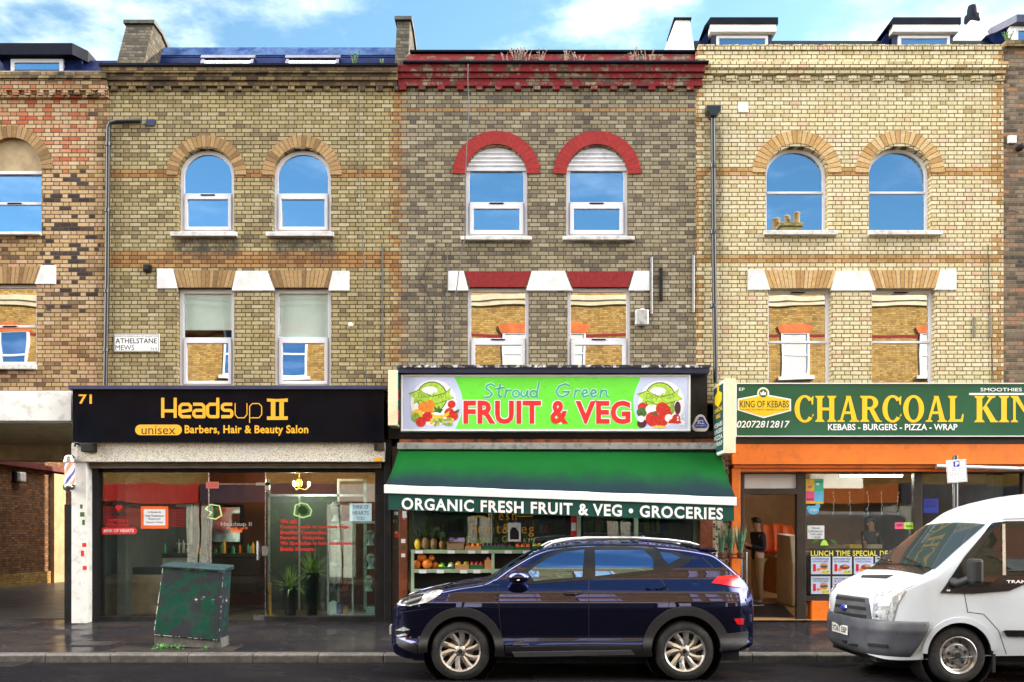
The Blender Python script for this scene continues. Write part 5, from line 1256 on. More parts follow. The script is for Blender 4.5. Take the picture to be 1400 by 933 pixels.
bpx(MB(), 1000.5, 1012.5, 640, 852, -0.14, 0.29).build('pilaster', M['orange_paint'], hD, bevel=0.008)
mb = MB(); bpx(mb, 1001, 1462, 607.5, 635, -0.26, 0.29); bpx(mb, 1003, 1462, 640, 645, -0.12, 0.29); bpx(mb, 1003, 1462, 635, 640, -0.18, 0.29); mb.build('orange_beam', M['orange_paint'], hD, bevel=0.006)
mb = MB(); bpx(mb, 1003, 1462, 597.5, 607.5, -0.20, 0.003); mb.build('shop_lintel', M['frame_brown'], hD)
mb = MB(); mb.tube([(PX(1280, -0.3), -0.3, PZ(638, -0.3)), (PX(1410, -0.3), -0.3, PZ(642, -0.3))], 0.045, 10)
tag(mb.build('conduit', M['alu'], smooth=50), 'grey pipe running along under the orange beam', 'pipe')
# sign
FD = -0.34
ks = thing('shop_sign', 'long dark green kebab shop fascia sign with big yellow serif capitals', 'sign', (PX(1220), FD, PZ(560)))
MB().box(PX(1006, FD), PX(1462, FD), FD, 0.003, PZ(597, FD), PZ(524.5, FD)).build('sign_panel', M['kebab_green'], ks)
o = rpx(1005.5, 1462.5, 524, 597.5, FD); mb = MB(); ring(mb, o, inset(o, 0.018), FD - 0.02, FD - 0.001); mb.build('sign_frame', M['alu_white'], ks, bevel=0.003)
Ld = FD - 0.004
def serif(mb, word, x0, x1, y0, y1, Y):
    """bold flared-serif capitals, each made of stems, bowls and serifs"""
    W = {'C': .78, 'H': .86, 'A': .84, 'R': .84, 'O': .86, 'L': .62, 'K': .84, 'I': .40, 'N': .88, 'G': .86, ' ': .36}
    tot = sum(W[c] for c in word) + 0.05 * (len(word) - 1); k = (x1 - x0) / tot; hh = y1 - y0; x = x0; st = [0]
    def P(u, v): return (x + u * k, y1 - v * hh)
    def poly(pts):
        st[0] = (st[0] + 1) % 20; q = Y - 0.0001 * st[0]
        mb.add([(PX(a, q), q, PZ(b, q)) for a, b in (P(*p) for p in pts)], [tuple(range(len(pts)))])
    def stem(u, w=.2):
        poly([(u - w / 2, 0), (u + w / 2, 0), (u + w / 2, 1), (u - w / 2, 1)])
        for v, s in ((0, 1), (1, -1)): poly([(u - w / 2 - .09, v), (u + w / 2 + .09, v), (u + w / 2 + .07, v + s * .045), (u + w / 2, v + s * .11), (u - w / 2, v + s * .11), (u - w / 2 - .07, v + s * .045)])
    def bowl(cu, cv, ru, rv, iu, iv, a0, a1, sh=0.0, n=28):
        for i in range(n):
            p = [R(a0 + (a1 - a0) * (i + q) / n) for q in (0, 1)]
            poly([(cu + ru * math.cos(p[0]), cv + rv * math.sin(p[0])), (cu + ru * math.cos(p[1]), cv + rv * math.sin(p[1])), (cu + sh + iu * math.cos(p[1]), cv + iv * math.sin(p[1])), (cu + sh + iu * math.cos(p[0]), cv + iv * math.sin(p[0]))])
    for c in word:
        w = W[c]
        if c in 'CG':
            bowl(.42, .5, .41, .53, .21, .44, 42, 318); poly([(.70, .66), (.75, .66), (.77, 1.0), (.71, .97), (.66, .86)])
            if c == 'G': poly([(.56, .5), (.86, .5), (.86, .45), (.80, .42), (.80, .06), (.62, .06), (.62, .42), (.56, .45)])
            else: poly([(.70, .18), (.78, .26), (.76, .32), (.70, .22)])
        elif c == 'O': bowl(.43, .5, .42, .53, .21, .43, 0, 360, n=36)
        elif c == 'H': stem(.19); stem(.67); poly([(.25, .44), (.62, .44), (.62, .55), (.25, .55)])
        elif c == 'I': stem(.2)
        elif c == 'A':
            poly([(.40, 1.0), (.52, 1.0), (.78, .05), (.56, .05)]); poly([(.36, 1.0), (.46, .92), (.19, .05), (.09, .05)]); poly([(.22, .30), (.62, .30), (.60, .40), (.25, .40)])
            poly([(.30, 1.0), (.46, 1.0), (.42, .93)]); poly([(-.01, 0), (.28, 0), (.27, .045), (.2, .08), (.1, .08), (0, .045)]); poly([(.47, 0), (.86, 0), (.85, .045), (.77, .08), (.56, .08), (.48, .045)])
        elif c == 'R':
            stem(.19); bowl(.40, .735, .33, .265, .13, .165, -90, 90); poly([(.25, 1.0), (.42, 1.0), (.42, .9), (.25, .9)]); poly([(.25, .47), (.42, .47), (.42, .57), (.25, .57)]); poly([(.36, .5), (.54, .52), (.80, .05), (.88, .04), (.88, 0), (.62, 0)])
        elif c == 'L': stem(.19); poly([(.2, 0), (.60, 0), (.64, .30), (.58, .30), (.52, .10), (.2, .10)])
        elif c == 'K': stem(.19); poly([(.27, .45), (.36, .52), (.68, .95), (.56, .95)]); poly([(.46, 1.0), (.78, 1.0), (.77, .955), (.7, .92), (.56, .92), (.47, .955)]); poly([(.30, .56), (.44, .66), (.80, .06), (.88, .04), (.88, 0), (.60, 0)])
        elif c == 'N': stem(.13, .09); stem(.76, .09); poly([(.06, 1.0), (.26, 1.0), (.80, .0), (.72, 0)]); poly([(-.01, 1), (.2, 1), (.2, .95), (0, .95)])
        x += (w + .05) * k
mb = MB(); serif(mb, 'CHARCOAL', 1086, 1317, 541.5, 577, Ld); serif(mb, 'KING', 1332, 1449, 541.5, 577.5, Ld); mb.build('lettering', M['yellow_letter'], ks, normals=False)
mb = MB(); tpx(mb, 'KEBABS - BURGERS - PIZZA - WRAP', 1132, 1309, 579.8, 588.5, Ld, off=0.018); tpx(mb, 'SMOOTHIES & JUICES', 1340.5, 1440, 530.5, 536.8, Ld, off=0.01)
flat(mb, [(1325, 540.3), (1438, 540.3), (1438, 537.6), (1325, 537.6)], Ld); tpx(mb, '02072812817', 1007.5, 1080, 575.5, 585, Ld, off=0.014, shear=0.2); tpx(mb, 'EP', 1010.5, 1018, 530.5, 534.5, Ld)
flat(mb, [(1008.5, 545.5), (1037, 540), (1050, 540), (1081.5, 545.8), (1081.5, 562), (1044, 572), (1008.5, 561)], Ld)
disc(mb, 1043.5, 538, 8.2, Ld - 0.0006); mb.build('lettering', M['white_letter'], ks, normals=False)
mb = MB(); flat(mb, [(1010, 547), (1037, 541.8), (1050, 541.8), (1079.8, 547.2), (1079.8, 560.8), (1044, 570), (1010, 559.8)], Ld - 0.0014); disc(mb, 1043.5, 538, 6.8, Ld - 0.0018); mb.build('badge', M['yellow_letter'], ks, normals=False)
mb = MB(); tpx(mb, 'KING OF KEBABS', 1011.5, 1078.5, 548, 557.5, Ld - 0.0026, off=0.012); tpx(mb, 'THE ONLY AUTHENTIC KEBABS IN LONDON', 1011.5, 1078, 559.3, 561.5, Ld - 0.0026); disc(mb, 1043.5, 538, 5.6, Ld - 0.0026); mb.build('lettering', M['kebab_green'], ks, normals=False)
mb = MB(); flat(mb, [(1040.2, 540.5), (1039.2, 535.5), (1041.5, 537.5), (1043.5, 534), (1045.5, 537.5), (1047.8, 535.5), (1046.8, 540.5)], Ld - 0.0034); mb.build('crown_emblem', M['white_letter'], ks, normals=False)
# projecting sign
pj = thing('projecting_sign', 'cream edged box sign with a green face, standing out between the two shop signs', 'sign', (PX(990), -0.7, PZ(570)))
Y0 = -0.95; x0, x1 = PX(990.5, Y0), PX(1006, Y0)
MB().box(x0, x1, Y0, -0.12, PZ(620, Y0), PZ(518, Y0)).build('sign_box', M['cream_box'], pj, bevel=0.008)
fr = MB().box(x0 - 0.008, x0 - 0.001, Y0 + 0.005, -0.14, PZ(619, Y0), PZ(519.5, Y0)).build('face_frame', M['alu_white'], pj)
fc = MB().box(x0 - 0.012, x0 - 0.009, Y0 + 0.05, -0.18, PZ(615, Y0), PZ(523, Y0)).build('sign_face', M['valance_green'], pj)
def face_text(mb, s, c, d, a=Y0 + 0.1, b=-0.23, **k): put_text(mb, s, b, a, PZ(d, Y0), PZ(c, Y0), x0 - 0.014, axis='X', **k)
mb = MB(); face_text(mb, 'CHARCOAL', 553, 559, off=0.02); face_text(mb, 'KING', 562, 568, a=Y0 + 0.25, b=-0.38, off=0.02)
zc = PZ(539, Y0); ym = (Y0 - 0.13) / 2
mb.add([(x0 - 0.014, ym + a, zc + b) for a, b in ((-0.27, 0.05), (-0.27, -0.08), (0, -0.17), (0.27, -0.08), (0.27, 0.05), (0.0, 0.13))], [tuple(range(6))]); mb.add([(x0 - 0.0143, ym + 0.08 * math.cos(k), zc + 0.17 + 0.08 * math.sin(k)) for k in [i * math.pi / 6 for i in range(12)]], [tuple(range(12))])
mb.build('lettering', M['yellow_letter'], fc, normals=False)
mb = MB(); face_text(mb, 'KEBABS', 574, 580); face_text(mb, 'BURGERS', 583, 589); face_text(mb, 'PIZZA', 592, 598); face_text(mb, 'WRAP', 601, 607); mb.build('lettering', M['white_letter'], fc, normals=False)
# ---------------------------------------------------------------- vehicles
from mathutils.bvhtree import BVHTree
from mathutils.geometry import delaunay_2d_cdt
def carpaint(name, base, metal, rough, coat=1.0, tint=None):
    m, t, b, out = newmat(name)
    p = opos(t)
    t.put(b.inputs['Base Color'], base); b.inputs['Metallic'].default_value = metal
    t.put(b.inputs['Roughness'], rough)
    b.inputs['Coat Weight'].default_value = coat; b.inputs['Coat Roughness'].default_value = 0.015; b.inputs['Coat IOR'].default_value = 1.7
    if tint: t.put(b.inputs['Coat Tint'], tint)
    return m
def gloss_paint(name, base, lo, gcol, f=1.0):
    m, t, b, out = newmat(name)
    t.put(b.inputs['Base Color'], base); b.inputs['Roughness'].default_value = 0.6; b.inputs['Specular IOR Level'].default_value = 0.0
    g = t.new('ShaderNodeBsdfGlossy'); g.inputs['Roughness'].default_value = 0.02; t.put(g.inputs['Color'], gcol)
    fr = t.new('ShaderNodeFresnel'); fr.inputs['IOR'].default_value = 1.5
    mx = t.new('ShaderNodeMixShader'); t.put(mx.inputs[0], t.m('ADD', t.m('MULTIPLY', fr.outputs[0], f), lo, clamp=True))
    t.l.new(b.outputs[0], mx.inputs[1]); t.l.new(g.outputs[0], mx.inputs[2]); t.l.new(mx.outputs[0], out.inputs[0])
gloss_paint('suv_paint', (0.002, 0.002, 0.006), 0.13, (0.48, 0.50, 0.95))
m, t, b, out = newmat('van_paint')
p = opos(t); x, y, z = t.xyz(p)
n = t.smooth(t.noise(p, 4.0, 5, 0.7), 0.5, 0.75)
low = t.smooth(z, 0.75, 0.35)
t.put(b.inputs['Base Color'], t.mix(t.m('MULTIPLY', n, t.m('ADD', t.m('MULTIPLY', low, 0.6), 0.08)), (0.55, 0.60, 0.66), (0.30, 0.26, 0.20)))
b.inputs['Roughness'].default_value = 0.28; b.inputs['Coat Weight'].default_value = 0.5; b.inputs['Coat Roughness'].default_value = 0.03
pbr('cladding', (0.010, 0.010, 0.012), 0.65, var=0.15, scale=8)
pbr('bumper_grey', (0.060, 0.065, 0.080), 0.5, var=0.2, scale=6, dirt=(0.12, 0.11, 0.10), dirt_amt=0.3)
pbr('tyre', (0.010, 0.010, 0.011), 0.85, var=0.25, scale=12, dirt=(0.05, 0.045, 0.04), dirt_amt=0.35, dirt_scale=8)
pbr('alloy', (0.72, 0.70, 0.68), 0.25, metal=0.9, var=0.06)
pbr('steel_rim', (0.40, 0.39, 0.38), 0.35, metal=0.85, var=0.25, scale=14, dirt=(0.10, 0.07, 0.05), dirt_amt=0.6, dirt_scale=12)
pbr('gap_black', (0.004, 0.004, 0.004), 0.8)
pbr('trim_black', (0.010, 0.010, 0.011), 0.22, var=0.1)
pbr('lamp_red', (0.55, 0.008, 0.012), 0.12, var=0.3, scale=20, coat=1.0)
pbr('lamp_clear', (0.62, 0.66, 0.70), 0.08, metal=0.5, var=0.35, scale=22, coat=1.0)
pbr('plate_white', (0.72, 0.72, 0.70), 0.4)
pbr('plate_yellow', (0.75, 0.55, 0.05), 0.4)
pbr('skid_silver', (0.20, 0.21, 0.24), 0.4, metal=0.5)
def spline(pts):
    """smooth monotone-ish curve through (x, y) pairs"""
    xs = [p[0] for p in pts]; ys = [p[1] for p in pts]; n = len(xs); mm = []
    d = [(ys[i + 1] - ys[i]) / (xs[i + 1] - xs[i]) for i in range(n - 1)]
    for i in range(n):
        if i == 0: mm.append(d[0])
        elif i == n - 1: mm.append(d[-1])
        else: mm.append(0 if d[i - 1] * d[i] <= 0 else 2 * d[i - 1] * d[i] / (d[i - 1] + d[i]))
    def f(x):
        if x <= xs[0]: return ys[0]
        if x >= xs[-1]: return ys[-1]
        for i in range(n - 1):
            if x <= xs[i + 1]: break
        h = xs[i + 1] - xs[i]; t = (x - xs[i]) / h
        return (ys[i] * (1 + 2 * t) * (1 - t) ** 2 + h * mm[i] * t * (1 - t) ** 2 + ys[i + 1] * t * t * (3 - 2 * t) + h * mm[i + 1] * t * t * (t - 1))
    return f
class Body:
    """a vehicle shell lofted along X from side profile, plan and cross-section curves"""
    def __init__(s, yc, ztop, zbot, plan, prof, wref, corner, xs, nz=34):
        s.yc = yc; s.ztop = spline(ztop); s.zbot = spline(zbot); s.plan = spline(plan); s.prof = spline(prof); s.wref = wref
        s.corner = corner; half = []
        for x in xs:
            zt, zb, k = s.ztop(x), s.zbot(x), s.plan(x) / wref
            c, r = corner(x); c = min(c, (zt - zb) * 0.3)
            sec = []
            for j in range(nz + 1):
                z = zb + (zt - c - zb) * j / nz; sec.append((s.prof(z) * k, z))
            ye, ze = sec[-1]; r = min(r, ye * 0.6)
            for j in range(1, 7):
                a = math.pi / 2 * j / 6
                sec.append((ye - r * (1 - math.cos(a)), ze + c * 0.72 * math.sin(a)))
            y1, z1 = sec[-1]
            for j in range(1, 9):
                t = j / 8; sec.append((y1 * (1 - t), z1 + (zt - z1) * (1 - (1 - t) ** 2)))
            half.append([(x, y, z) for y, z in sec])
        s.half = half
        vs = []; fs = []
        n = len(half[0]); m = 2 * n - 1
        for h in half:
            vs += [(p[0], yc - p[1], p[2]) for p in h] + [(p[0], yc + p[1], p[2]) for p in reversed(h[:-1])]
        for i in range(len(half) - 1):
            for k in range(m - 1): fs.append((i * m + k, i * m + k + 1, (i + 1) * m + k + 1, (i + 1) * m + k))
        fs.append(tuple(range(m))); fs.append(tuple(range((len(half) - 1) * m, len(half) * m)))
        for i in range(len(half) - 1): fs.append((i * m, (i + 1) * m, (i + 1) * m + m - 1, i * m + m - 1))
        s.vs, s.fs = vs, fs
        s.bvh = BVHTree.FromPolygons([Vector(v) for v in vs], fs)
    def shell(s, name, mats, parent, holes, split=None):
        keep = []; mi = []
        for f in s.fs:
            c = sum((Vector(s.vs[i]) for i in f), Vector()) / len(f)
            if any((c.x - hx) ** 2 + (c.z - hz) ** 2 < hr * hr and abs(c.y - s.yc) > 0.45 for hx, hz, hr in holes): continue
            keep.append(f)
        mb = MB(); mb.v = [tuple(v) for v in s.vs]; mb.f = [list(f) for f in keep]; mb.mi = [0] * len(keep)
        o = mb.build(name, mats, parent, smooth=38, weld=False); return o
    def hit(s, px, py):
        o = Vector((0, -D, H)); d = Vector(((px - CX) / F, 1.0, (CY - py) / F)).normalized()
        h = s.bvh.ray_cast(o, d)
        if h[0] is None:
            best = None
            for t in [q * 0.05 for q in range(170, 320)]:
                p = o + d * t; q = s.bvh.find_nearest(p)
                dd = (q[0] - p).length
                if best is None or dd < best[0]: best = (dd, q[0], q[1])
            loc, nor = best[1], best[2]
        else: loc, nor = h[0], h[1]
        if nor.dot(d) > 0: nor = -nor
        return loc, nor
    def patch(s, poly, off, name, mat, parent, grid=5.0, hole=None, mirror=False, skirt=0.012, smooth=50, mb=None):
        """sheet lying on the shell inside an outline given in photograph pixels, standing off the surface"""
        dens = []
        loops = [poly] + ([hole] if hole else [])
        vs = []; edges = []
        for lp in loops:
            st = len(vs); n = len(lp)
            for i in range(n):
                a, b = Vector(lp[i]), Vector(lp[(i + 1) % n]); k = max(1, int((b - a).length / grid))
                for j in range(k): vs.append(a + (b - a) * j / k)
            edges += [(st + i, st + (i + 1) % (len(vs) - st)) for i in range(len(vs) - st)]
            dens.append((st, len(vs)))
        x0, x1 = min(p[0] for p in poly), max(p[0] for p in poly); y0, y1 = min(p[1] for p in poly), max(p[1] for p in poly)
        def inside(p, lp):
            c = False; n = len(lp)
            for i in range(n):
                (ax, ay), (bx, by) = lp[i], lp[(i + 1) % n]
                if (ay > p[1]) != (by > p[1]) and p[0] < (bx - ax) * (p[1] - ay) / (by - ay) + ax: c = not c
            return c
        gx = x0 + grid / 2
        while gx < x1:
            gy = y0 + grid / 2
            while gy < y1:
                if inside((gx, gy), poly) and not (hole and inside((gx, gy), hole)): vs.append(Vector((gx, gy)))
                gy += grid
            gx += grid
        r = delaunay_2d_cdt(vs, edges, [], 1, 1e-4)
        V, T = r[0], r[2]
        faces = []
        for f in T:
            c = sum((V[i] for i in f), Vector((0, 0))) / len(f)
            if inside(c, poly) and not (hole and inside(c, hole)): faces.append(tuple(f))
        P = []; Q = []
        for v in V:
            l, n = s.hit(v.x, v.y); P.append(l + n * off); Q.append(l - n * skirt)
        cnt = {}
        for f in faces:
            for a, b in zip(f, f[1:] + f[:1]): cnt.setdefault((min(a, b), max(a, b)), []).append((a, b))
        rim = [e[0] for e in cnt.values() if len(e) == 1]
        own = mb is None; mb = mb or MB(); nb = len(P)
        def emit_(f_):
            mb.add([f_(p) for p in P] + [f_(q) for q in Q], faces + [(a, b, b + nb, a + nb) for a, b in rim])
        emit_(lambda p: tuple(p))
        if not own:
            if mirror: emit_(lambda p: (p[0], 2 * s.yc - p[1], p[2]))
            return mb
        o = mb.build(name, M[mat], parent, smooth=smooth)
        if mirror:
            mb = MB(); emit_(lambda p: (p[0], 2 * s.yc - p[1], p[2])); mb.build(name, M[mat], parent, smooth=smooth)
        return o
    def seam(s, pts, w, mb, off=0.0015):
        P = []
        for (a, b), (c, d) in zip(pts, pts[1:]):
            k = max(1, int(math.hypot(c - a, d - b) / 4))
            for i in range(k): P.append((a + (c - a) * i / k, b + (d - b) * i / k))
        P.append(pts[-1]); H_ = [s.hit(*p) for p in P]; rows = []
        for i, (l, n) in enumerate(H_):
            t = (H_[min(i + 1, len(H_) - 1)][0] - H_[max(i - 1, 0)][0]).normalized(); sd = t.cross(n) * (w / 2)
            rows.append([l + n * off - sd, l + n * off + sd])
        mb.grid(rows); return mb

def wheel(parent, cx, cz, yo, r, rr, width, style, side=-1):
    """yo: outer face of the tyre; side -1 looks at the viewer"""
    sg = -side
    def Yf(d): return yo + sg * d
    t = MB().lathe([(rr * 0.98, Yf(0.012)), (rr + 0.012, Yf(0.002)), (rr + 0.05, Yf(0.0)), (r - 0.05, Yf(0.004)), (r - 0.018, Yf(0.020)), (r, Yf(0.055)), (r, Yf(width - 0.055)), (r - 0.02, Yf(width - 0.01)), (rr, Yf(width))], (cx, 0, cz), 'Y', 56)
    w = t.build('wheel', M['tyre'], parent, smooth=35)
    m = MB()
    if style == 'alloy':
        m.lathe([(rr * 1.01, Yf(0.006)), (rr * 1.0, Yf(0.0)), (rr * 0.93, Yf(0.008)), (rr * 0.90, Yf(0.03)), (rr * 0.9, Yf(0.11))], (cx, 0, cz), 'Y', 56)
        for k in range(10):
            a = 2 * math.pi * k / 10 + 0.12; pair = (0.10 if k % 2 else -0.10)
            def pt(rad, ang, d): return (cx + rad * math.cos(a + ang), Yf(d), cz + rad * math.sin(a + ang))
            sec = []
            for q in range(5):
                f = q / 4; rad = rr * (0.22 + 0.74 * f); tw = -pair * (1 - f) * 1.1 + 0.30 * (f - 0.5) * 0.9; hw = 0.20 * (1 - f) * 0.55 + 0.085 + 0.045 * f * f
                hw = (0.028 + 0.006 * f) / max(rad, 0.05) * (1.0 if f < .8 else 1.25)
                dd = 0.012 + 0.02 * (1 - f)
                sec.append([pt(rad, tw - hw, dd + 0.012), pt(rad, tw + hw * 0.15, dd), pt(rad, tw + hw, dd + 0.010), pt(rad, tw + hw, dd + 0.04), pt(rad, tw - hw, dd + 0.04)])
            vs = [p for s_ in sec for p in s_]; fs = []
            for i in range(4):
                for j in range(5): fs.append((i * 5 + j, i * 5 + (j + 1) % 5, (i + 1) * 5 + (j + 1) % 5, (i + 1) * 5 + j))
            fs += [tuple(range(5)), tuple(range(20, 25))]; m.add(vs, fs)
        m.lathe([(0.0, Yf(0.018)), (rr * 0.18, Yf(0.02)), (rr * 0.27, Yf(0.035)), (rr * 0.27, Yf(0.08))], (cx, 0, cz), 'Y', 24)
        rim = m.build('rim', M['alloy'], w, smooth=35)
        d = MB().lathe([(0.0, Yf(0.085)), (rr * 0.93, Yf(0.085))], (cx, 0, cz), 'Y', 32); d.build('brake_shade', M['gap_black'], w)
        d = MB().lathe([(rr * 0.2, Yf(0.075)), (rr * 0.62, Yf(0.075)), (rr * 0.62, Yf(0.084))], (cx, 0, cz), 'Y', 32); d.build('brake_disc', M['shutter_grey'], w)
        mb = MB(); mb.lathe([(0, Yf(0.012)), (rr * 0.11, Yf(0.013)), (rr * 0.12, Yf(0.02))], (cx, 0, cz), 'Y', 18)
        for k in range(5):
            a = 2 * math.pi * k / 5 + 0.3; mb.lathe([(0, Yf(0.028)), (0.011, Yf(0.028)), (0.011, Yf(0.05))], (cx + rr * 0.24 * math.cos(a), 0, cz + rr * 0.24 * math.sin(a)), 'Y', 8)
        mb.build('wheel_cap', M['trim_black'], w)
        mb = MB(); y_ = Yf(0.011)
        for pts in ([(-0.011, -0.010), (-0.004, 0.010)], [(0.004, -0.010), (0.011, 0.010)], [(-0.006, -0.002), (0.006, 0.002)]): stroke(mb, [(cx + a, cz + b) for a, b in pts], 0.004, y_)
        mb.build('emblem', M['chrome'], w, normals=False)
    else:
        m.lathe([(rr * 1.02, Yf(0.004)), (rr * 0.98, Yf(0.0)), (rr * 0.88, Yf(0.012)), (rr * 0.84, Yf(0.05)), (rr * 0.74, Yf(0.062)), (rr * 0.66, Yf(0.045)), (rr * 0.56, Yf(0.03)), (rr * 0.42, Yf(0.028)), (rr * 0.34, Yf(0.05)), (rr * 0.2, Yf(0.05)), (rr * 0.19, Yf(0.02)), (0, Yf(0.016))], (cx, 0, cz), 'Y', 48)
        m.build('rim', M['steel_rim'], w, smooth=30)
        mb = MB()
        for k in range(10):
            a = 2 * math.pi * k / 10; mb.ball((cx + rr * 0.72 * math.cos(a), Yf(0.058), cz + rr * 0.72 * math.sin(a)), 0.014, 8, 5, (1, 0.6, 1))
        for k in range(5):
            a = 2 * math.pi * k / 5 + 0.4; mb.ball((cx + rr * 0.46 * math.cos(a), Yf(0.026), cz + rr * 0.46 * math.sin(a)), 0.022, 8, 5, (1, 0.5, 1))
        mb.lathe([(0, Yf(0.012)), (rr * 0.17, Yf(0.013)), (rr * 0.17, Yf(0.03))], (cx, 0, cz), 'Y', 18)
        mb.build('wheel_cap', M['gap_black'], w)
    return w

# ================================================================ dark blue-black SUV
def make_suv():
    yc = -4.915; t = thing('parked_car', 'glossy blue black SUV parked at the kerb before the greengrocer', 'car', (0.75, yc, 0.0))
    ztop = [(-1.50, 0.66), (-1.48, 0.74), (-1.44, 0.86), (-1.36, 0.94), (-1.2, 1.00), (-0.9, 1.075), (-0.6, 1.135), (-0.40, 1.165), (-0.30, 1.19), (0.0, 1.385), (0.34, 1.565), (0.5, 1.61), (0.75, 1.638), (1.1, 1.65), (1.5, 1.645), (2.0, 1.605), (2.30, 1.56), (2.42, 1.53), (2.5, 1.475), (2.69, 1.32), (2.81, 1.20), (2.88, 1.08), (2.93, 0.92), (2.96, 0.72)]
    zbot = [(-1.50, 0.47), (-1.47, 0.37), (-1.40, 0.29), (-1.2, 0.25), (-0.6, 0.27), (0, 0.29), (2.0, 0.29), (2.6, 0.33), (2.82, 0.38), (2.92, 0.45), (2.96, 0.55)]
    plan = [(-1.50, 0.30), (-1.48, 0.48), (-1.44, 0.64), (-1.37, 0.76), (-1.25, 0.855), (-1.05, 0.905), (-0.6, 0.925), (2.1, 0.925), (2.5, 0.90), (2.70, 0.855), (2.82, 0.79), (2.90, 0.70), (2.94, 0.58), (2.96, 0.45)]
    prof = [(0.2, 0.84), (0.30, 0.875), (0.38, 0.918), (0.43, 0.930), (0.475, 0.898), (0.52, 0.890), (0.62, 0.897), (0.78, 0.912), (0.88, 0.918), (0.94, 0.912), (1.02, 0.890), (1.10, 0.856), (1.20, 0.806), (1.24, 0.793), (1.30, 0.775), (1.40, 0.733), (1.50, 0.682), (1.60, 0.625), (1.7, 0.565)]
    def corner(x):
        return (0.055, 0.24) if x < -0.2 else (0.085, 0.16)
    xs = []; x = -1.50
    while x < 2.96 - 1e-6:
        xs.append(x); x += 0.012 if x < -1.3 or x > 2.78 else 0.03
    xs.append(2.96)
    B = Body(yc, ztop, zbot, plan, prof, 0.925, corner, xs)
    WF, WR, WZ, RT = (-0.611, 2.04, 0.355, 0.352)
    body = B.shell('body', M['suv_paint'], t, [(WF, WZ, 0.44), (WR, WZ, 0.44)])
    mb = MB()                                                    # wheel wells and floor
    for wx in (WF, WR):
        for sg in (-1, 1): mb.lathe([(0.45, yc + sg * 0.86), (0.45, yc + sg * 0.5), (0.0, yc + sg * 0.5)], (wx, 0, WZ), 'Y', 28)
    mb.box(-1.2, 2.75, yc - 0.62, yc + 0.62, 0.2, 0.32)
    mb.build('underbody', M['gap_black'], t)
    # greenhouse
    B.patch([(699, 798), (716, 780), (746, 759), (772, 749.5), (830, 746.5), (893, 748.5), (925, 755), (949, 763.5), (934, 774), (900, 783), (800, 793.5), (735, 799)], 0.004, 'window_trim', 'trim_black', t, mirror=True)
    for poly in ([(722, 783), (731, 775), (750, 763), (770, 755), (799, 752), (796, 789), (730, 794.5)], [(813, 752.5), (880, 752.5), (893, 765), (893, 779.5), (814, 788)], [(902, 755), (918, 757), (930.5, 763), (914, 771.5), (908, 766)]):
        B.patch(poly, 0.007, 'side_window', 'car_glass', t, mirror=True)
    ws = MB()                                                    # windscreen and rear screen laid on the loft's top
    def topsheet(x0, x1, ylim, name, mat, off=0.004):
        rows = []
        for i in range(15):
            x = x0 + (x1 - x0) * i / 14; row = []
            for j in range(17):
                y = ylim(x) * (j / 8 - 1); h = B.bvh.ray_cast(Vector((x, yc + y, 3.0)), Vector((0, 0, -1)))
                row.append(h[0] + h[1] * (off if h[1].z > 0 else -off))
            rows.append(row)
        return MB().grid(rows).build(name, M[mat], t, smooth=60)
    topsheet(-0.27, 0.30, lambda x: 0.70 - 0.16 * (x + 0.27), 'windscreen', 'car_glass'); topsheet(2.50, 2.80, lambda x: 0.56, 'rear_window', 'car_glass')
    # seams, handles, cladding
    mb = MB()
    for s_ in ([(681, 803), (683, 845), (687, 880)], [(804, 750), (805, 800), (805, 879)], [(897, 783), (917, 812), (912, 842)], [(688, 880), (805, 879), (884, 876)], [(604, 806), (640, 800), (683, 800)], [(960, 762), (985, 786)], [(545, 838), (585, 832)], [(917, 812), (1000, 812)]): B.seam(s_, 0.007, mb)
    mb.build('panel_gap', M['gap_black'], t)
    for poly in ([(770, 812), (774, 809.5), (790, 808.5), (797, 811), (790, 813.5), (775, 814)], [(882, 804.5), (886, 802), (905, 801), (911, 803.5), (904, 806), (886, 807)]):
        B.patch(poly, 0.035, 'door_handle', 'suv_paint', t, mirror=True, grid=3)
    def ringpoly(cx, cy, ro, ri, a0, a1, sx=1.0):
        return arc(cx, cy, ro, a0, a1, 26) + arc(cx, cy, ri, a1, a0, 26)
    # pixel angles: y grows downwards, so 180..360 is the upper half
    B.patch(arc(630.5, 889, 58.5, 176, 362, 28) + [(690, 897), (676, 897)] + arc(630.5, 889, 46.5, 368, 178, 28), 0.020, 'arch_trim', 'cladding', t, mirror=True, grid=4)
    B.patch(arc(938, 889, 60, 186, 338, 26) + [(1001, 866), (1022, 864), (1020, 880), (1008, 887), (984, 889)] + arc(938, 889, 47.5, 358, 182, 26) + [(892, 897), (880, 897)], 0.020, 'arch_trim', 'cladding', t, mirror=True, grid=4)
    B.patch([(691, 884), (876, 881), (882, 897), (690, 898)], 0.018, 'sill_trim', 'cladding', t, mirror=True)
    B.patch([(700, 890.5), (862, 888), (868, 894), (704, 897)], 0.024, 'sill_insert', 'skid_silver', t, mirror=True)
    B.patch([(542, 872), (571, 884), (570, 894), (556, 889), (545, 883)], 0.008, 'bumper_lip', 'cladding', t, mirror=True, grid=4)
    # lamps
    hl = B.patch([(543, 827), (547, 820), (566, 813), (600, 806.5), (606, 808), (598, 816), (583, 824), (560, 829)], 0.006, 'headlight', 'lamp_clear', t, mirror=True, grid=3)
    B.patch([(548, 826), (552, 820), (566, 815), (580, 813), (574, 823), (560, 827)], 0.010, 'headlight_lens', 'trim_black', hl, mirror=True, grid=3)
    B.patch([(540, 865), (541, 858), (553, 855), (562, 862), (555, 872), (543, 871)], 0.004, 'fog_recess', 'trim_black', t, mirror=True, grid=3)
    mb = MB()
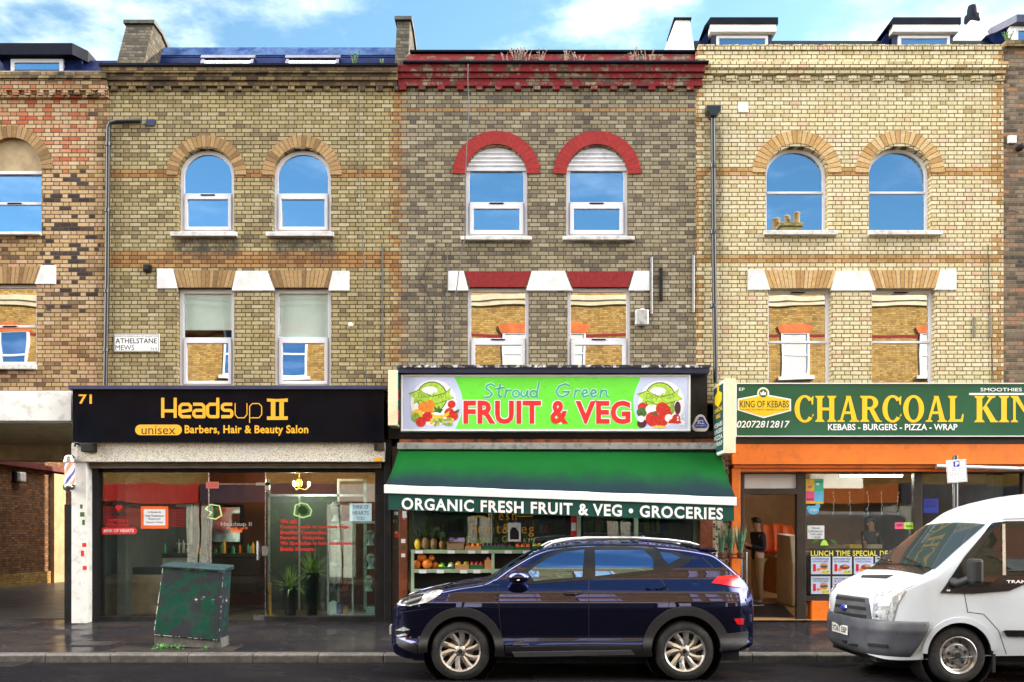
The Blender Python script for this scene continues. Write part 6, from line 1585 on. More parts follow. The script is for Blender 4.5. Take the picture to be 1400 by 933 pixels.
    for poly in ([(541, 862), (552, 857.5), (561, 861), (552, 863)], [(542, 869), (554, 866), (557, 868.5), (545, 871)]): B.patch(poly, 0.009, '', '', None, mirror=True, grid=3, mb=mb)
    mb.build('fog_light', M['lamp_clear'], t, smooth=50)
    tl = B.patch([(972, 798), (981, 788.5), (1006, 786), (1013, 795), (1012, 804.5), (1000, 802.5), (985, 799.5)], 0.012, 'tail_light', 'lamp_red', t, mirror=True, grid=3)
    B.patch([(1000, 797), (1009, 794), (1010, 803), (1001, 801.5)], 0.015, 'tail_light_lens', 'lamp_clear', tl, mirror=True, grid=3)
    B.patch([(1003, 846), (1017, 846), (1016, 854), (1008, 854)], 0.006, 'reflector', 'lamp_red', t, mirror=True, grid=3)
    # spoiler, rails, mirrors
    mb = MB(); zs = 1.535
    mb.prism([(2.28, 1.570), (2.46, 1.552), (2.52, 1.530), (2.44, 1.512), (2.30, 1.535)], yc - 0.60, yc + 0.60); mb.build('spoiler', M['suv_paint'], t, bevel=0.01)
    for sg in (-1, 1):
        y = yc + sg * 0.60; pts = [(0.40, y, 1.575), (0.50, y, 1.625), (0.7, y, 1.665), (1.0, y, 1.685), (1.5, y, 1.685), (1.9, y, 1.66), (2.15, y, 1.63), (2.27, y, 1.60)]
        MB().tube(pts, [0.012, 0.018, 0.02, 0.02, 0.02, 0.02, 0.018, 0.010], 10).build('roof_rail', M['alu'], t, smooth=60)
        l, n = B.hit(716, 792) if sg < 0 else (None, None)
        ym = yc + sg * 0.98; x0 = 0.06
        mb = MB()
        for f, (rx, rz) in enumerate(((0.0, 0.0), (0.055, 0.045), (0.085, 0.066), (0.09, 0.074), (0.075, 0.066), (0.0, 0.0))): pass
        c = (PX(708.5, ym - D * 0 if False else ym), ym, PZ(789.5, ym)) if sg < 0 else (cmir[0], ym, cmir[2])
        cmir = c
        mb.ball((c[0], c[1], c[2]), 0.125, 16, 10, (1.05, 0.85, 0.62))
        mr = mb.build('wing_mirror', M['suv_paint'], t, smooth=60)
        MB().tube([(c[0] - 0.11, ym - sg * -0.02, c[2] - 0.03), (c[0], ym + sg * 0.100, c[2] - 0.028), (c[0] + 0.115, ym + sg * 0.045, c[2] + 0.008)], 0.008, 6).build('mirror_strip', M['alu_white'], mr)
        MB().tube([(c[0] + 0.02, yc + sg * 0.80, c[2] - 0.07), (c[0] + 0.01, ym - sg * 0.05, c[2] - 0.05)], 0.03, 8).build('mirror_arm', M['trim_black'], mr)
    MB().box(-1.535, -1.515, yc - 0.26, yc + 0.26, 0.48, 0.59).build('number_plate', M['plate_white'], t)
    MB().box(2.96, 2.972, yc - 0.26, yc + 0.26, 0.78, 0.89).build('number_plate', M['plate_yellow'], t)
    for wx in (WF, WR):
        for sg in (-1, 1): wheel(t, wx, WZ - 0.003, yc + sg * 0.905, RT, 0.242, 0.22, 'alloy', side=sg)
    MB().tube([(1.55, yc + 0.3, 1.65), (1.72, yc + 0.3, 1.70), (1.78, yc + 0.3, 1.655)], 0.02, 6).build('aerial', M['suv_paint'], t)
make_suv()

# ================================================================ white van
def make_van():
    yc = -5.105; t = thing('parked_van', 'dirty white panel van with grey bumper at the right edge of the picture', 'van', (6.6, yc, 0.0))
    ztop = [(4.17, 0.74), (4.185, 0.84), (4.21, 0.93), (4.25, 0.985), (4.31, 1.03), (4.55, 1.165), (4.84, 1.30), (4.90, 1.335), (5.2, 1.58), (5.58, 1.89), (5.66, 1.96), (5.8, 2.065), (6.0, 2.15), (6.3, 2.22), (6.8, 2.27), (7.5, 2.30), (9.2, 2.30), (9.32, 2.25), (9.38, 2.1), (9.4, 1.9)]
    zbot = [(4.17, 0.46), (4.20, 0.36), (4.25, 0.30), (4.4, 0.27), (5.0, 0.30), (5.6, 0.33), (9.3, 0.35), (9.4, 0.45)]
    plan = [(4.17, 0.05), (4.18, 0.30), (4.20, 0.48), (4.235, 0.62), (4.30, 0.76), (4.40, 0.87), (4.55, 0.94), (4.8, 0.975), (5.2, 0.985), (9.3, 0.985), (9.4, 0.95)]
    prof = [(0.25, 0.93), (0.45, 0.965), (0.72, 0.985), (0.95, 0.982), (1.15, 0.97), (1.34, 0.945), (1.6, 0.89), (1.9, 0.83), (2.1, 0.785), (2.35, 0.70)]
    def corner(x): return (0.07, 0.28) if x < 4.88 else ((0.10, 0.10) if x < 5.6 else (0.12, 0.20))
    xs = []; x = 4.17
    while x < 9.4 - 1e-6:
        xs.append(x); x += 0.008 if x < 4.34 else (0.025 if x < 6.5 else 0.1)
    xs.append(9.4)
    B = Body(yc, ztop, zbot, plan, prof, 0.985, corner, xs)
    WX, WZ, RT = 5.143, 0.335, 0.335
    B.shell('body', M['van_paint'], t, [(WX, WZ, 0.40), (8.1, WZ, 0.40)])
    mb = MB()
    for wx in (WX, 8.1):
        for sg in (-1, 1): mb.lathe([(0.42, yc + sg * 0.93), (0.42, yc + sg * 0.5), (0.0, yc + sg * 0.5)], (wx, 0, WZ), 'Y', 28)
    mb.box(4.3, 9.3, yc - 0.7, yc + 0.7, 0.22, 0.34); mb.build('underbody', M['gap_black'], t)
    # bumper wraps the nose; the far half mirrored
    def half_nose(z0, z1, off, x_end, name, mat, zc=None, n=19):
        rows = []
        for j in range(n):
            z = z0 + (z1 - z0) * j / (n - 1); row = []
            path = []
            k = B.prof(z) / 0.985
            xsn = [4.17 + 0.006 * (i ** 1.55) for i in range(60)]
            xsn = [q for q in xsn if q < x_end] + [x_end]
            xe = x_end - 0.20 * max(0.0, (0.70 - z) / 0.41) ** 1.3
            xsn = [4.17 + (q - 4.17) * (xe - 4.17) / (x_end - 4.17) for q in xsn]
            side = [(q, B.plan(q) * k) for q in xsn]
            pts = [(4.17 - 0.004, 0.0)] + side
            rake = max(0.0, z - 0.72) * 0.22
            full = [(a, -b) for a, b in pts] ; full = list(reversed([(a, b) for a, b in pts])) + full[1:]
            for i, (a, b) in enumerate(full):
                p0 = full[max(i - 1, 0)]; p1 = full[min(i + 1, len(full) - 1)]
                tx, ty = p1[0] - p0[0], p1[1] - p0[1]; L_ = math.hypot(tx, ty) or 1; nx, ny = ty / L_, -tx / L_
                bulge = BUMP(z)
                row.append((a + rake + nx * bulge, yc + b + ny * bulge, z))
            rows.append(row)
        o = MB().grid(rows).build(name, M[mat], t, smooth=40)
        sd = o.modifiers.new('thick', 'SOLIDIFY'); sd.thickness = 0.02; sd.offset = 0
        return o
    BUMP = spline([(0.28, -0.045), (0.32, -0.005), (0.38, 0.018), (0.58, 0.03), (0.615, 0.036), (0.64, 0.030), (0.69, 0.020), (0.73, 0.004)])
    bp = half_nose(0.29, 0.725, 0.022, 4.79, 'bumper', 'bumper_grey')
    # grille between the lamps, seen on the nose
    gr = B.patch([(1145.5, 813), (1188, 818.5), (1192, 846), (1190, 852), (1140, 842)], 0.014, 'grille', 'bumper_grey', t, grid=4)
    for k, (ya, yb) in enumerate(((815.5, 820), (826, 830.5), (836.5, 841))):
        B.patch([(1145 - k, ya), (1184 + k, ya + 4.6), (1184 + k, ya + 9), (1144 - k, ya + 4)], 0.018, 'grille_slot', 'gap_black', gr, grid=4)
    mb = MB(); l, n = B.hit(1156, 831)
    mb.ball(tuple(l + n * 0.024), 0.082, 16, 8, (0.35, 1.0, 0.5)); mb.build('oval_badge', M['sign_blue'], gr, smooth=60)
    mb = MB(); mb.ball(tuple(l + n * 0.014), 0.093, 16, 8, (0.35, 1.0, 0.52)); mb.build('badge_rim', M['chrome'], gr, smooth=60)
    # number plate
    l, n = B.hit(1154, 865); cxp = 4.17 - 0.034; zp = 0.545
    npl = MB().box(cxp - 0.008, cxp, yc - 0.26, yc + 0.26, zp - 0.058, zp + 0.058).build('number_plate', M['plate_white'], t, bevel=0.003)
    mb = MB(); vs, fs = text_mesh('YD61 EBP', 0.015, 0, 1.0)
    ax = min(v[0] for v in vs); bx = max(v[0] for v in vs); ay = min(v[1] for v in vs); by = max(v[1] for v in vs)
    mb.add([(cxp - 0.0095, yc + 0.235 - 0.47 * (a - ax) / (bx - ax), zp - 0.036 + 0.072 * (b - ay) / (by - ay)) for a, b in vs], fs); mb.build('lettering', M['black_letter'], npl, normals=False)
    mb = MB()
    for a, b in (((1150, 873), (1162, 879)), ((1165, 879), (1176, 883)), ((1190, 879), (1215, 885))):
        B.patch([(a[0], a[1]), (b[0], a[1] + 2), (b[0], b[1]), (a[0], b[1] - 2)], 0.046, '', '', None, grid=4, mb=mb)
    mb.build('bumper_slot', M['gap_black'], bp)
    # headlights
    hl = B.patch([(1196, 815), (1203, 810), (1234, 805.5), (1238, 807), (1227, 826), (1221, 849), (1193, 846.5)], 0.012, 'headlight', 'lamp_clear', t, mirror=True, grid=4)
    B.patch([(1203, 818), (1222, 814), (1216, 829), (1201, 829)], 0.016, 'headlight_lens', 'alu_white', hl, mirror=True, grid=4); B.patch([(1199, 836), (1216, 834), (1213, 845), (1198, 844)], 0.016, 'headlight_lens', 'steel', hl, mirror=True, grid=4)
    # windscreen, black cowl, bonnet seam
    def topsheet(x0, x1, yl, name, mat, off, n=16):
        rows = []
        for i in range(n):
            x = x0 + (x1 - x0) * i / (n - 1); row = []
            for j in range(21):
                y = yl(x) * (j / 10 - 1); h = B.bvh.ray_cast(Vector((x, yc + y, 3.5)), Vector((0, 0, -1))); nn = h[1] if h[1].z > 0 else -h[1]
                row.append(h[0] + nn * off)
            rows.append(row)
        return MB().grid(rows).build(name, M[mat], t, smooth=60)
    topsheet(4.80, 4.93, lambda x: 0.80, 'scuttle', 'trim_black', 0.008); topsheet(4.915, 5.56, lambda x: 0.86 - 0.13 * (x - 4.9), 'windscreen', 'van_glass', 0.012)
    mb = MB()
    for y0, x1_ in ((-0.55, 5.0), (0.25, 5.0)):
        pts = []
        for k in range(7):
            x = 4.86 + 0.012 * k; y = y0 + 0.10 * k; h = B.bvh.ray_cast(Vector((x + 0.05, yc + y, 3.5)), Vector((0, 0, -1))); pts.append(h[0] + Vector((-0.02, 0, 0.04)))
        mb.tube(pts, 0.010, 6)
    mb.build('wiper', M['trim_black'], t)
    B.patch([(1179, 787), (1222, 786.5), (1212, 791.5), (1177, 790)], 0.006, 'bonnet_vent', 'gap_black', t, grid=4)
    mb = MB()
    for s_ in ([(1274, 782), (1250, 800), (1240, 805), (1212, 809), (1198, 818)], [(1314, 795), (1319, 815), (1323, 837)], [(1360, 713), (1372, 710), (1400, 709.5)], [(1322, 837), (1345, 840), (1365, 862), (1376, 895)], [(1382, 681), (1400, 680)]): B.seam(s_, 0.008, mb)
    mb.build('panel_gap', M['gap_black'], t)
    # cab window, black corner, mirror, mouldings
    B.patch([(1285, 811), (1291, 803), (1318, 762), (1356, 716), (1375, 713), (1470, 712), (1470, 800), (1400, 799), (1380, 808), (1330, 812)], 0.013, 'window_trim', 'trim_black', t, mirror=True)
    B.patch([(1330, 764), (1358, 724), (1367, 717), (1369, 787), (1350, 800), (1326, 803), (1314, 797)], 0.019, 'side_window', 'van_glass', t, mirror=True)
    B.patch([(1373, 716), (1462, 715), (1462, 786), (1374, 787)], 0.019, 'side_window', 'van_glass', t, mirror=True)
    B.patch([(1369, 717), (1373, 717), (1374, 787), (1369.5, 787)], 0.022, 'window_bar', 'steel', t, mirror=True, grid=3)
    mb = MB(); l, n = B.hit(1388, 795)
    vs, fs = text_mesh('TRANSIT', 0.02, 0, 1.05); ax = min(v[0] for v in vs); bx = max(v[0] for v in vs); by = max(v[1] for v in vs); out = []
    for a, b in vs:
        l, n = B.hit(1375 + 42 * (a - ax) / (bx - ax), 797.5 - 4.0 * b / by); out.append(l + n * 0.0155)
    mb.add(out, fs); mb.build('lettering', M['white_letter'], t, normals=False)
    mb = MB(); l, n = B.hit(1296, 808); mb.ball(tuple(l + n * 0.008), 0.025, 10, 6, (1, .4, .7)); mb.build('side_repeater', M['lamp_clear'], t, smooth=60)
    B.patch([(1371, 863), (1375, 861.5), (1480, 863), (1480, 871), (1376, 870)], 0.022, 'side_moulding', 'trim_black', t, mirror=True)
    B.patch(arc(1312, 896, 51.5, 183, 352, 28) + arc(1312, 896, 44.5, 352, 183, 28), 0.012, 'arch_lip', 'van_paint', t, mirror=True, grid=4)
    for sg in (-1, 1):
        ym = yc + sg * 1.17
        cx, cz = PX(1330, ym) if sg < 0 else cmx, PZ(781, ym) if sg < 0 else cmz
        cmx, cmz = cx, cz
        mr = MB().prismz([(cx - 0.055, ym - 0.10), (cx + 0.03, ym - 0.12), (cx + 0.075, ym - 0.11), (cx + 0.075, ym + 0.10), (cx - 0.03, ym + 0.10)], cz - 0.145, cz + 0.14).build('wing_mirror', M['cladding'], t, bevel=0.035)
        MB().tube([(cx - 0.12, yc + sg * 0.92, cz - 0.13), (cx - 0.10, ym - sg * 0.12, cz - 0.15), (cx - 0.01, ym - sg * 0.07, cz - 0.10)], [0.06, 0.05, 0.05], 10).build('mirror_arm', M['cladding'], mr, smooth=60)
    for wx in (WX, 8.1):
        for sg in (-1, 1): wheel(t, wx, WZ, yc + sg * 0.955, RT, 0.215, 0.2, 'steel', side=sg)
    mb = MB(); mb.box(WX + 0.40, WX + 0.43, yc - 0.95, yc - 0.72, 0.14, 0.42); mb.box(WX + 0.40, WX + 0.43, yc + 0.72, yc + 0.95, 0.14, 0.42); mb.build('mud_flap', M['gap_black'], t)
    MB().tube([(5.0, yc + 0.3, 1.4), (5.05, yc + 0.3, 1.44)], 0.01, 6)
make_van()
# ---------------------------------------------------------------- street things
def cabinet():
    Y = -3.39; m, t, b, out = newmat('cabinet_paint')
    p = opos(t); n = t.noise(p, 3.2, 8, 0.72)
    c = t.mix(t.smooth(n, 0.46, 0.52), (0.003, 0.06, 0.036), (0.016, 0.018, 0.028))
    c = t.mix(t.smooth(t.noise(p, 1.3, 3), 0.45, 0.6, 0, 0.6), c, (0.006, 0.07, 0.045))
    x, y, z = t.xyz(p)
    k = t.m('MULTIPLY', t.smooth(t.noise(p, 11.0, 6, 0.7), 0.58, 0.61), t.smooth(t.m('ABSOLUTE', t.m('SUBTRACT', z, 0.78)), 0.06, 0.02))
    c = t.mix(t.m('MULTIPLY', k, t.m('GREATER_THAN', x, PX(262, Y))), c, (0.62, 0.6, 0.58))
    t.put(b.inputs['Base Color'], c); t.put(b.inputs['Roughness'], t.smooth(n, 0.4, 0.6, 0.35, 0.6)); bump(t, b, n, 0.01, 0.5)
    pbr('cabinet_top', (0.008, 0.034, 0.040), 0.5, var=0.4, scale=6)
    pbr('bare_edge', (0.62, 0.60, 0.57), 0.6, var=0.3, scale=30)
    pbr('concrete', (0.10, 0.095, 0.09), 0.8, var=0.35, scale=8, bmp=0.01)
    t_ = thing('utility_cabinet', 'leaning green street cabinet with flaking paint on the pavement before the salon', 'utility cabinet', (PX(258, Y), Y, 0.08))
    front = PP([(209.5, 869), (300, 877), (306, 779), (222.5, 773.5)], Y)
    MB().prism(front, Y, Y + 0.36).build('cabinet_body', M['cabinet_paint'], t_, bevel=0.012)
    a, b2 = front[3], front[2]
    MB().add([(a[0] - 0.02, Y - 0.03, a[1] + 0.002), (b2[0] + 0.02, Y - 0.03, b2[1] + 0.002), (b2[0] + 0.03, Y + 0.39, b2[1] + 0.055), (a[0] - 0.01, Y + 0.39, a[1] + 0.055),
              (a[0] - 0.02, Y - 0.03, a[1] - 0.03), (b2[0] + 0.02, Y - 0.03, b2[1] - 0.03), (b2[0] + 0.03, Y + 0.39, b2[1] - 0.01), (a[0] - 0.01, Y + 0.39, a[1] - 0.01)],
             [(0, 1, 2, 3), (4, 7, 6, 5), (0, 4, 5, 1), (1, 5, 6, 2), (2, 6, 7, 3), (3, 7, 4, 0)]).build('cabinet_lid', M['cabinet_top'], t_, bevel=0.008)
    mb = MB(); random.seed(2)
    def chips(p, q, n, wd):
        for i in range(n):
            u = random.random(); l = random.uniform(0.01, 0.07); X = p[0] + (q[0] - p[0]) * u; Z = p[1] + (q[1] - p[1]) * u; dx, dz = (q[0] - p[0]), (q[1] - p[1]); L_ = math.hypot(dx, dz); dx, dz = dx / L_, dz / L_; w = random.uniform(0.4, 1) * wd
            yq = Y - 0.0015 - 0.0002 * (i % 12)
            mb.add([(X, yq, Z), (X + dx * l, yq, Z + dz * l), (X + dx * l - dz * w, yq, Z + dz * l + dx * w), (X - dz * w, yq, Z + dx * w)], [(0, 1, 2, 3)])
    chips((front[3][0] + .01, front[3][1] - 0.035), (front[2][0] - 0.05, front[2][1] - 0.035), 12, 0.012); chips(front[0], front[3], 16, -0.012); chips((front[0][0], front[0][1] + 0.01), (front[1][0], front[1][1] + 0.01), 14, 0.010); chips((front[1][0] - .004, front[1][1]), (front[2][0] - .004, front[2][1]), 10, 0.008)
    mb.build('paint_chips', M['bare_edge'], t_, normals=False)
    MB().prism(PP([(211, 884), (303, 886), (302, 873), (211, 865)], Y + 0.02), Y + 0.02, Y + 0.36).build('plinth', M['concrete'], t_)
    # weeds at its foot
    for px, n, w_, lb in ((228, 60, 0.20, 'bright green leafy weed at the foot of the street cabinet'), (282, 14, 0.08, 'small sparse weed by the right corner of the street cabinet')):
        mb = MB(); random.seed(int(px))
        for i in range(n):
            ang = random.uniform(0, 6.28); r = w_ * math.sqrt(random.random()); X = PX(px, Y - 0.12) + r * math.cos(ang) * 1.2; yy = Y - 0.10 + 0.09 * math.sin(ang) * r / w_; z = pave_z(yy) + random.uniform(0.01, 0.10) * (1 - 0.6 * r / w_); s_ = random.uniform(0.018, 0.034); a = random.uniform(0, 6.28); tl = random.uniform(0.1, 0.8)
            u = Vector((math.cos(a), math.sin(a), tl * 0.4)); v = Vector((-math.sin(a), math.cos(a), tl)) ; c_ = Vector((X, yy, z))
            mb.add([c_ - u * s_ * 0.2, c_ + u * s_ * 0.5 + v * s_ * 0.45, c_ + u * s_ * 1.3, c_ + u * s_ * 0.5 - v * s_ * 0.45], [(0, 1, 2, 3)])
            if i % 3 == 0: mb.tube([(X, yy, pave_z(yy) - 0.005), (X, yy, z)], 0.003, 4)
        tag(mb.build('weed', M['weed_green'], normals=False), lb, 'weed')
pbr('weed_green', (0.05, 0.24, 0.012), 0.5, var=0.4, scale=25)
cabinet()
def parking_sign():
    Y = -3.55; t_ = thing('parking_sign', 'small parking plate on a black post standing behind the white van', 'parking sign', (PX(1309, Y), Y, 0.08))
    MB().lathe([(0.038, 0.0), (0.038, PZ(624, Y) - 0.07), (0.03, PZ(622.5, Y) - 0.07), (0, PZ(622, Y) - 0.07)], (PX(1308.5, Y), Y + 0.05, 0.07), n=14).build('post', M['pipe_black'], t_, smooth=40)
    def R_(a, b, w=0.0):                     # plate hangs a few degrees off level
        q = R(4.0); cx, cz = 1308.2, 644.5; x, y = a - cx, b - cz
        return (cx + x * math.cos(q) + y * math.sin(q), cz - x * math.sin(q) + y * math.cos(q))
    pl = MB().prism(PP([R_(a, b) for a, b in ((1294.5, 660), (1322, 660), (1322, 629), (1294.5, 629))], Y), Y, Y + 0.008).build('plate', M['paper'], t_, bevel=0.006)
    mb = MB(); mb.add([(a, Y - 0.002, b) for a, b in PP([R_(*q) for q in ((1304, 638.5), (1312.5, 638.5), (1312.5, 631), (1304, 631))], Y)], [(0, 1, 2, 3)]); mb.build('blue_square', M['sign_blue'], pl, normals=False)
    mb = MB(); tpx(mb, 'P', 1306.2, 1310.8, 631.9, 637.8, Y - 0.003, off=0.03); mb.build('lettering', M['white_letter'], pl, normals=False)
    mb = MB()
    for i, (s_, a, b) in enumerate((('Mon - Sat', 1301.5, 1315), ('8am - 6pm', 1301.5, 1315.5), ('Pay by phone', 1299, 1317.5), ('020 7526 0226', 1298.5, 1318.5), ('Maximum stay', 1299, 1318.5), ('2 hours', 1303, 1314), ('No return in 2h', 1299.5, 1319))):
        za = PZ(642.2 + i * 2.55, Y - 0.002); put_text(mb, s_, PX(a, Y), PX(b, Y), za, za + 1.7 * (D + Y) / F, Y - 0.002, rise=0.012)
    o = [R_(a, b) for a, b in ((1295.3, 659.2), (1321.2, 659.2), (1321.2, 629.8), (1295.3, 629.8))]; o = PP(o, Y); ring(mb, o, inset(o, 0.004), Y - 0.0025, Y - 0.0005)
    mb.build('lettering', M['black_letter'], pl, normals=False)
parking_sign()

# ---------------------------------------------------------------- inside and on the salon window
def card(label, cat, px4, Y, mat, name='poster', lines=(), ink='black_letter', parts=(), th=0.004, group=None):
    a, b, c, d = px4; t_ = thing(name, label, cat, (PX((a + b) / 2, Y), Y, PZ(d, Y)), group)
    MB().box(PX(a, Y), PX(b, Y), Y, Y + th, PZ(d, Y), PZ(c, Y)).build('sheet', M[mat], t_)
    for (mi, kind, q) in parts:
        mb = MB()
        if kind == 'rect': flat(mb, [(q[0], q[3]), (q[1], q[3]), (q[1], q[2]), (q[0], q[2])], Y - 0.0012 - q[4] * 0.0008)
        elif kind == 'disc': disc(mb, q[0], q[1], q[2], Y - 0.0012 - q[4] * 0.0008, ry=q[3])
        elif kind == 'poly': flat(mb, q, Y - 0.0014)
        mb.build('print', M[mi], t_, normals=False)
    if lines:
        mb = MB()
        for (s_, x0, x1, y0, y1) in lines: tpx(mb, s_, x0, x1, y0, y1, Y - 0.0042)
        mb.build('lettering', M[ink], t_, normals=False)
    return t_
GI = G + 0.018
pbr('notice_orange', (0.80, 0.12, 0.015), 0.5)
pbr('pink_card', (0.85, 0.10, 0.25), 0.5); pbr('lime_card', (0.45, 0.80, 0.08), 0.5); pbr('sky_card', (0.12, 0.50, 0.80), 0.5); pbr('mint_card', (0.05, 0.50, 0.30), 0.5); pbr('salmon_card', (0.75, 0.20, 0.16), 0.5); pbr('teal_dark', (0.03, 0.12, 0.13), 0.5)
YO = G - 0.006
card('orange framed staff wanted notice stuck inside the salon window', 'notice', (192.5, 230, 692.5, 723), YO, 'notice_orange', 'notice', parts=[('paper', 'rect', (196.5, 226, 696.5, 718.5, 0))],
     lines=[('A Stylist &', 202, 220, 699, 702.2), ('Nail Technician', 199, 224, 703.8, 706.8), ('Required', 203, 219, 708.4, 711.4), ('Enquire Within', 200, 223, 713, 716)])
card('small salmon pink card hung in the salon window above the door joint', 'card', (281.5, 299, 659, 668), YO, 'salmon_card', 'card', lines=[('walk in', 284, 297, 661, 663), ('welcome', 284, 297, 664, 666)], ink='red_letter')
mb = MB(); disc(mb, 296, 652.5, 6.5, YO, ry=5); mb.build('x', M['teal_dark'], normals=False) if False else None
dl = MB(); y = YO
flat(dl, [(139.5, 731), (185, 730.5), (188, 726), (185, 721.5), (139.5, 721.5)], y); tpx(dl, 'TATTOOS &', 147, 176, 710, 714.6, y, off=0.02); tpx(dl, 'PIERCINGS', 146.5, 176, 716, 720, y, off=0.02)
flat(dl, [(162, 699.5), (157.5, 694), (158.5, 690.5), (161, 690.5), (162.3, 692.3), (164, 690.5), (166.5, 690.8), (167.3, 694)], y - 0.002)
dl.build('lettering', M['red_letter'], sfB := bpy.data.objects['shopfront'], normals=False)
dl = MB(); tpx(dl, '#INK OF HEARTS', 141.5, 183, 723.5, 728.5, y - 0.003, off=0.015); dl.build('lettering', M['white_letter'], sfB, normals=False)
dl = MB(); tpx(dl, 'INK', 154, 170, 684.5, 690, y, off=0.02); tpx(dl, 'Hearts', 153, 172, 698, 706, y, off=0.02, shear=0.1)
for k in range(9): spx(dl, [(162.5 + 8.5 * math.cos(k * .7), 695 + 6 * math.sin(k * .7)), (162.5 + 11 * math.cos(k * .7 + .2), 695 + 8.5 * math.sin(k * .7 + .2))], 1.2, y)
dl.build('lettering', M['black_letter'], sfB, normals=False)
dl = MB()
for s_, b_, y0_, y1_ in (('We sell', 405.5, 710, 716), ('Custom made to measure wigs.', 478, 718, 723.8), ('Brazilian Cambodian,', 447.5, 725.5, 731.6), ('Peruvian, Malaysian.', 444.5, 733, 739), ('We Specialise in hair extensions,', 483.5, 740.3, 746.6), ('Braids & weave.', 430.5, 748, 753.6)):
    tpx(dl, s_, 383, b_, y0_, y1_, y, off=0.05, space=1.12)
dl.build('lettering', M['red_letter'], sfB, normals=False)
door_b = [o for o in bpy.data.objects if o.name.startswith('shop_door')][0]
dl = MB(); tpx(dl, 'Headsup II', 302, 344, 714, 721, y); dl.build('lettering', M['alu'], door_b, normals=False)
dl = MB(); tpx(dl, 'Heads up II', 310, 338, 720.5, 725, y, off=0.02); flat(dl, [(317, 728), (331, 728), (331, 724.5), (317, 724.5)], y); dl.build('lettering', M['notice_orange'], door_b, normals=False)
emit('neon_green', (0.55, 0.75, 0.25), 0.45)
for cx, cy, lb in ((292, 700, 'hand shaped green outline sign hung left in the salon window'), (414, 698, 'eye shaped green outline sign hung over the red window lettering')):
    pts = [(cx - 12, cy + 6), (cx - 10, cy - 7), (cx - 2, cy - 10), (cx + 6, cy - 8), (cx + 12, cy), (cx + 10, cy + 7), (cx, cy + 10)] if cx > 350 else [(cx - 11, cy - 4), (cx - 4, cy - 10), (cx + 8, cy - 8), (cx + 11, cy + 5), (cx + 3, cy + 10), (cx - 8, cy + 8), (cx - 3, cy + 1)]
    yy = 0.42; mb = MB(); P3 = [(PX(a, yy), yy, PZ(b, yy)) for a, b in pts]; mb.tube(P3 + [P3[0]], 0.014, 6)
    n_ = thing('neon_sign', lb, 'sign', (PX(cx, yy), yy, PZ(cy + 10, yy))); mb.build('outline_tube', M['neon_green'], n_)
    mb = MB(); mb.prism([(PX(a, yy), PZ(b, yy)) for a, b in [((p[0] - cx) * .6 + cx, (p[1] - cy) * .6 + cy) for p in pts]], yy + 0.01, yy + 0.02); mb.build('back_plate', M['leaf_green'], n_)
    MB().tube([(PX(cx, yy), yy, PZ(cy - 9, yy)), (PX(cx, yy), yy, 3.2)], 0.004, 4).build('wire', M['cable_black'], n_)
# furniture
pbr('brown_leather', (0.26, 0.17, 0.11), 0.45, var=0.2, bmp=0.004, bscale=8)
pbr('black_leather', (0.015, 0.015, 0.016), 0.4)
s_ = thing('salon_sofa', 'brown leather waiting bench inside the salon window', 'bench', (PX(205, .7), 1.0, 0.13))
def bx(t_, name, a, b, c, d, y0, y1, mat, bev=0.02): return MB().box(PX(a, y0), PX(b, y0), y0, y1, PZ(d, y0), PZ(c, y0)).build(name, M[mat], t_, bevel=bev)
bx(s_, 'seat', 141, 292, 786, 842, 0.55, 1.15, 'brown_leather', 0.04); bx(s_, 'cushion', 176, 292, 776, 786, 0.6, 1.15, 'black_leather', 0.03); bx(s_, 'backrest', 148, 176, 763, 800, 0.9, 1.1, 'black_leather', 0.06)
c_ = thing('salon_counter', 'low white and dark counter crowded with bottles inside the salon', 'counter', (PX(275, 2), 2.2, 0.13))
bx(c_, 'worktop', 205, 352, 757, 762, 2.0, 2.6, 'dark_wood', 0.01); bx(c_, 'drawer_front', 206, 258, 763, 800, 2.03, 2.6, 'white_paint', 0.01); bx(c_, 'cabinet', 262, 350, 763, 812, 2.05, 2.6, 'dark_wood', 0.01)
random.seed(12)
for i in range(22):
    X = PX(207 + i * 6.6 + random.uniform(-2, 2), 2.2); yy = 2.1 + random.uniform(0, 0.35); h = random.uniform(0.10, 0.30); r = random.uniform(0.025, 0.045); z = PZ(757, 2.0)
    m_ = random.choice(['white_paint', 'fruit_orange', 'gold_letter', 'black_paint', 'white_paint', 'mint_card', 'alu', 'white_paint'])
    b_ = MB().lathe([(0, 0), (r, 0), (r, h * 0.72), (r * 0.4, h * 0.82), (r * 0.4, h), (0, h)], (X, yy, z), n=10).build('salon_bottle', M[m_], smooth=40)
    tag(b_, 'hair product bottle standing on the counter inside the salon', 'bottle', 'bottles on the salon counter')
bx(None, 'x', 0, 1, 0, 1, 0, .1, 'paper') if False else None
mr = thing('salon_mirror', 'tall mirror with orange wall behind the bottles in the salon', 'mirror', (PX(250, 2.7), 2.8, 1.4))
bx(mr, 'mirror_frame', 222, 262, 690, 745, 2.78, 2.84, 'white_paint', 0.01); bx(mr, 'mirror_glass', 225, 259, 693, 742, 2.765, 2.778, 'chrome', 0)
mr = thing('salon_mirror', 'dark framed mirror nearer the salon door', 'mirror', (PX(310, 2.7), 2.8, 1.4))
bx(mr, 'mirror_frame', 284, 332, 690, 745, 2.78, 2.84, 'black_paint', 0.01); bx(mr, 'mirror_glass', 288, 328, 694, 741, 2.765, 2.778, 'chrome', 0)
glass('frosted', refl=0.03, see=0.45, wavy=0, body=(0.16, 0.21, 0.19))
fr = thing('glass_partition', 'white framed glazed partition inside the salon behind the plants', 'partition', (PX(430, 2.4), 2.4, 0.13))
mb = MB()
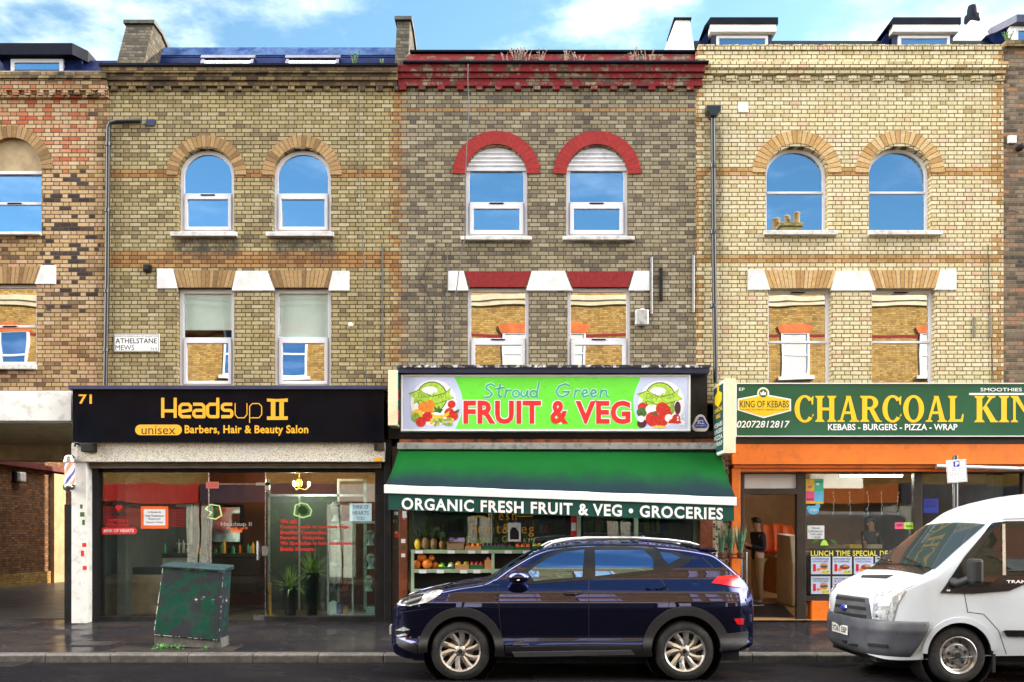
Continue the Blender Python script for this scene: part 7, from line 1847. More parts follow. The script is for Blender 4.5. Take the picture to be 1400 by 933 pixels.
for a, b, c, d in ((366, 500, 676, 679), (366, 369, 655, 842), (408, 410, 679, 842), (461, 464, 655, 842), (464, 500, 655, 658), (497, 501, 655, 842)): bpx(mb, a, b, c, d, 2.4, 2.46)
mb.build('frame', M['alu'], fr); pane(fr, 369, 461, 679, 842, 2.43, 'frosted', th=0.008)
ch = thing('chandelier', 'small brass chandelier with three lit bulbs in the salon', 'chandelier', (PX(409, 1.6), 1.6, 2.4))
yy = 1.6; cx, cz = PX(409, yy), PZ(664, yy)
mb = MB(); mb.tube([(cx, yy, cz), (cx, yy, 3.25)], 0.008, 6); mb.ball((cx, yy, cz + 0.05), 0.07, 12, 8, (1, 1, 1.3))
for a in (0.2, 2.3, 4.4): mb.tube([(cx, yy, cz - 0.06), (cx + 0.12 * math.cos(a), yy + 0.12 * math.sin(a), cz - 0.09), (cx + 0.19 * math.cos(a), yy + 0.19 * math.sin(a), cz - 0.03)], 0.010, 6)
mb.build('brass_frame', M['gold_letter'], ch, smooth=40)
for a in (0.2, 2.3, 4.4): MB().ball((cx + 0.19 * math.cos(a), yy + 0.19 * math.sin(a), cz + 0.03), 0.032, 10, 8, (0.8, 0.8, 1.5)).build('bulb', M['bulb_light'], ch, smooth=60)
# display cabinet and what stands in it
dc = thing('display_cabinet', 'glass display cabinet with glass shelves at the right of the salon window', 'display cabinet', (PX(482, .5), 0.6, 0.13))
yy = 0.40; mb = MB()
for a in (447, 449.5), (481, 483), (514, 516.5): bpx(mb, a[0], a[1], 713, 843, yy, yy + 0.03)
for c, d in ((713, 716), (840, 844)): bpx(mb, 447, 516.5, c, d, yy, yy + 0.4)
mb.build('frame', M['alu'], dc)
for py in (746, 778, 808): bx(dc, 'shelf', 449, 515, py, py + 1, yy + 0.02, yy + 0.38, 'cabinet_glass', 0)
pane(dc, 449.5, 481, 716, 840, yy + 0.005, 'cabinet_glass', th=0.005); pane(dc, 483, 514, 716, 840, yy + 0.005, 'cabinet_glass', th=0.005)
MB().tube([(PX(452, .45), 0.45, PZ(714.5, .45)), (PX(512, .45), 0.45, PZ(714.5, .45))], 0.008, 8).build('cabinet_fill_tube', M['cabinet_fill'], dc, smooth=50)  # hidden tube added behind the top rail to brighten the heads
pbr('mannequin_white', (0.88, 0.89, 0.87), 0.4)
def head_bm(mb, s=1.0):
    mb.lathe([(0.0, 0.0), (0.085, 0.0), (0.075, 0.02), (0.05, 0.06), (0.048, 0.11), (0.062, 0.14)], (0, 0, 0), n=16)
    mb.ball((0, -0.005, 0.215), 0.095, 16, 12, (0.80, 0.98, 1.18)); mb.ball((0, -0.095, 0.195), 0.016, 8, 6, (0.8, 1.0, 1.4)); mb.ball((0, -0.082, 0.155), 0.022, 8, 6, (1, .6, .4))
    return mb
proto = thing('mannequin_head', 'white mannequin head with a tan hairband standing on top of the display cabinet', 'mannequin head', (0, 0, 0), 'mannequin heads in the salon window')
head_bm(MB()).build('bust', M['mannequin_white'], proto, smooth=60); mb = MB(); mb.lathe([(0.092, 0.0), (0.105, 0.012), (0.092, 0.03)], (0, 0.005, 0.235), n=18); mb.build('hairband', M['fruit_orange'], proto, smooth=40); reg(proto)
heads = [(460, 713, 0.55, None), (506, 746, 0.62, 'white mannequin head with a yellow band, on the upper shelf of the display cabinet'), (507, 778, 0.62, 'white mannequin head with a cap band, on the middle shelf of the display cabinet'), (504, 808, 0.62, 'white mannequin head with a loose band, on the lower shelf of the display cabinet')]
for i, (px, py, y_, lb) in enumerate(heads):
    k = 0.25 if False else (1.18 if i == 0 else 0.92)
    if i: dup(proto, (PX(px, y_), y_, PZ(py, y_)), -0.5, lb, scale=k)
for i, (px, py, y_, lb) in enumerate(heads[:1]): proto.location = (PX(px, y_), y_, PZ(py, y_)); proto.rotation_euler = (0, 0, -0.6); proto.scale = (1.18,) * 3
emit('lightbox_glow', (0.70, 0.80, 0.95), 0.22)
lbx = card('pale lightbox letter sign reading ink of hearts on the display cabinet', 'lightbox sign', (478, 507.5, 688.5, 712.8), 0.45, 'lightbox_glow', 'lightbox', lines=[('THINK OF', 482, 504, 690.5, 696), ('HEARTS', 482, 504, 699, 704), ('YOU', 487, 498, 706.5, 711)], th=0.05)
lbx['label'] = 'pale lightbox letter board standing on top of the display cabinet'
random.seed(9)
items = [(455, 843, 10, 24, 'paper', 'white product box on the cabinet floor, leftmost of its row'), (464, 843, 7, 22, 'sign_blue', 'blue product box on the cabinet floor'), (472, 843, 6, 16, 'fruit_orange', 'orange product tub on the cabinet floor'), (506, 842, 11, 14, 'paper', 'white boxed product under the lowest mannequin head'), (471, 807, 7, 13, 'fruit_red', 'small red bag on the lower left cabinet shelf'), (458, 807, 9, 8, 'navy_paint', 'dark blue bow on the lower left cabinet shelf'), (457, 777, 15, 7, 'sky_card', 'pale blue dish on the middle left cabinet shelf'), (463, 745, 16, 6, 'alu_white', 'silver hair accessory on the upper left cabinet shelf')]
for px, py, w_, h_, m_, lb in items:
    y_ = 0.56; X, Z, s = PX(px, y_), PZ(py, y_) + 0.004, (D + y_) / F
    if h_ > 12: o = MB().box(X - w_ * s / 2, X + w_ * s / 2, y_, y_ + 0.09, Z, Z + h_ * s * 0.8).box(X - w_ * s * .3, X + w_ * s * .3, y_ + .02, y_ + 0.07, Z + h_ * s * .8, Z + h_ * s * 0.86).build('hair_product', M[m_], bevel=0.004)
    else: o = MB().lathe([(0, 0), (w_ * s * .3, 0), (w_ * s * .5, h_ * s * .6), (w_ * s * .45, h_ * s), (0, h_ * s * .8)], (X, y_ + 0.08, Z), n=14).build('hair_product', M[m_], smooth=40)
    tag(o, lb, 'hair product', 'products in the display cabinet')
# plants in the window
def blade_plant(cx, cy, z0, n, L_, label, pot=True, seed=1, r0=0.13):
    random.seed(seed); t_ = thing('potted_plant', label, 'potted plant', (cx, cy, 0.13))
    if pot: MB().lathe([(0, 0.0), (r0 * .8, 0), (r0, z0 - 0.13), (r0 * 1.06, z0 - 0.13), (r0 * 1.06, z0 - 0.10), (r0 * .9, z0 - 0.10), (r0 * .9, z0 - 0.16), (0, z0 - 0.16)], (cx, cy, 0.13), n=18).build('pot', M['black_paint'], t_, smooth=40)
    mb = MB()
    for i in range(n):
        a = random.uniform(0, 6.28); el = random.uniform(0.25, 1.45); l = L_ * random.uniform(0.6, 1.05); w = 0.019; pts = []
        for k in range(6):
            f = k / 5; r = l * f * math.cos(el) ; z = z0 - 0.05 + l * f * math.sin(el) - l * 0.45 * f * f * (1.3 - el * 0.7)
            pts.append(Vector((cx + r * math.cos(a), cy + r * math.sin(a), z)))
        sd = Vector((-math.sin(a), math.cos(a), 0)); mb.grid([[p - sd * w * (1 - (k / 5) ** 2 * .95), p + sd * w * (1 - (k / 5) ** 2 * .95)] for k, p in enumerate(pts)])
    mb.build('leaves', M['yucca'], t_, normals=False); return t_
pbr('yucca', (0.30, 0.42, 0.12), 0.5, var=0.5, scale=12)
blade_plant(PX(396, .55), 0.6, 0.72, 80, 0.58, 'spiky green potted plant inside the salon window, left of the pair', seed=4); blade_plant(PX(426, 1.0), 1.05, 0.95, 95, 0.72, 'taller spiky potted plant behind the red window lettering', seed=8)
MB_ = None
tb = thing('brass_stand', 'thin brass stand on the salon floor by the glass door', 'stand', (PX(369, 1.1), 1.1, 0.13))
MB().lathe([(0, 0), (0.09, 0), (0.09, 0.015), (0.02, 0.03), (0.016, 0.62), (0.03, 0.64), (0, 0.66)], (PX(370, 1.1), 1.1, 0.13), n=12).build('stem', M['gold_letter'], tb, smooth=40)

# stickers on the pilasters
random.seed(31)
for i in range(9):
    py = 690 + i * 10.5; a = 110.5 + random.uniform(-1, 3)
    tag(MB().box(PX(a, -.2), PX(a + random.uniform(3, 6), -.2), -0.204, -0.201, PZ(py + random.uniform(4, 8), -.2), PZ(py, -.2)).build('sticker', M[random.choice(['paper', 'red_letter', 'pink_card', 'black_letter', 'paper', 'leaf_green'])]), 'small sticker on the white pilaster beside the salon window', 'sticker', 'stickers on the white pilaster')
for i in range(12):
    py = random.choice([693, 700, 704, 712, 720, 728, 738, 748, 758]) + random.uniform(-2, 2); side = i % 2; a = (536.5 if side else 547.5) + random.uniform(0, 3); yq = -0.05 if side else -0.08
    tag(MB().box(PX(a, yq), PX(a + random.uniform(4, 6.5), yq), yq - 0.004 - i * 0.0006, yq - 0.001 - i * 0.0006, PZ(py + random.uniform(3, 6), yq), PZ(py, yq)).build('sticker', M[random.choice(['paper', 'paper', 'red_letter', 'pink_card', 'gold_letter', 'leaf_green'])]), 'small sticker on the dark pilasters between salon and greengrocer', 'sticker', 'stickers between salon and greengrocer')

# ---------------------------------------------------------------- greengrocer's display
YS = -0.14
sh = thing('fruit_stand', 'pale green two tier fruit stand before the greengrocer window', 'market stall', (PX(620, YS), 0.0, 0.12))
for py in (752, 778.5, 806): bx(sh, 'shelf', 562, 790, py, py + 5, YS, 0.19, 'grocer_green', 0.006)
for a, b in ((562, 566), (672, 676), (786, 790)): bx(sh, 'leg', a, b, 757, 851, YS + 0.001, YS + 0.05, 'grocer_green', 0.004)
bx(sh, 'back_board', 566, 786, 757, 850, 0.15, 0.18, 'black_paint', 0)
pbr('crate_green', (0.012, 0.10, 0.035), 0.5); pbr('crate_wood', (0.45, 0.22, 0.08), 0.7); pbr('carton_lilac', (0.42, 0.36, 0.62), 0.7); pbr('carton_brown', (0.26, 0.17, 0.10), 0.8)
def crate(a, b, top, py, mat, label, fruits, name='fruit_crate', fm='fruit_red', r=0.035, n=10, flabel='', cat='fruit', sq=(1, 1, 1)):
    y0, y1 = YS + 0.015, 0.13; x0, x1 = PX(a, y0), PX(b, y0); z0 = PZ(py, y0) + 0.003; z1 = PZ(top, y0); th = 0.010
    mb = MB(); mb.box(x0, x1, y0, y1, z0, z0 + 0.008); mb.box(x0, x1, y0, y0 + th, z0 + 0.0081, z1); mb.box(x0, x1, y1 - th, y1, z0 + 0.0081, z1); mb.box(x0, x0 + th, y0 + th, y1 - th, z0 + 0.0081, z1); mb.box(x1 - th, x1, y0 + th, y1 - th, z0 + 0.0081, z1)
    tag(mb.build(name, M[mat]), label, 'crate', 'crates on the fruit stand')
    random.seed(int(a * 3 + py))
    nx = max(1, int((x1 - x0 - 0.02) / (2 * r))); k = 0
    for j in range(2):
        for i in range(nx):
            if k >= n: break
            X = x0 + 0.01 + r + i * (x1 - x0 - 0.02 - 2 * r) / max(1, nx - 1) if nx > 1 else (x0 + x1) / 2
            o = MB().ball((X, y0 + 0.03 + r + j * 2 * r, z1 - r * 0.2 + j * 0.02 + random.uniform(0, .01)), r, 10, 7, sq, 0.03).build('piece_of_fruit', M[fm if isinstance(fm, str) else fm[k % len(fm)]], smooth=70)
            tag(o, flabel, cat, flabel); k += 1
# top tier
def pineapple(px, py, s, i):
    y_ = 0.0; X, Z = PX(px, y_), PZ(py, y_) + 0.004
    t_ = thing('pineapple', ['pineapple with a yellowing flank at the left end of the fruit stand', 'brown pineapple second from the left on the fruit stand', 'tall leaved pineapple beside the lilac carton', 'small pineapple low in the row beside the lilac carton'][i], 'pineapple', (X, y_, Z), 'pineapples on the fruit stand')
    MB().ball((X, y_, Z + 0.10 * s), 0.07 * s, 12, 10, (0.9, 0.9, 1.45), 0.06).build('body', M['fruit_yellow' if i in (0,) else 'weed_brown'], t_, smooth=30)
    mb = MB(); random.seed(50 + i)
    for k in range(26):
        a = random.uniform(0, 6.28); el = random.uniform(0.5, 1.5); l = random.uniform(0.14, 0.27) * s; sd = Vector((-math.sin(a), math.cos(a), 0)); o = Vector((X, y_, Z + 0.19 * s))
        d = Vector((math.cos(a) * math.cos(el), math.sin(a) * math.cos(el), math.sin(el))); mb.grid([[o - sd * .012, o + sd * .012], [o + d * l * .5 - sd * .012, o + d * l * .5 + sd * .012], [o + d * l + Vector((math.cos(a), math.sin(a), 0)) * l * .2 - sd * .002, o + d * l + Vector((math.cos(a), math.sin(a), 0)) * l * .2 + sd * .002]])
    mb.build('leaves', M['pine_leaf'], t_, normals=False)
pbr('weed_brown', (0.22, 0.13, 0.05), 0.7, var=0.5, scale=40); pbr('pine_leaf', (0.07, 0.13, 0.06), 0.5, var=0.5, scale=20)
for i, (px, s) in enumerate(((571, 1.0), (582, 1.15), (593, 1.05), (604, 0.85))): pineapple(px, 752, s, i)
ct = thing('carton', 'open lilac fruit carton standing on the upper tier of the fruit stand', 'carton', (PX(623, YS), 0, PZ(752, YS)))
y0 = YS + 0.01; x0, x1 = PX(611, y0), PX(634, y0); z0 = PZ(752, y0) + 0.003; z1 = PZ(741, y0)
mb = MB(); mb.box(x0, x1, y0, y0 + .008, z0, z1 - 0.03); mb.box(x0, x0 + .008, y0 + .008, 0.1, z0, z1); mb.box(x1 - .008, x1, y0 + .008, 0.1, z0, z1); mb.box(x0, x1, 0.1, 0.108, z0, z1); mb.box(x0, x1, y0, 0.1, z0, z0 + .006); mb.build('tray', M['carton_brown'], ct)
w_ = MB().holed([(x0 + .01, z1), (x1 + .005, z1), (x1 + 0.01, PZ(735.5, y0)), (x0 + 0.03, PZ(735.5, y0))], [[(x0 + .11, z1 + .05), (x0 + .19, z1 + .05), (x0 + .19, z1 + .075), (x0 + .11, z1 + .075)]], 0.092, 0.099).build('flap', M['carton_lilac'], ct)
crate(635.5, 658, 747, 752, 'crate_wood', 'wooden crate of ripe tomatoes on the upper tier', 0, fm='fruit_orange', r=0.042, n=8, flabel='orange red tomatoes in the wooden crate')
crate(659.5, 691, 746.5, 752, 'crate_green', 'green crate of dark plums on the upper tier', 0, fm='fruit_purple', r=0.03, n=14, flabel='dark plums in the green crate')
crate(692, 703, 747, 752, 'crate_green', 'small green crate of figs on the upper tier', 0, fm='fruit_purple', r=0.032, n=4, flabel='dark figs in the small green crate')
crate(704, 726, 748, 752, 'crate_green', 'green crate of bright orange peppers on the upper tier', 0, fm='notice_orange', r=0.042, n=9, flabel='bright orange peppers in the green crate')
crate(728, 760, 747, 752, 'crate_green', 'green crate of yellow lemons on the upper tier', 0, fm=('fruit_yellow', 'fruit_green'), r=0.036, n=14, flabel='lemons and limes in the green crate', sq=(1.25, 1, 1))
# lower tier: pumpkins, greens, mangoes, apples
for i, (px, py, r) in enumerate(((570, 778.5, .085), (584, 778.5, .095), (577, 768, .085), (590, 767.5, .06), (595, 778.5, .07))):
    y_ = [0, -0.02, 0.03, 0.05, 0.05][i]; X, Z = PX(px, y_), PZ(py, y_) + r * 0.98
    t_ = thing('pumpkin', ['orange pumpkin at the left front of the lower tier', 'largest orange pumpkin in the middle of the lower tier heap', 'orange pumpkin lying on top of the heap', 'small pumpkin on the right of the heap top', 'small orange pumpkin at the right end of the heap'][i], 'pumpkin', (X, y_, Z - r), 'pumpkins on the fruit stand')
    mb = MB(); vs = []; fs = []
    for a in range(11):
        th = math.pi * a / 10
        for k in range(24):
            ph = 2 * math.pi * k / 24; rr = r * (1 - 0.07 * abs(math.sin(ph * 4))) * math.sin(th) ** 0.85; vs.append((X + rr * math.cos(ph), y_ + rr * math.sin(ph), Z + r * 0.95 * math.cos(th)))
    for a in range(10):
        for k in range(24): fs.append((a * 24 + k, a * 24 + (k + 1) % 24, (a + 1) * 24 + (k + 1) % 24, (a + 1) * 24 + k))
    mb.add(vs, fs).build('flesh', M['fruit_orange'], t_, smooth=70); MB().tube([(X, y_, Z + r * .9), (X + .01, y_, Z + r * 1.2)], [0.012, 0.008], 6).build('stalk', M['weed_brown'], t_)
crate(598, 621, 775, 778.5, 'crate_green', 'green crate of cauliflowers on the lower tier', 0, fm=('lime_card', 'mannequin_white', 'weed_green'), r=0.06, n=7, flabel='cauliflowers and greens in the green crate')
crate(622, 641, 772, 778.5, 'crate_wood', 'wooden crate of mangoes on the lower tier', 0, fm=('fruit_yellow', 'fruit_green', 'fruit_orange'), r=0.045, n=7, flabel='mangoes heaped in the wooden crate', sq=(1.2, 1, .9))
crate(642, 661, 772, 778.5, 'crate_green', 'green crate of red apples on the lower tier', 0, fm='fruit_red', r=0.035, n=8, flabel='red apples in the green crate')
crate(662.5, 672, 766, 778.5, 'crate_wood', 'tall punnet of berries at the end of the lower tier', 0, name='punnet', fm='salmon_card', r=0.03, n=4, flabel='berries in the tall punnet')
for a in (568, 612, 640, 658, 690, 715, 741):
    tag(MB().box(PX(a, YS), PX(a + 10, YS), YS - 0.006, YS - 0.002, PZ(757, YS), PZ(753, YS)).build('price_card', M['paper']), 'white price card clipped to the upper shelf edge of the fruit stand', 'price card', 'price cards on the upper shelf')
for a in (573, 597, 629, 647):
    tag(MB().box(PX(a, YS), PX(a + 10, YS), YS - 0.006, YS - 0.002, PZ(784, YS), PZ(779.5, YS)).build('price_card', M['paper']), 'white price card clipped to the lower shelf edge of the fruit stand', 'price card', 'price cards on the lower shelf')
# signs on the grocer's window and shelves inside
card('white framed dark picture fixed on the greengrocer window', 'notice', (694.5, 712, 715, 740.5), GC - 0.02, 'white_upvc', 'notice', parts=[('alu', 'rect', (697, 709.5, 717.5, 738, 0)), ('gap_black', 'poly', [(697.2, 737.8), (709.4, 737.8), (709.4, 728), (705, 721.5), (700, 721), (697.2, 727)])], th=0.012)
card('narrow red and white poster beside the window post of the greengrocer', 'poster', (780.5, 788.5, 692, 734), GC - 0.02, 'red_letter', 'poster', parts=[('paper', 'rect', (781.2, 787.8, 694, 703, 0)), ('paper', 'rect', (781.2, 787.8, 715, 726, 0))])
for i, (a, b, yy, lb) in enumerate(((575, 640, 3.0, 'dim shelf unit of goods at the back left of the greengrocer'), (650, 775, 3.4, 'long shelf unit of goods at the back of the greengrocer'), (800, 940, 2.2, 'fruit and goods shelf inside the right greengrocer window'))):
    t_ = thing('goods_shelf', lb, 'shelf unit', (PX((a + b) / 2, yy), yy, 0.13)); random.seed(70 + i)
    x0, x1 = PX(a, yy), PX(b, yy); mb = MB(); mb.box(x0, x1, yy + .4, yy + .43, .13, 2.6)
    for k in range(5): mb.box(x0, x1, yy, yy + .4, .4 + k * .45, .42 + k * .45)
    mb.build('rack', M['grocer_green'], t_)
    g = MB(); mats = ['fruit_red', 'fruit_yellow', 'leaf_green', 'paper', 'fruit_orange', 'sign_blue', 'carton_brown', 'fruit_green']
    for k in range(5):
        x = x0 + .03
        while x < x1 - .14:
            w_ = random.uniform(.06, .15); h = random.uniform(.12, .34); g.mat(random.randrange(8)); g.box(x, x + w_, yy + .02, yy + .3, .421 + k * .45, .421 + k * .45 + h); x += w_ + random.uniform(.005, .04)
    stuff(g.build('packets', [M[q] for q in mats], t_))
# leek trolley
tr = thing('plant_trolley', 'silver wire trolley of potted plants between the greengrocer and the kebab door', 'trolley', (PX(1000, -.5), -0.45, 0.1))
ya, yb = -0.62, -0.28; xa, xb = PX(980, ya), PX(1021, ya)
for x in (xa, xb):
    for y in (ya, yb): MB().tube([(x, y, pave_z(y) + 0.10), (x, y, PZ(755, ya))], 0.013, 8).build('post', M['chrome'], tr, smooth=50); MB().lathe([(0, -.018), (.05, -.018), (.05, .018), (0, .018)], (x, y, pave_z(y) + .05), 'Y', 14).build('castor', M['lamp_red'], tr, smooth=40)
for py in (763, 802, 836):
    z = PZ(py, ya); mb = MB(); mb.box(xa, xb, ya, yb, z - .012, z); 
    for y in (ya, yb): mb.tube([(xa, y, z + .06), (xb, y, z + .06)], .006, 6)
    mb.build('tray', M['black_paint' if py == 763 else 'alu_white'], tr)
pbr('leek_leaf', (0.12, 0.24, 0.14), 0.5, var=0.4, scale=14); pbr('wrap_film', (0.75, 0.80, 0.88), 0.25)
for i, (px, zpy) in enumerate(((986, 763), (999, 763), (1012, 763), (992, 802), (1008, 802))):
    y_ = -0.46; X, Z = PX(px, y_), PZ(zpy, ya) + 0.002
    t_ = thing('potted_plant', ['upright green plant in a red pot, left on the trolley top', 'upright green plant with a pale leaf, middle of the trolley top', 'blue green wrapped plant, right on the trolley top', 'low red flowering pot on the trolley middle tray', 'second red pot on the trolley middle tray by the door'][i], 'potted plant', (X, y_, Z), 'pots on the plant trolley')
    MB().lathe([(0, 0), (.05, 0), (.065, .09), (.055, .09), (.05, .07), (0, .07)], (X, y_, Z), n=14).build('pot', M['lamp_red' if i > 2 else 'brown_tile'], t_, smooth=40)
    mb = MB(); random.seed(90 + i); hh = 0.52 if i < 3 else 0.14
    for k in range(34 if i < 3 else 18):
        a = random.uniform(0, 6.28); l = hh * random.uniform(.6, 1.05); sp = random.uniform(.01, .13); sd = Vector((-math.sin(a), math.cos(a), 0)) * .010; o = Vector((X + .03 * math.cos(a), y_ + .03 * math.sin(a), Z + .07)); tip = Vector((X + (sp + .03) * math.cos(a), y_ + (sp + .03) * math.sin(a), Z + .07 + l)); md = (o + tip) / 2
        mb.grid([[o - sd, o + sd], [md - sd * 1.2, md + sd * 1.2], [tip - sd * .1, tip + sd * .1]])
    mb.build('leaves', M['leek_leaf' if i < 3 else 'fruit_red'], t_, normals=False)
    if i < 3:
        pts = [(X + .075 * math.cos(a), y_ + .075 * math.sin(a)) for a in [R(q) for q in range(20, 341, 20)]]
        pass

# ---------------------------------------------------------------- kebab shop: window, room and people
mb = MB(); YW = GD - 0.006
pn = [o for o in bpy.data.objects if o.name.startswith('shopfront')][-1]
bnd = MB().box(PX(1107, YW), PX(1250, YW), YW - 0.002, YW + 0.004, PZ(813, YW), PZ(750, YW)).build('black_band', M['black_letter'], pn)
mb = MB(); serifless = tpx(mb, 'LUNCH TIME SPECIAL DEALS', 1108.5, 1229, 753, 760.5, YW - 0.004, off=0.02, space=1.08); mb.build('lettering', M['lime_yellow'] if 'lime_yellow' in M else pbr('lime_yellow', (0.80, 0.72, 0.08), 0.5), pn, normals=False)
pbr('bun', (0.55, 0.25, 0.07), 0.6); pbr('meat', (0.16, 0.05, 0.02), 0.6)
heads_ = [('CHEESEBURGER', 'WITH CHIPS & DRINK'), ('LAMB DONER WRAP', '& DRINK'), ('LAMB DONER MEAT', 'CHIPS & DRINK'), ('KOFTE WRAP', '& DRINK')]
wl = ['cheeseburger menu card, top row first from the door', 'doner wrap menu card, top row beside the cheeseburger card', 'doner meat and chips menu card in the top row', 'menu card at the right end of the top row', 'burger menu card, bottom row first from the door', 'wrap menu card in the bottom row beside the burger card', 'menu card in the bottom row behind the van bonnet', 'last menu card of the bottom row']
for r_ in range(2):
    for c_ in range(4):
        a = 1109 + c_ * 29.3; y0 = 761.5 + r_ * 27; L1, L2 = heads_[c_]
        parts = [('sign_lavender', 'rect', (a + .5, a + 25.7, y0 + .5, y0 + 23.3, 0)), ('fruit_red', 'rect', (a + 2.5, a + 6.5, y0 + 10, y0 + 20, 1)), ('fruit_orange', 'disc', (a + 10, y0 + 17.5, 3, 2.2, 1)), ('lime_yellow', 'rect', (a + 15, a + 25, y0 + 18.5, y0 + 22.8, 3))]
        if c_ in (0,): parts += [('bun', 'disc', (a + 17.5, y0 + 11, 5.2, 2.6, 1)), ('meat', 'disc', (a + 17.5, y0 + 13.5, 5.6, 1.5, 2)), ('leaf_green', 'disc', (a + 17.5, y0 + 12.5, 5.4, .7, 3)), ('bun', 'disc', (a + 17.5, y0 + 15.8, 5.0, 1.9, 2))]
        else: parts += [('meat', 'disc', (a + 16.5, y0 + 14, 7, 3.6, 1)), ('bun', 'disc', (a + 18.5, y0 + 12.5, 4, 1.6, 2)), ('fruit_red', 'disc', (a + 13, y0 + 13, 1.8, 1.1, 3))]
        card(wl[r_ * 4 + c_], 'menu card', (a, a + 26.2, y0, y0 + 23.8), YW - 0.008, 'paper', 'menu_card', lines=[(L1, a + 1.5, a + 24.5, y0 + 1.6, y0 + 4.2), (L2, a + 2.5, a + 23.5, y0 + 5.2, y0 + 7.6), ('£3.99', a + 15.8, a + 24.4, y0 + 19.2, y0 + 22.2)], parts=parts, group='menu cards on the kebab shop window')
card('four coloured squares poster at the top of the kebab window', 'poster', (1101.8, 1126, 655, 689), YW, 'fruit_yellow', 'poster', parts=[('mint_card', 'rect', (1113.5, 1126, 655, 672, 0)), ('pink_card', 'rect', (1101.8, 1113.5, 672, 685.5, 0)), ('sky_card', 'rect', (1113.5, 1126, 672, 686, 0)), ('pink_card', 'disc', (1107, 666, 3, 2.4, 1)), ('paper', 'disc', (1118, 662, 2.5, 2, 1))], lines=[('soya', 1115, 1124, 658.5, 661), ('love', 1103.5, 1112, 680.5, 684)])
card('white handwritten paper stuck on the kebab window', 'notice', (1104, 1127, 718.8, 737), YW, 'paper', 'notice', lines=[('Shawa', 1110, 1121, 720.3, 723.5), ('Lahmacun', 1105.5, 1125, 724.5, 728), ('with salad', 1108, 1124, 729, 732), ('+ drink', 1110, 1122, 733, 736)])
t_ = thing('sticker', 'round blue cloud shaped sticker under the coloured poster', 'sticker', (PX(1112, YW), YW, PZ(703, YW)))
mb = MB(); disc(mb, 1112, 697.5, 8, YW, ry=6); mb.build('sheet', M['sky_card'], t_, normals=False); mb = MB(); disc(mb, 1118, 692, 3.5, YW - .0006); disc(mb, 1106, 695, 3.5, YW - .0009); mb.build('print', M['sky_card'], t_, normals=False); mb = MB(); tpx(mb, 'zip', 1107, 1117, 695, 700, YW - .002); mb.build('lettering', M['white_letter'], t_, normals=False)
t_ = thing('sticker', 'green winged crest sticker above the lunch lettering', 'sticker', (PX(1127, YW), YW, PZ(750, YW)))
mb = MB(); flat(mb, [(1121, 746), (1133, 746), (1130, 740), (1127, 738), (1124, 740)], YW); mb.build('sheet', M['lime_card'], t_, normals=False)
mb = MB()
for k in range(5): spx(mb, [(1120 - k * 1.6, 739 + k), (1116 - k * 1.5, 737.5 + k)], 1.0, YW); spx(mb, [(1134 + k * 1.6, 739 + k), (1138 + k * 1.5, 737.5 + k)], 1.0, YW)
mb.build('wings', M['weed_green'], t_, normals=False)
card('pink card stuck low on the kebab window', 'card', (1223.5, 1236, 714.5, 723.5), YW, 'pink_card', 'card', lines=[('open', 1226, 1234, 717, 721)]); card('lime green card beside the pink card', 'card', (1236.3, 1248.8, 714.5, 723.5), YW, 'lime_card', 'card', lines=[('late', 1239, 1247, 717, 721)])
card('blue notice on the kebab window behind the parking sign', 'notice', (1262.5, 1283, 682, 701.5), YW, 'sign_blue', 'notice', lines=[('WE ARE', 1266, 1280, 685, 688), ('OPEN', 1266, 1280, 690, 694)], ink='navy_paint')
# icicle lights
mb = MB(); random.seed(44)
for px in (1140, 1162, 1187, 1205, 1228):
    yy = 0.34; pts = [(PX(px + random.uniform(-1, 1), yy), yy, PZ(672 + k * 5.5, yy)) for k in range(7)]; mb2 = MB(); mb2.tube(pts, 0.003, 4)
    for k in range(6): q = pts[k]; mb2.tube([q, (q[0] + random.uniform(-.03, .03), yy, q[2] - .05)], 0.004, 4)
    tag(mb2.build('icicle_light', M['paper']), 'thin unlit icicle light strand hanging in the kebab window', 'fairy light', 'icicle lights in the kebab window')
# room
def tube(px0, px1, py, yy, lb):
    t_ = thing('strip_light', lb, 'ceiling light', (PX((px0 + px1) / 2, yy), yy, PZ(py, yy)))
    bx(t_, 'batten', px0 - 1, px1 + 1, py - 3, py - 1.2, yy, yy + .1, 'white_paint', 0); mb = MB(); mb.tube([(PX(px0, yy), yy + .05, PZ(py, yy)), (PX(px1, yy), yy + .05, PZ(py, yy))], .02, 8); mb.build('tube', M['tube_light'], t_, smooth=50)
tube(1150, 1235, 650.5, 1.2, 'lit strip light along the ceiling of the kebab shop window'); tube(1030, 1085, 663, 3.6, 'fill light tube added deep inside the kebab shop')  # the deep second tube is added to brighten the room
bx(thing('lightbox_menu', 'long blank white menu board high inside the kebab shop', 'menu board', (PX(1140, 2), 2.2, 2.6)), 'board', 1108, 1180, 647, 668, 2.2, 2.3, 'blind_cream', 0.01)
ct = thing('serving_counter', 'wooden serving counter inside the kebab shop door', 'counter', (PX(1070, 2.2), 2.4, .33))
bx(ct, 'counter_front', 1061, 1086, 762, 812, 2.2, 3.2, 'crate_wood', .01); bx(ct, 'worktop', 1059, 1088, 758, 762, 2.15, 3.2, 'fascia_cream', .01)
ct = thing('chiller_cabinet', 'pale slanted chiller cabinet right of the kebab shop door', 'chiller', (PX(1090, 1), 1.1, .33))
MB().prismx([(1.0, .33), (1.0, 1.15), (1.15, 1.7), (2.0, 1.75), (2.0, .33)], PX(1083, 1.0), PX(1100, 1.0)).build('cabinet', M['fascia_cream'], ct, bevel=.02)
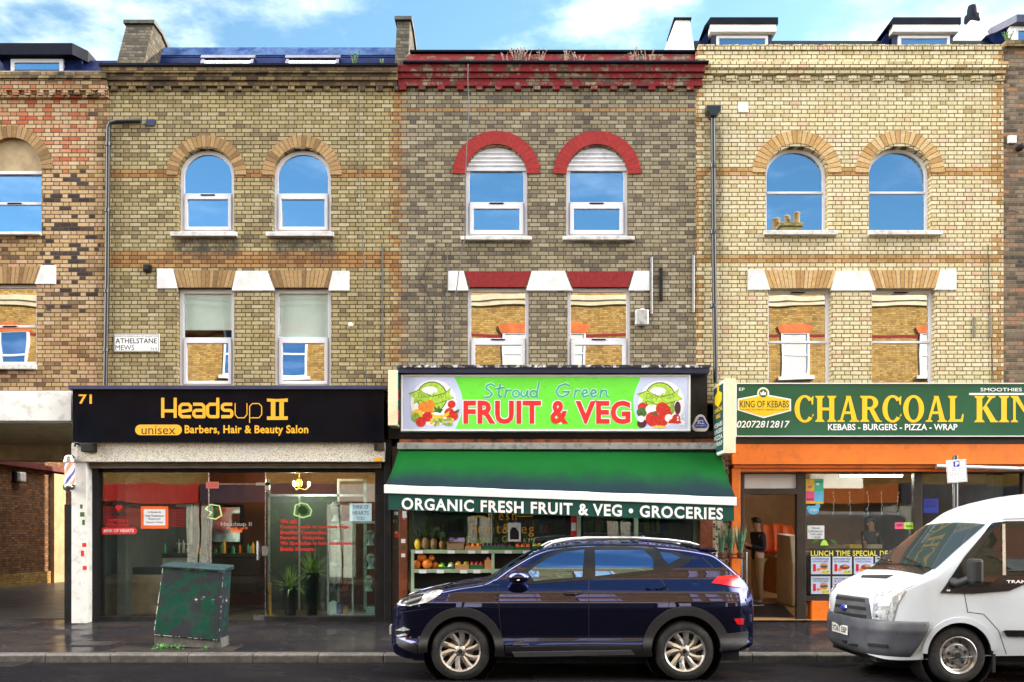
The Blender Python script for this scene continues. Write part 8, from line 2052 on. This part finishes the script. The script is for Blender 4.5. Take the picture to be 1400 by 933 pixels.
ct = thing('serving_counter', 'long dim counter behind the kebab shop window', 'counter', (PX(1180, 1.6), 1.7, .33)); bx(ct, 'counter_front', 1115, 1300, 760, 835, 1.5, 2.1, 'black_paint', .01); bx(ct, 'worktop', 1112, 1303, 755, 760, 1.46, 2.15, 'alu', .01)
for i, (px, w_, lb) in enumerate(((1143, 24, 'flat stack of boxes on the counter under the white paper'), (1170, 17, 'yellow takeaway box stack on the kebab counter'), (1199, 15, 'small takeaway box stack near the shop worker'))):
    t_ = thing('takeaway_box', lb, 'box'  , (PX(px, 1.7), 1.7, PZ(755, 1.5)))
    for k in range(3): MB().box(PX(px - w_ / 2, 1.7), PX(px + w_ / 2, 1.7), 1.7, 1.95, PZ(755, 1.5) + .05 * k, PZ(755, 1.5) + .05 * k + .046).build('box', M[['carton_brown', 'fruit_yellow', 'fascia_cream'][i]], t_, bevel=.004)
for i, (px, py) in enumerate(((1051, 717), (1064, 716), (1077, 718.5))):
    yy = 2.35 + .12 * i; t_ = thing('orange_chair', ['orange plastic chair on the counter, nearest the man', 'orange plastic chair in the middle of the three on the counter', 'orange plastic chair farthest into the kebab shop'][i], 'chair', (PX(px, yy), yy, PZ(758, 2.2)), 'orange chairs in the kebab shop')
    xx = PX(px, yy); z0 = PZ(758, 2.2) + .003; z1 = PZ(py, yy); mb = MB()
    rows = []
    for j in range(9):
        f = j / 8; hw = .13 * (1 - .25 * max(0, f - .8) * 5 * .6); rows.append([(xx + hw * (k / 6 - 1), yy + .05 * ((k - 6) / 6) ** 2 * -1 + .10 * f, z0 + .05 + (z1 - z0 - .05) * f) for k in range(13)])
    o = mb.grid(rows).build('backrest', M['notice_orange'], t_, smooth=60); sd = o.modifiers.new('t', 'SOLIDIFY'); sd.thickness = .02
    MB().box(xx - .13, xx + .13, yy - .3, yy + .02, z0 + .0, z0 + .05).build('seat', M['notice_orange'], t_, bevel=.015)
tag(MB().prismz([(PX(1017, .25), .25), (PX(1088, .25), .25), (PX(1066, 1.2), 1.02), (PX(1022, 1.2), 1.02)], 0.30, 0.305).build('door_mat', M['black_letter']), 'black mat lying inside the kebab shop doorway', 'mat') if False else None
def mat_on_ramp():
    mb = MB(); rows = []
    for y, z in ((0.31, 0.176), (1.09, 0.324), (1.55, 0.3285)):
        rows.append([(PX(1019, y), y, z), (PX(1086 - 18 * (y - .31), y), y, z)])
    o = mb.grid(rows).build('door_mat', M['black_letter']); sd = o.modifiers.new('t', 'SOLIDIFY'); sd.thickness = .006; sd.offset = 1
    tag(o, 'black mat lying inside the kebab shop doorway', 'mat')
mat_on_ramp()

# people
pbr('skin', (0.42, 0.22, 0.14), 0.55, var=0.06); pbr('hair_black', (0.012, 0.010, 0.009), 0.5); pbr('jacket_black', (0.012, 0.013, 0.017), 0.8, var=0.3, bmp=.01, bscale=12); pbr('chino', (0.30, 0.19, 0.095), 0.85, var=0.15, bmp=.01, bscale=10); pbr('shirt_dark', (0.03, 0.028, 0.03), 0.8)
def skinned(name, verts, edges, radii, mat, parent, sub=2, root=0):
    me = bpy.data.meshes.new(name); me.from_pydata([Vector(v) for v in verts], edges, []); me.materials.append(M[mat])
    o = bpy.data.objects.new(name, me); COL.objects.link(o); o.parent = parent
    sk = o.modifiers.new('skin', 'SKIN'); sk.use_smooth_shade = True
    l = me.skin_vertices[0].data if me.skin_vertices else None
    if l is None:
        bm = bmesh.new(); bm.from_mesh(me); bm.verts.layers.skin.verify(); bm.to_mesh(me); bm.free(); l = me.skin_vertices[0].data
    for i, r in enumerate(radii): l[i].radius = (r, r) if not isinstance(r, tuple) else r; l[i].use_root = (i == root)
    ss = o.modifiers.new('smooth', 'SUBSURF'); ss.levels = sub; ss.render_levels = sub
    return o
def person(label, loc, rz, top='jacket_black', legs='chino', look=0.25, phone=True):
    """standing figure 1.74 m tall, built facing -X round its own feet"""
    t_ = thing('person', label, 'person', (0, 0, 0))
    P = []; E = []; Rr = []
    def v(p, r, frm=None):
        P.append(p); Rr.append(r)
        if frm is not None: E.append((frm, len(P) - 1))
        return len(P) - 1
    pel = v((0, 0, .93), (.13, .10)); ab = v((0, 0, 1.10), (.125, .095), pel); chs = v((.015, 0, 1.30), (.15, .11), ab); nb = v((.01, 0, 1.45), .062, chs); nk = v((-.015, 0, 1.52), .052, nb); hd = v((-.035, 0, 1.60), (.072, .085), nk); ht = v((-.03, 0, 1.68), (.07, .08), hd)
    hands = []
    for s in (-1, 1):
        sh_ = v((.015, s * .17, 1.40), .062, chs); el = v((.03, s * .23, 1.12), .045, sh_); wr = v((-.22, s * .13 if phone else s * .2, 1.19 if phone else 1.02), .029, el); pm = v((-.29, s * .10, 1.215 if phone else 1.0), .034, wr); hands.append(pm)
        for k in range(4):
            f1 = v((-.335, s * .10 + (k - 1.5) * .021 * (1 if phone else 1), 1.235 - .004 * k), .0095, pm); v((-.355 + .004 * abs(k - 1), s * .10 + (k - 1.5) * .019 - s * .012, 1.262 - .006 * k), .0085, f1)
        th = v((-.30, s * .10 - s * .04, 1.235), .011, pm); v((-.325, s * .10 - s * .045, 1.262), .009, th)
        hp = v((0, s * .09, .88), .085, pel); kn = v((-.015, s * .10, .49), .056, hp); an = v((.02, s * .10, .09), .040, kn); v((-.13, s * .11, .04), .036, an)
    body = skinned('body', P, E, Rr, 'skin', t_)
    # face
    mb = MB(); mb.ball((-.118, 0, 1.615), .017, 8, 6, (1.0, .7, 1.3)); 
    for s in (-1, 1): mb.ball((-.04, s * .083, 1.615), .024, 8, 6, (.7, .4, 1.2))
    mb.build('nose_and_ears', M['skin'], t_, smooth=60)
    mb = MB()
    for s in (-1, 1): mb.ball((-.103, s * .032, 1.638), .009, 8, 6); mb.box(-.108, -.095, s * .032 - .016, s * .032 + .016, 1.655, 1.661)
    mb.box(-.112, -.104, -.022, .022, 1.572, 1.577); mb.build('eyes_and_mouth', M['hair_black'], t_)
    mb = MB(); vs = []; fs = []
    for a in range(9):
        th = math.pi * .62 * a / 8
        for k in range(20):
            ph = 2 * math.pi * k / 20; r = .098 + .006 * math.sin(5 * ph + a); x = r * math.sin(th) * math.cos(ph) * 1.02; cutf = .0 if math.cos(ph) > -.55 else .05 * a / 8
            vs.append((-.025 + x, r * math.sin(th) * math.sin(ph) * .96, 1.668 + .085 * math.cos(th) + cutf))
    for a in range(8):
        for k in range(20): fs.append((a * 20 + k, a * 20 + (k + 1) % 20, (a + 1) * 20 + (k + 1) % 20, (a + 1) * 20 + k))
    mb.add(vs, fs).build('hair', M['hair_black'], t_, smooth=60)
    # clothes
    P = []; E = []; Rr = []
    a0 = v((0, 0, .85), (.150, .122)); a1 = v((0, 0, 1.08), (.142, .112), a0); a2 = v((.015, 0, 1.30), (.165, .125), a1); a3 = v((.005, 0, 1.455), .078, a2)
    for s in (-1, 1):
        b1 = v((.015, s * .175, 1.40), .078, a2); b2 = v((.03, s * .235, 1.12), .062, b1); b3 = v((-.20, s * .135 if phone else s * .2, 1.185 if phone else 1.03), .044, b2)
    skinned('jacket', P, E, Rr, top, t_)
    P = []; E = []; Rr = []
    a0 = v((0, 0, .97), (.138, .110))
    for s in (-1, 1):
        b1 = v((0, s * .09, .86), .098, a0); b2 = v((-.012, s * .10, .49), .074, b1); b3 = v((.015, s * .10, .10), .062, b2)
    skinned('trousers', P, E, Rr, legs, t_)
    for s in (-1, 1):
        mb = MB(); mb.prismz([(.07, s * .10 - .04), (.07, s * .10 + .04), (-.09, s * .105 + .05), (-.17, s * .11 + .035), (-.19, s * .11), (-.17, s * .11 - .035), (-.09, s * .105 - .05)], 0.0, .022)
        so = mb.build('shoe_sole', M['paper'], t_, bevel=.006)
        mb = MB(); mb.ball((-.045, s * .105, .045), .09, 14, 8, (1.45, .5, .62)); mb.build('shoe', M['hair_black'], t_, smooth=60)
    if phone: 
        ph = tag(MB().box(-.385, -.372, -.04, .04, 1.20, 1.335).box(-.386, -.3852, -.034, .034, 1.21, 1.325).build('phone', M['trim_black'], bevel=.004), 'dark phone held up by the man in the kebab doorway', 'phone')
        ph.matrix_world = Matrix.Translation(loc) @ Matrix.Rotation(rz, 4, 'Z')
    t_.location = loc; t_.rotation_euler = (0, 0, rz); return t_
def zramp(y): return 0.15 + 0.02 * y / .3 if y < .3 else (0.17 + .15 * (y - .3) / .8 if y < 1.1 else .321)
py_ = 1.25
person('man in a black jacket and tan trousers in the kebab doorway looking at his phone', (PX(1036, py_), py_, zramp(py_)), 0.15)
person('shop worker in dark clothes standing behind the kebab counter', (PX(1192, 2.6), 2.6, .34), 0.5, top='shirt_dark', legs='shirt_dark', phone=False)
bpy.data.scenes.remove(TS)
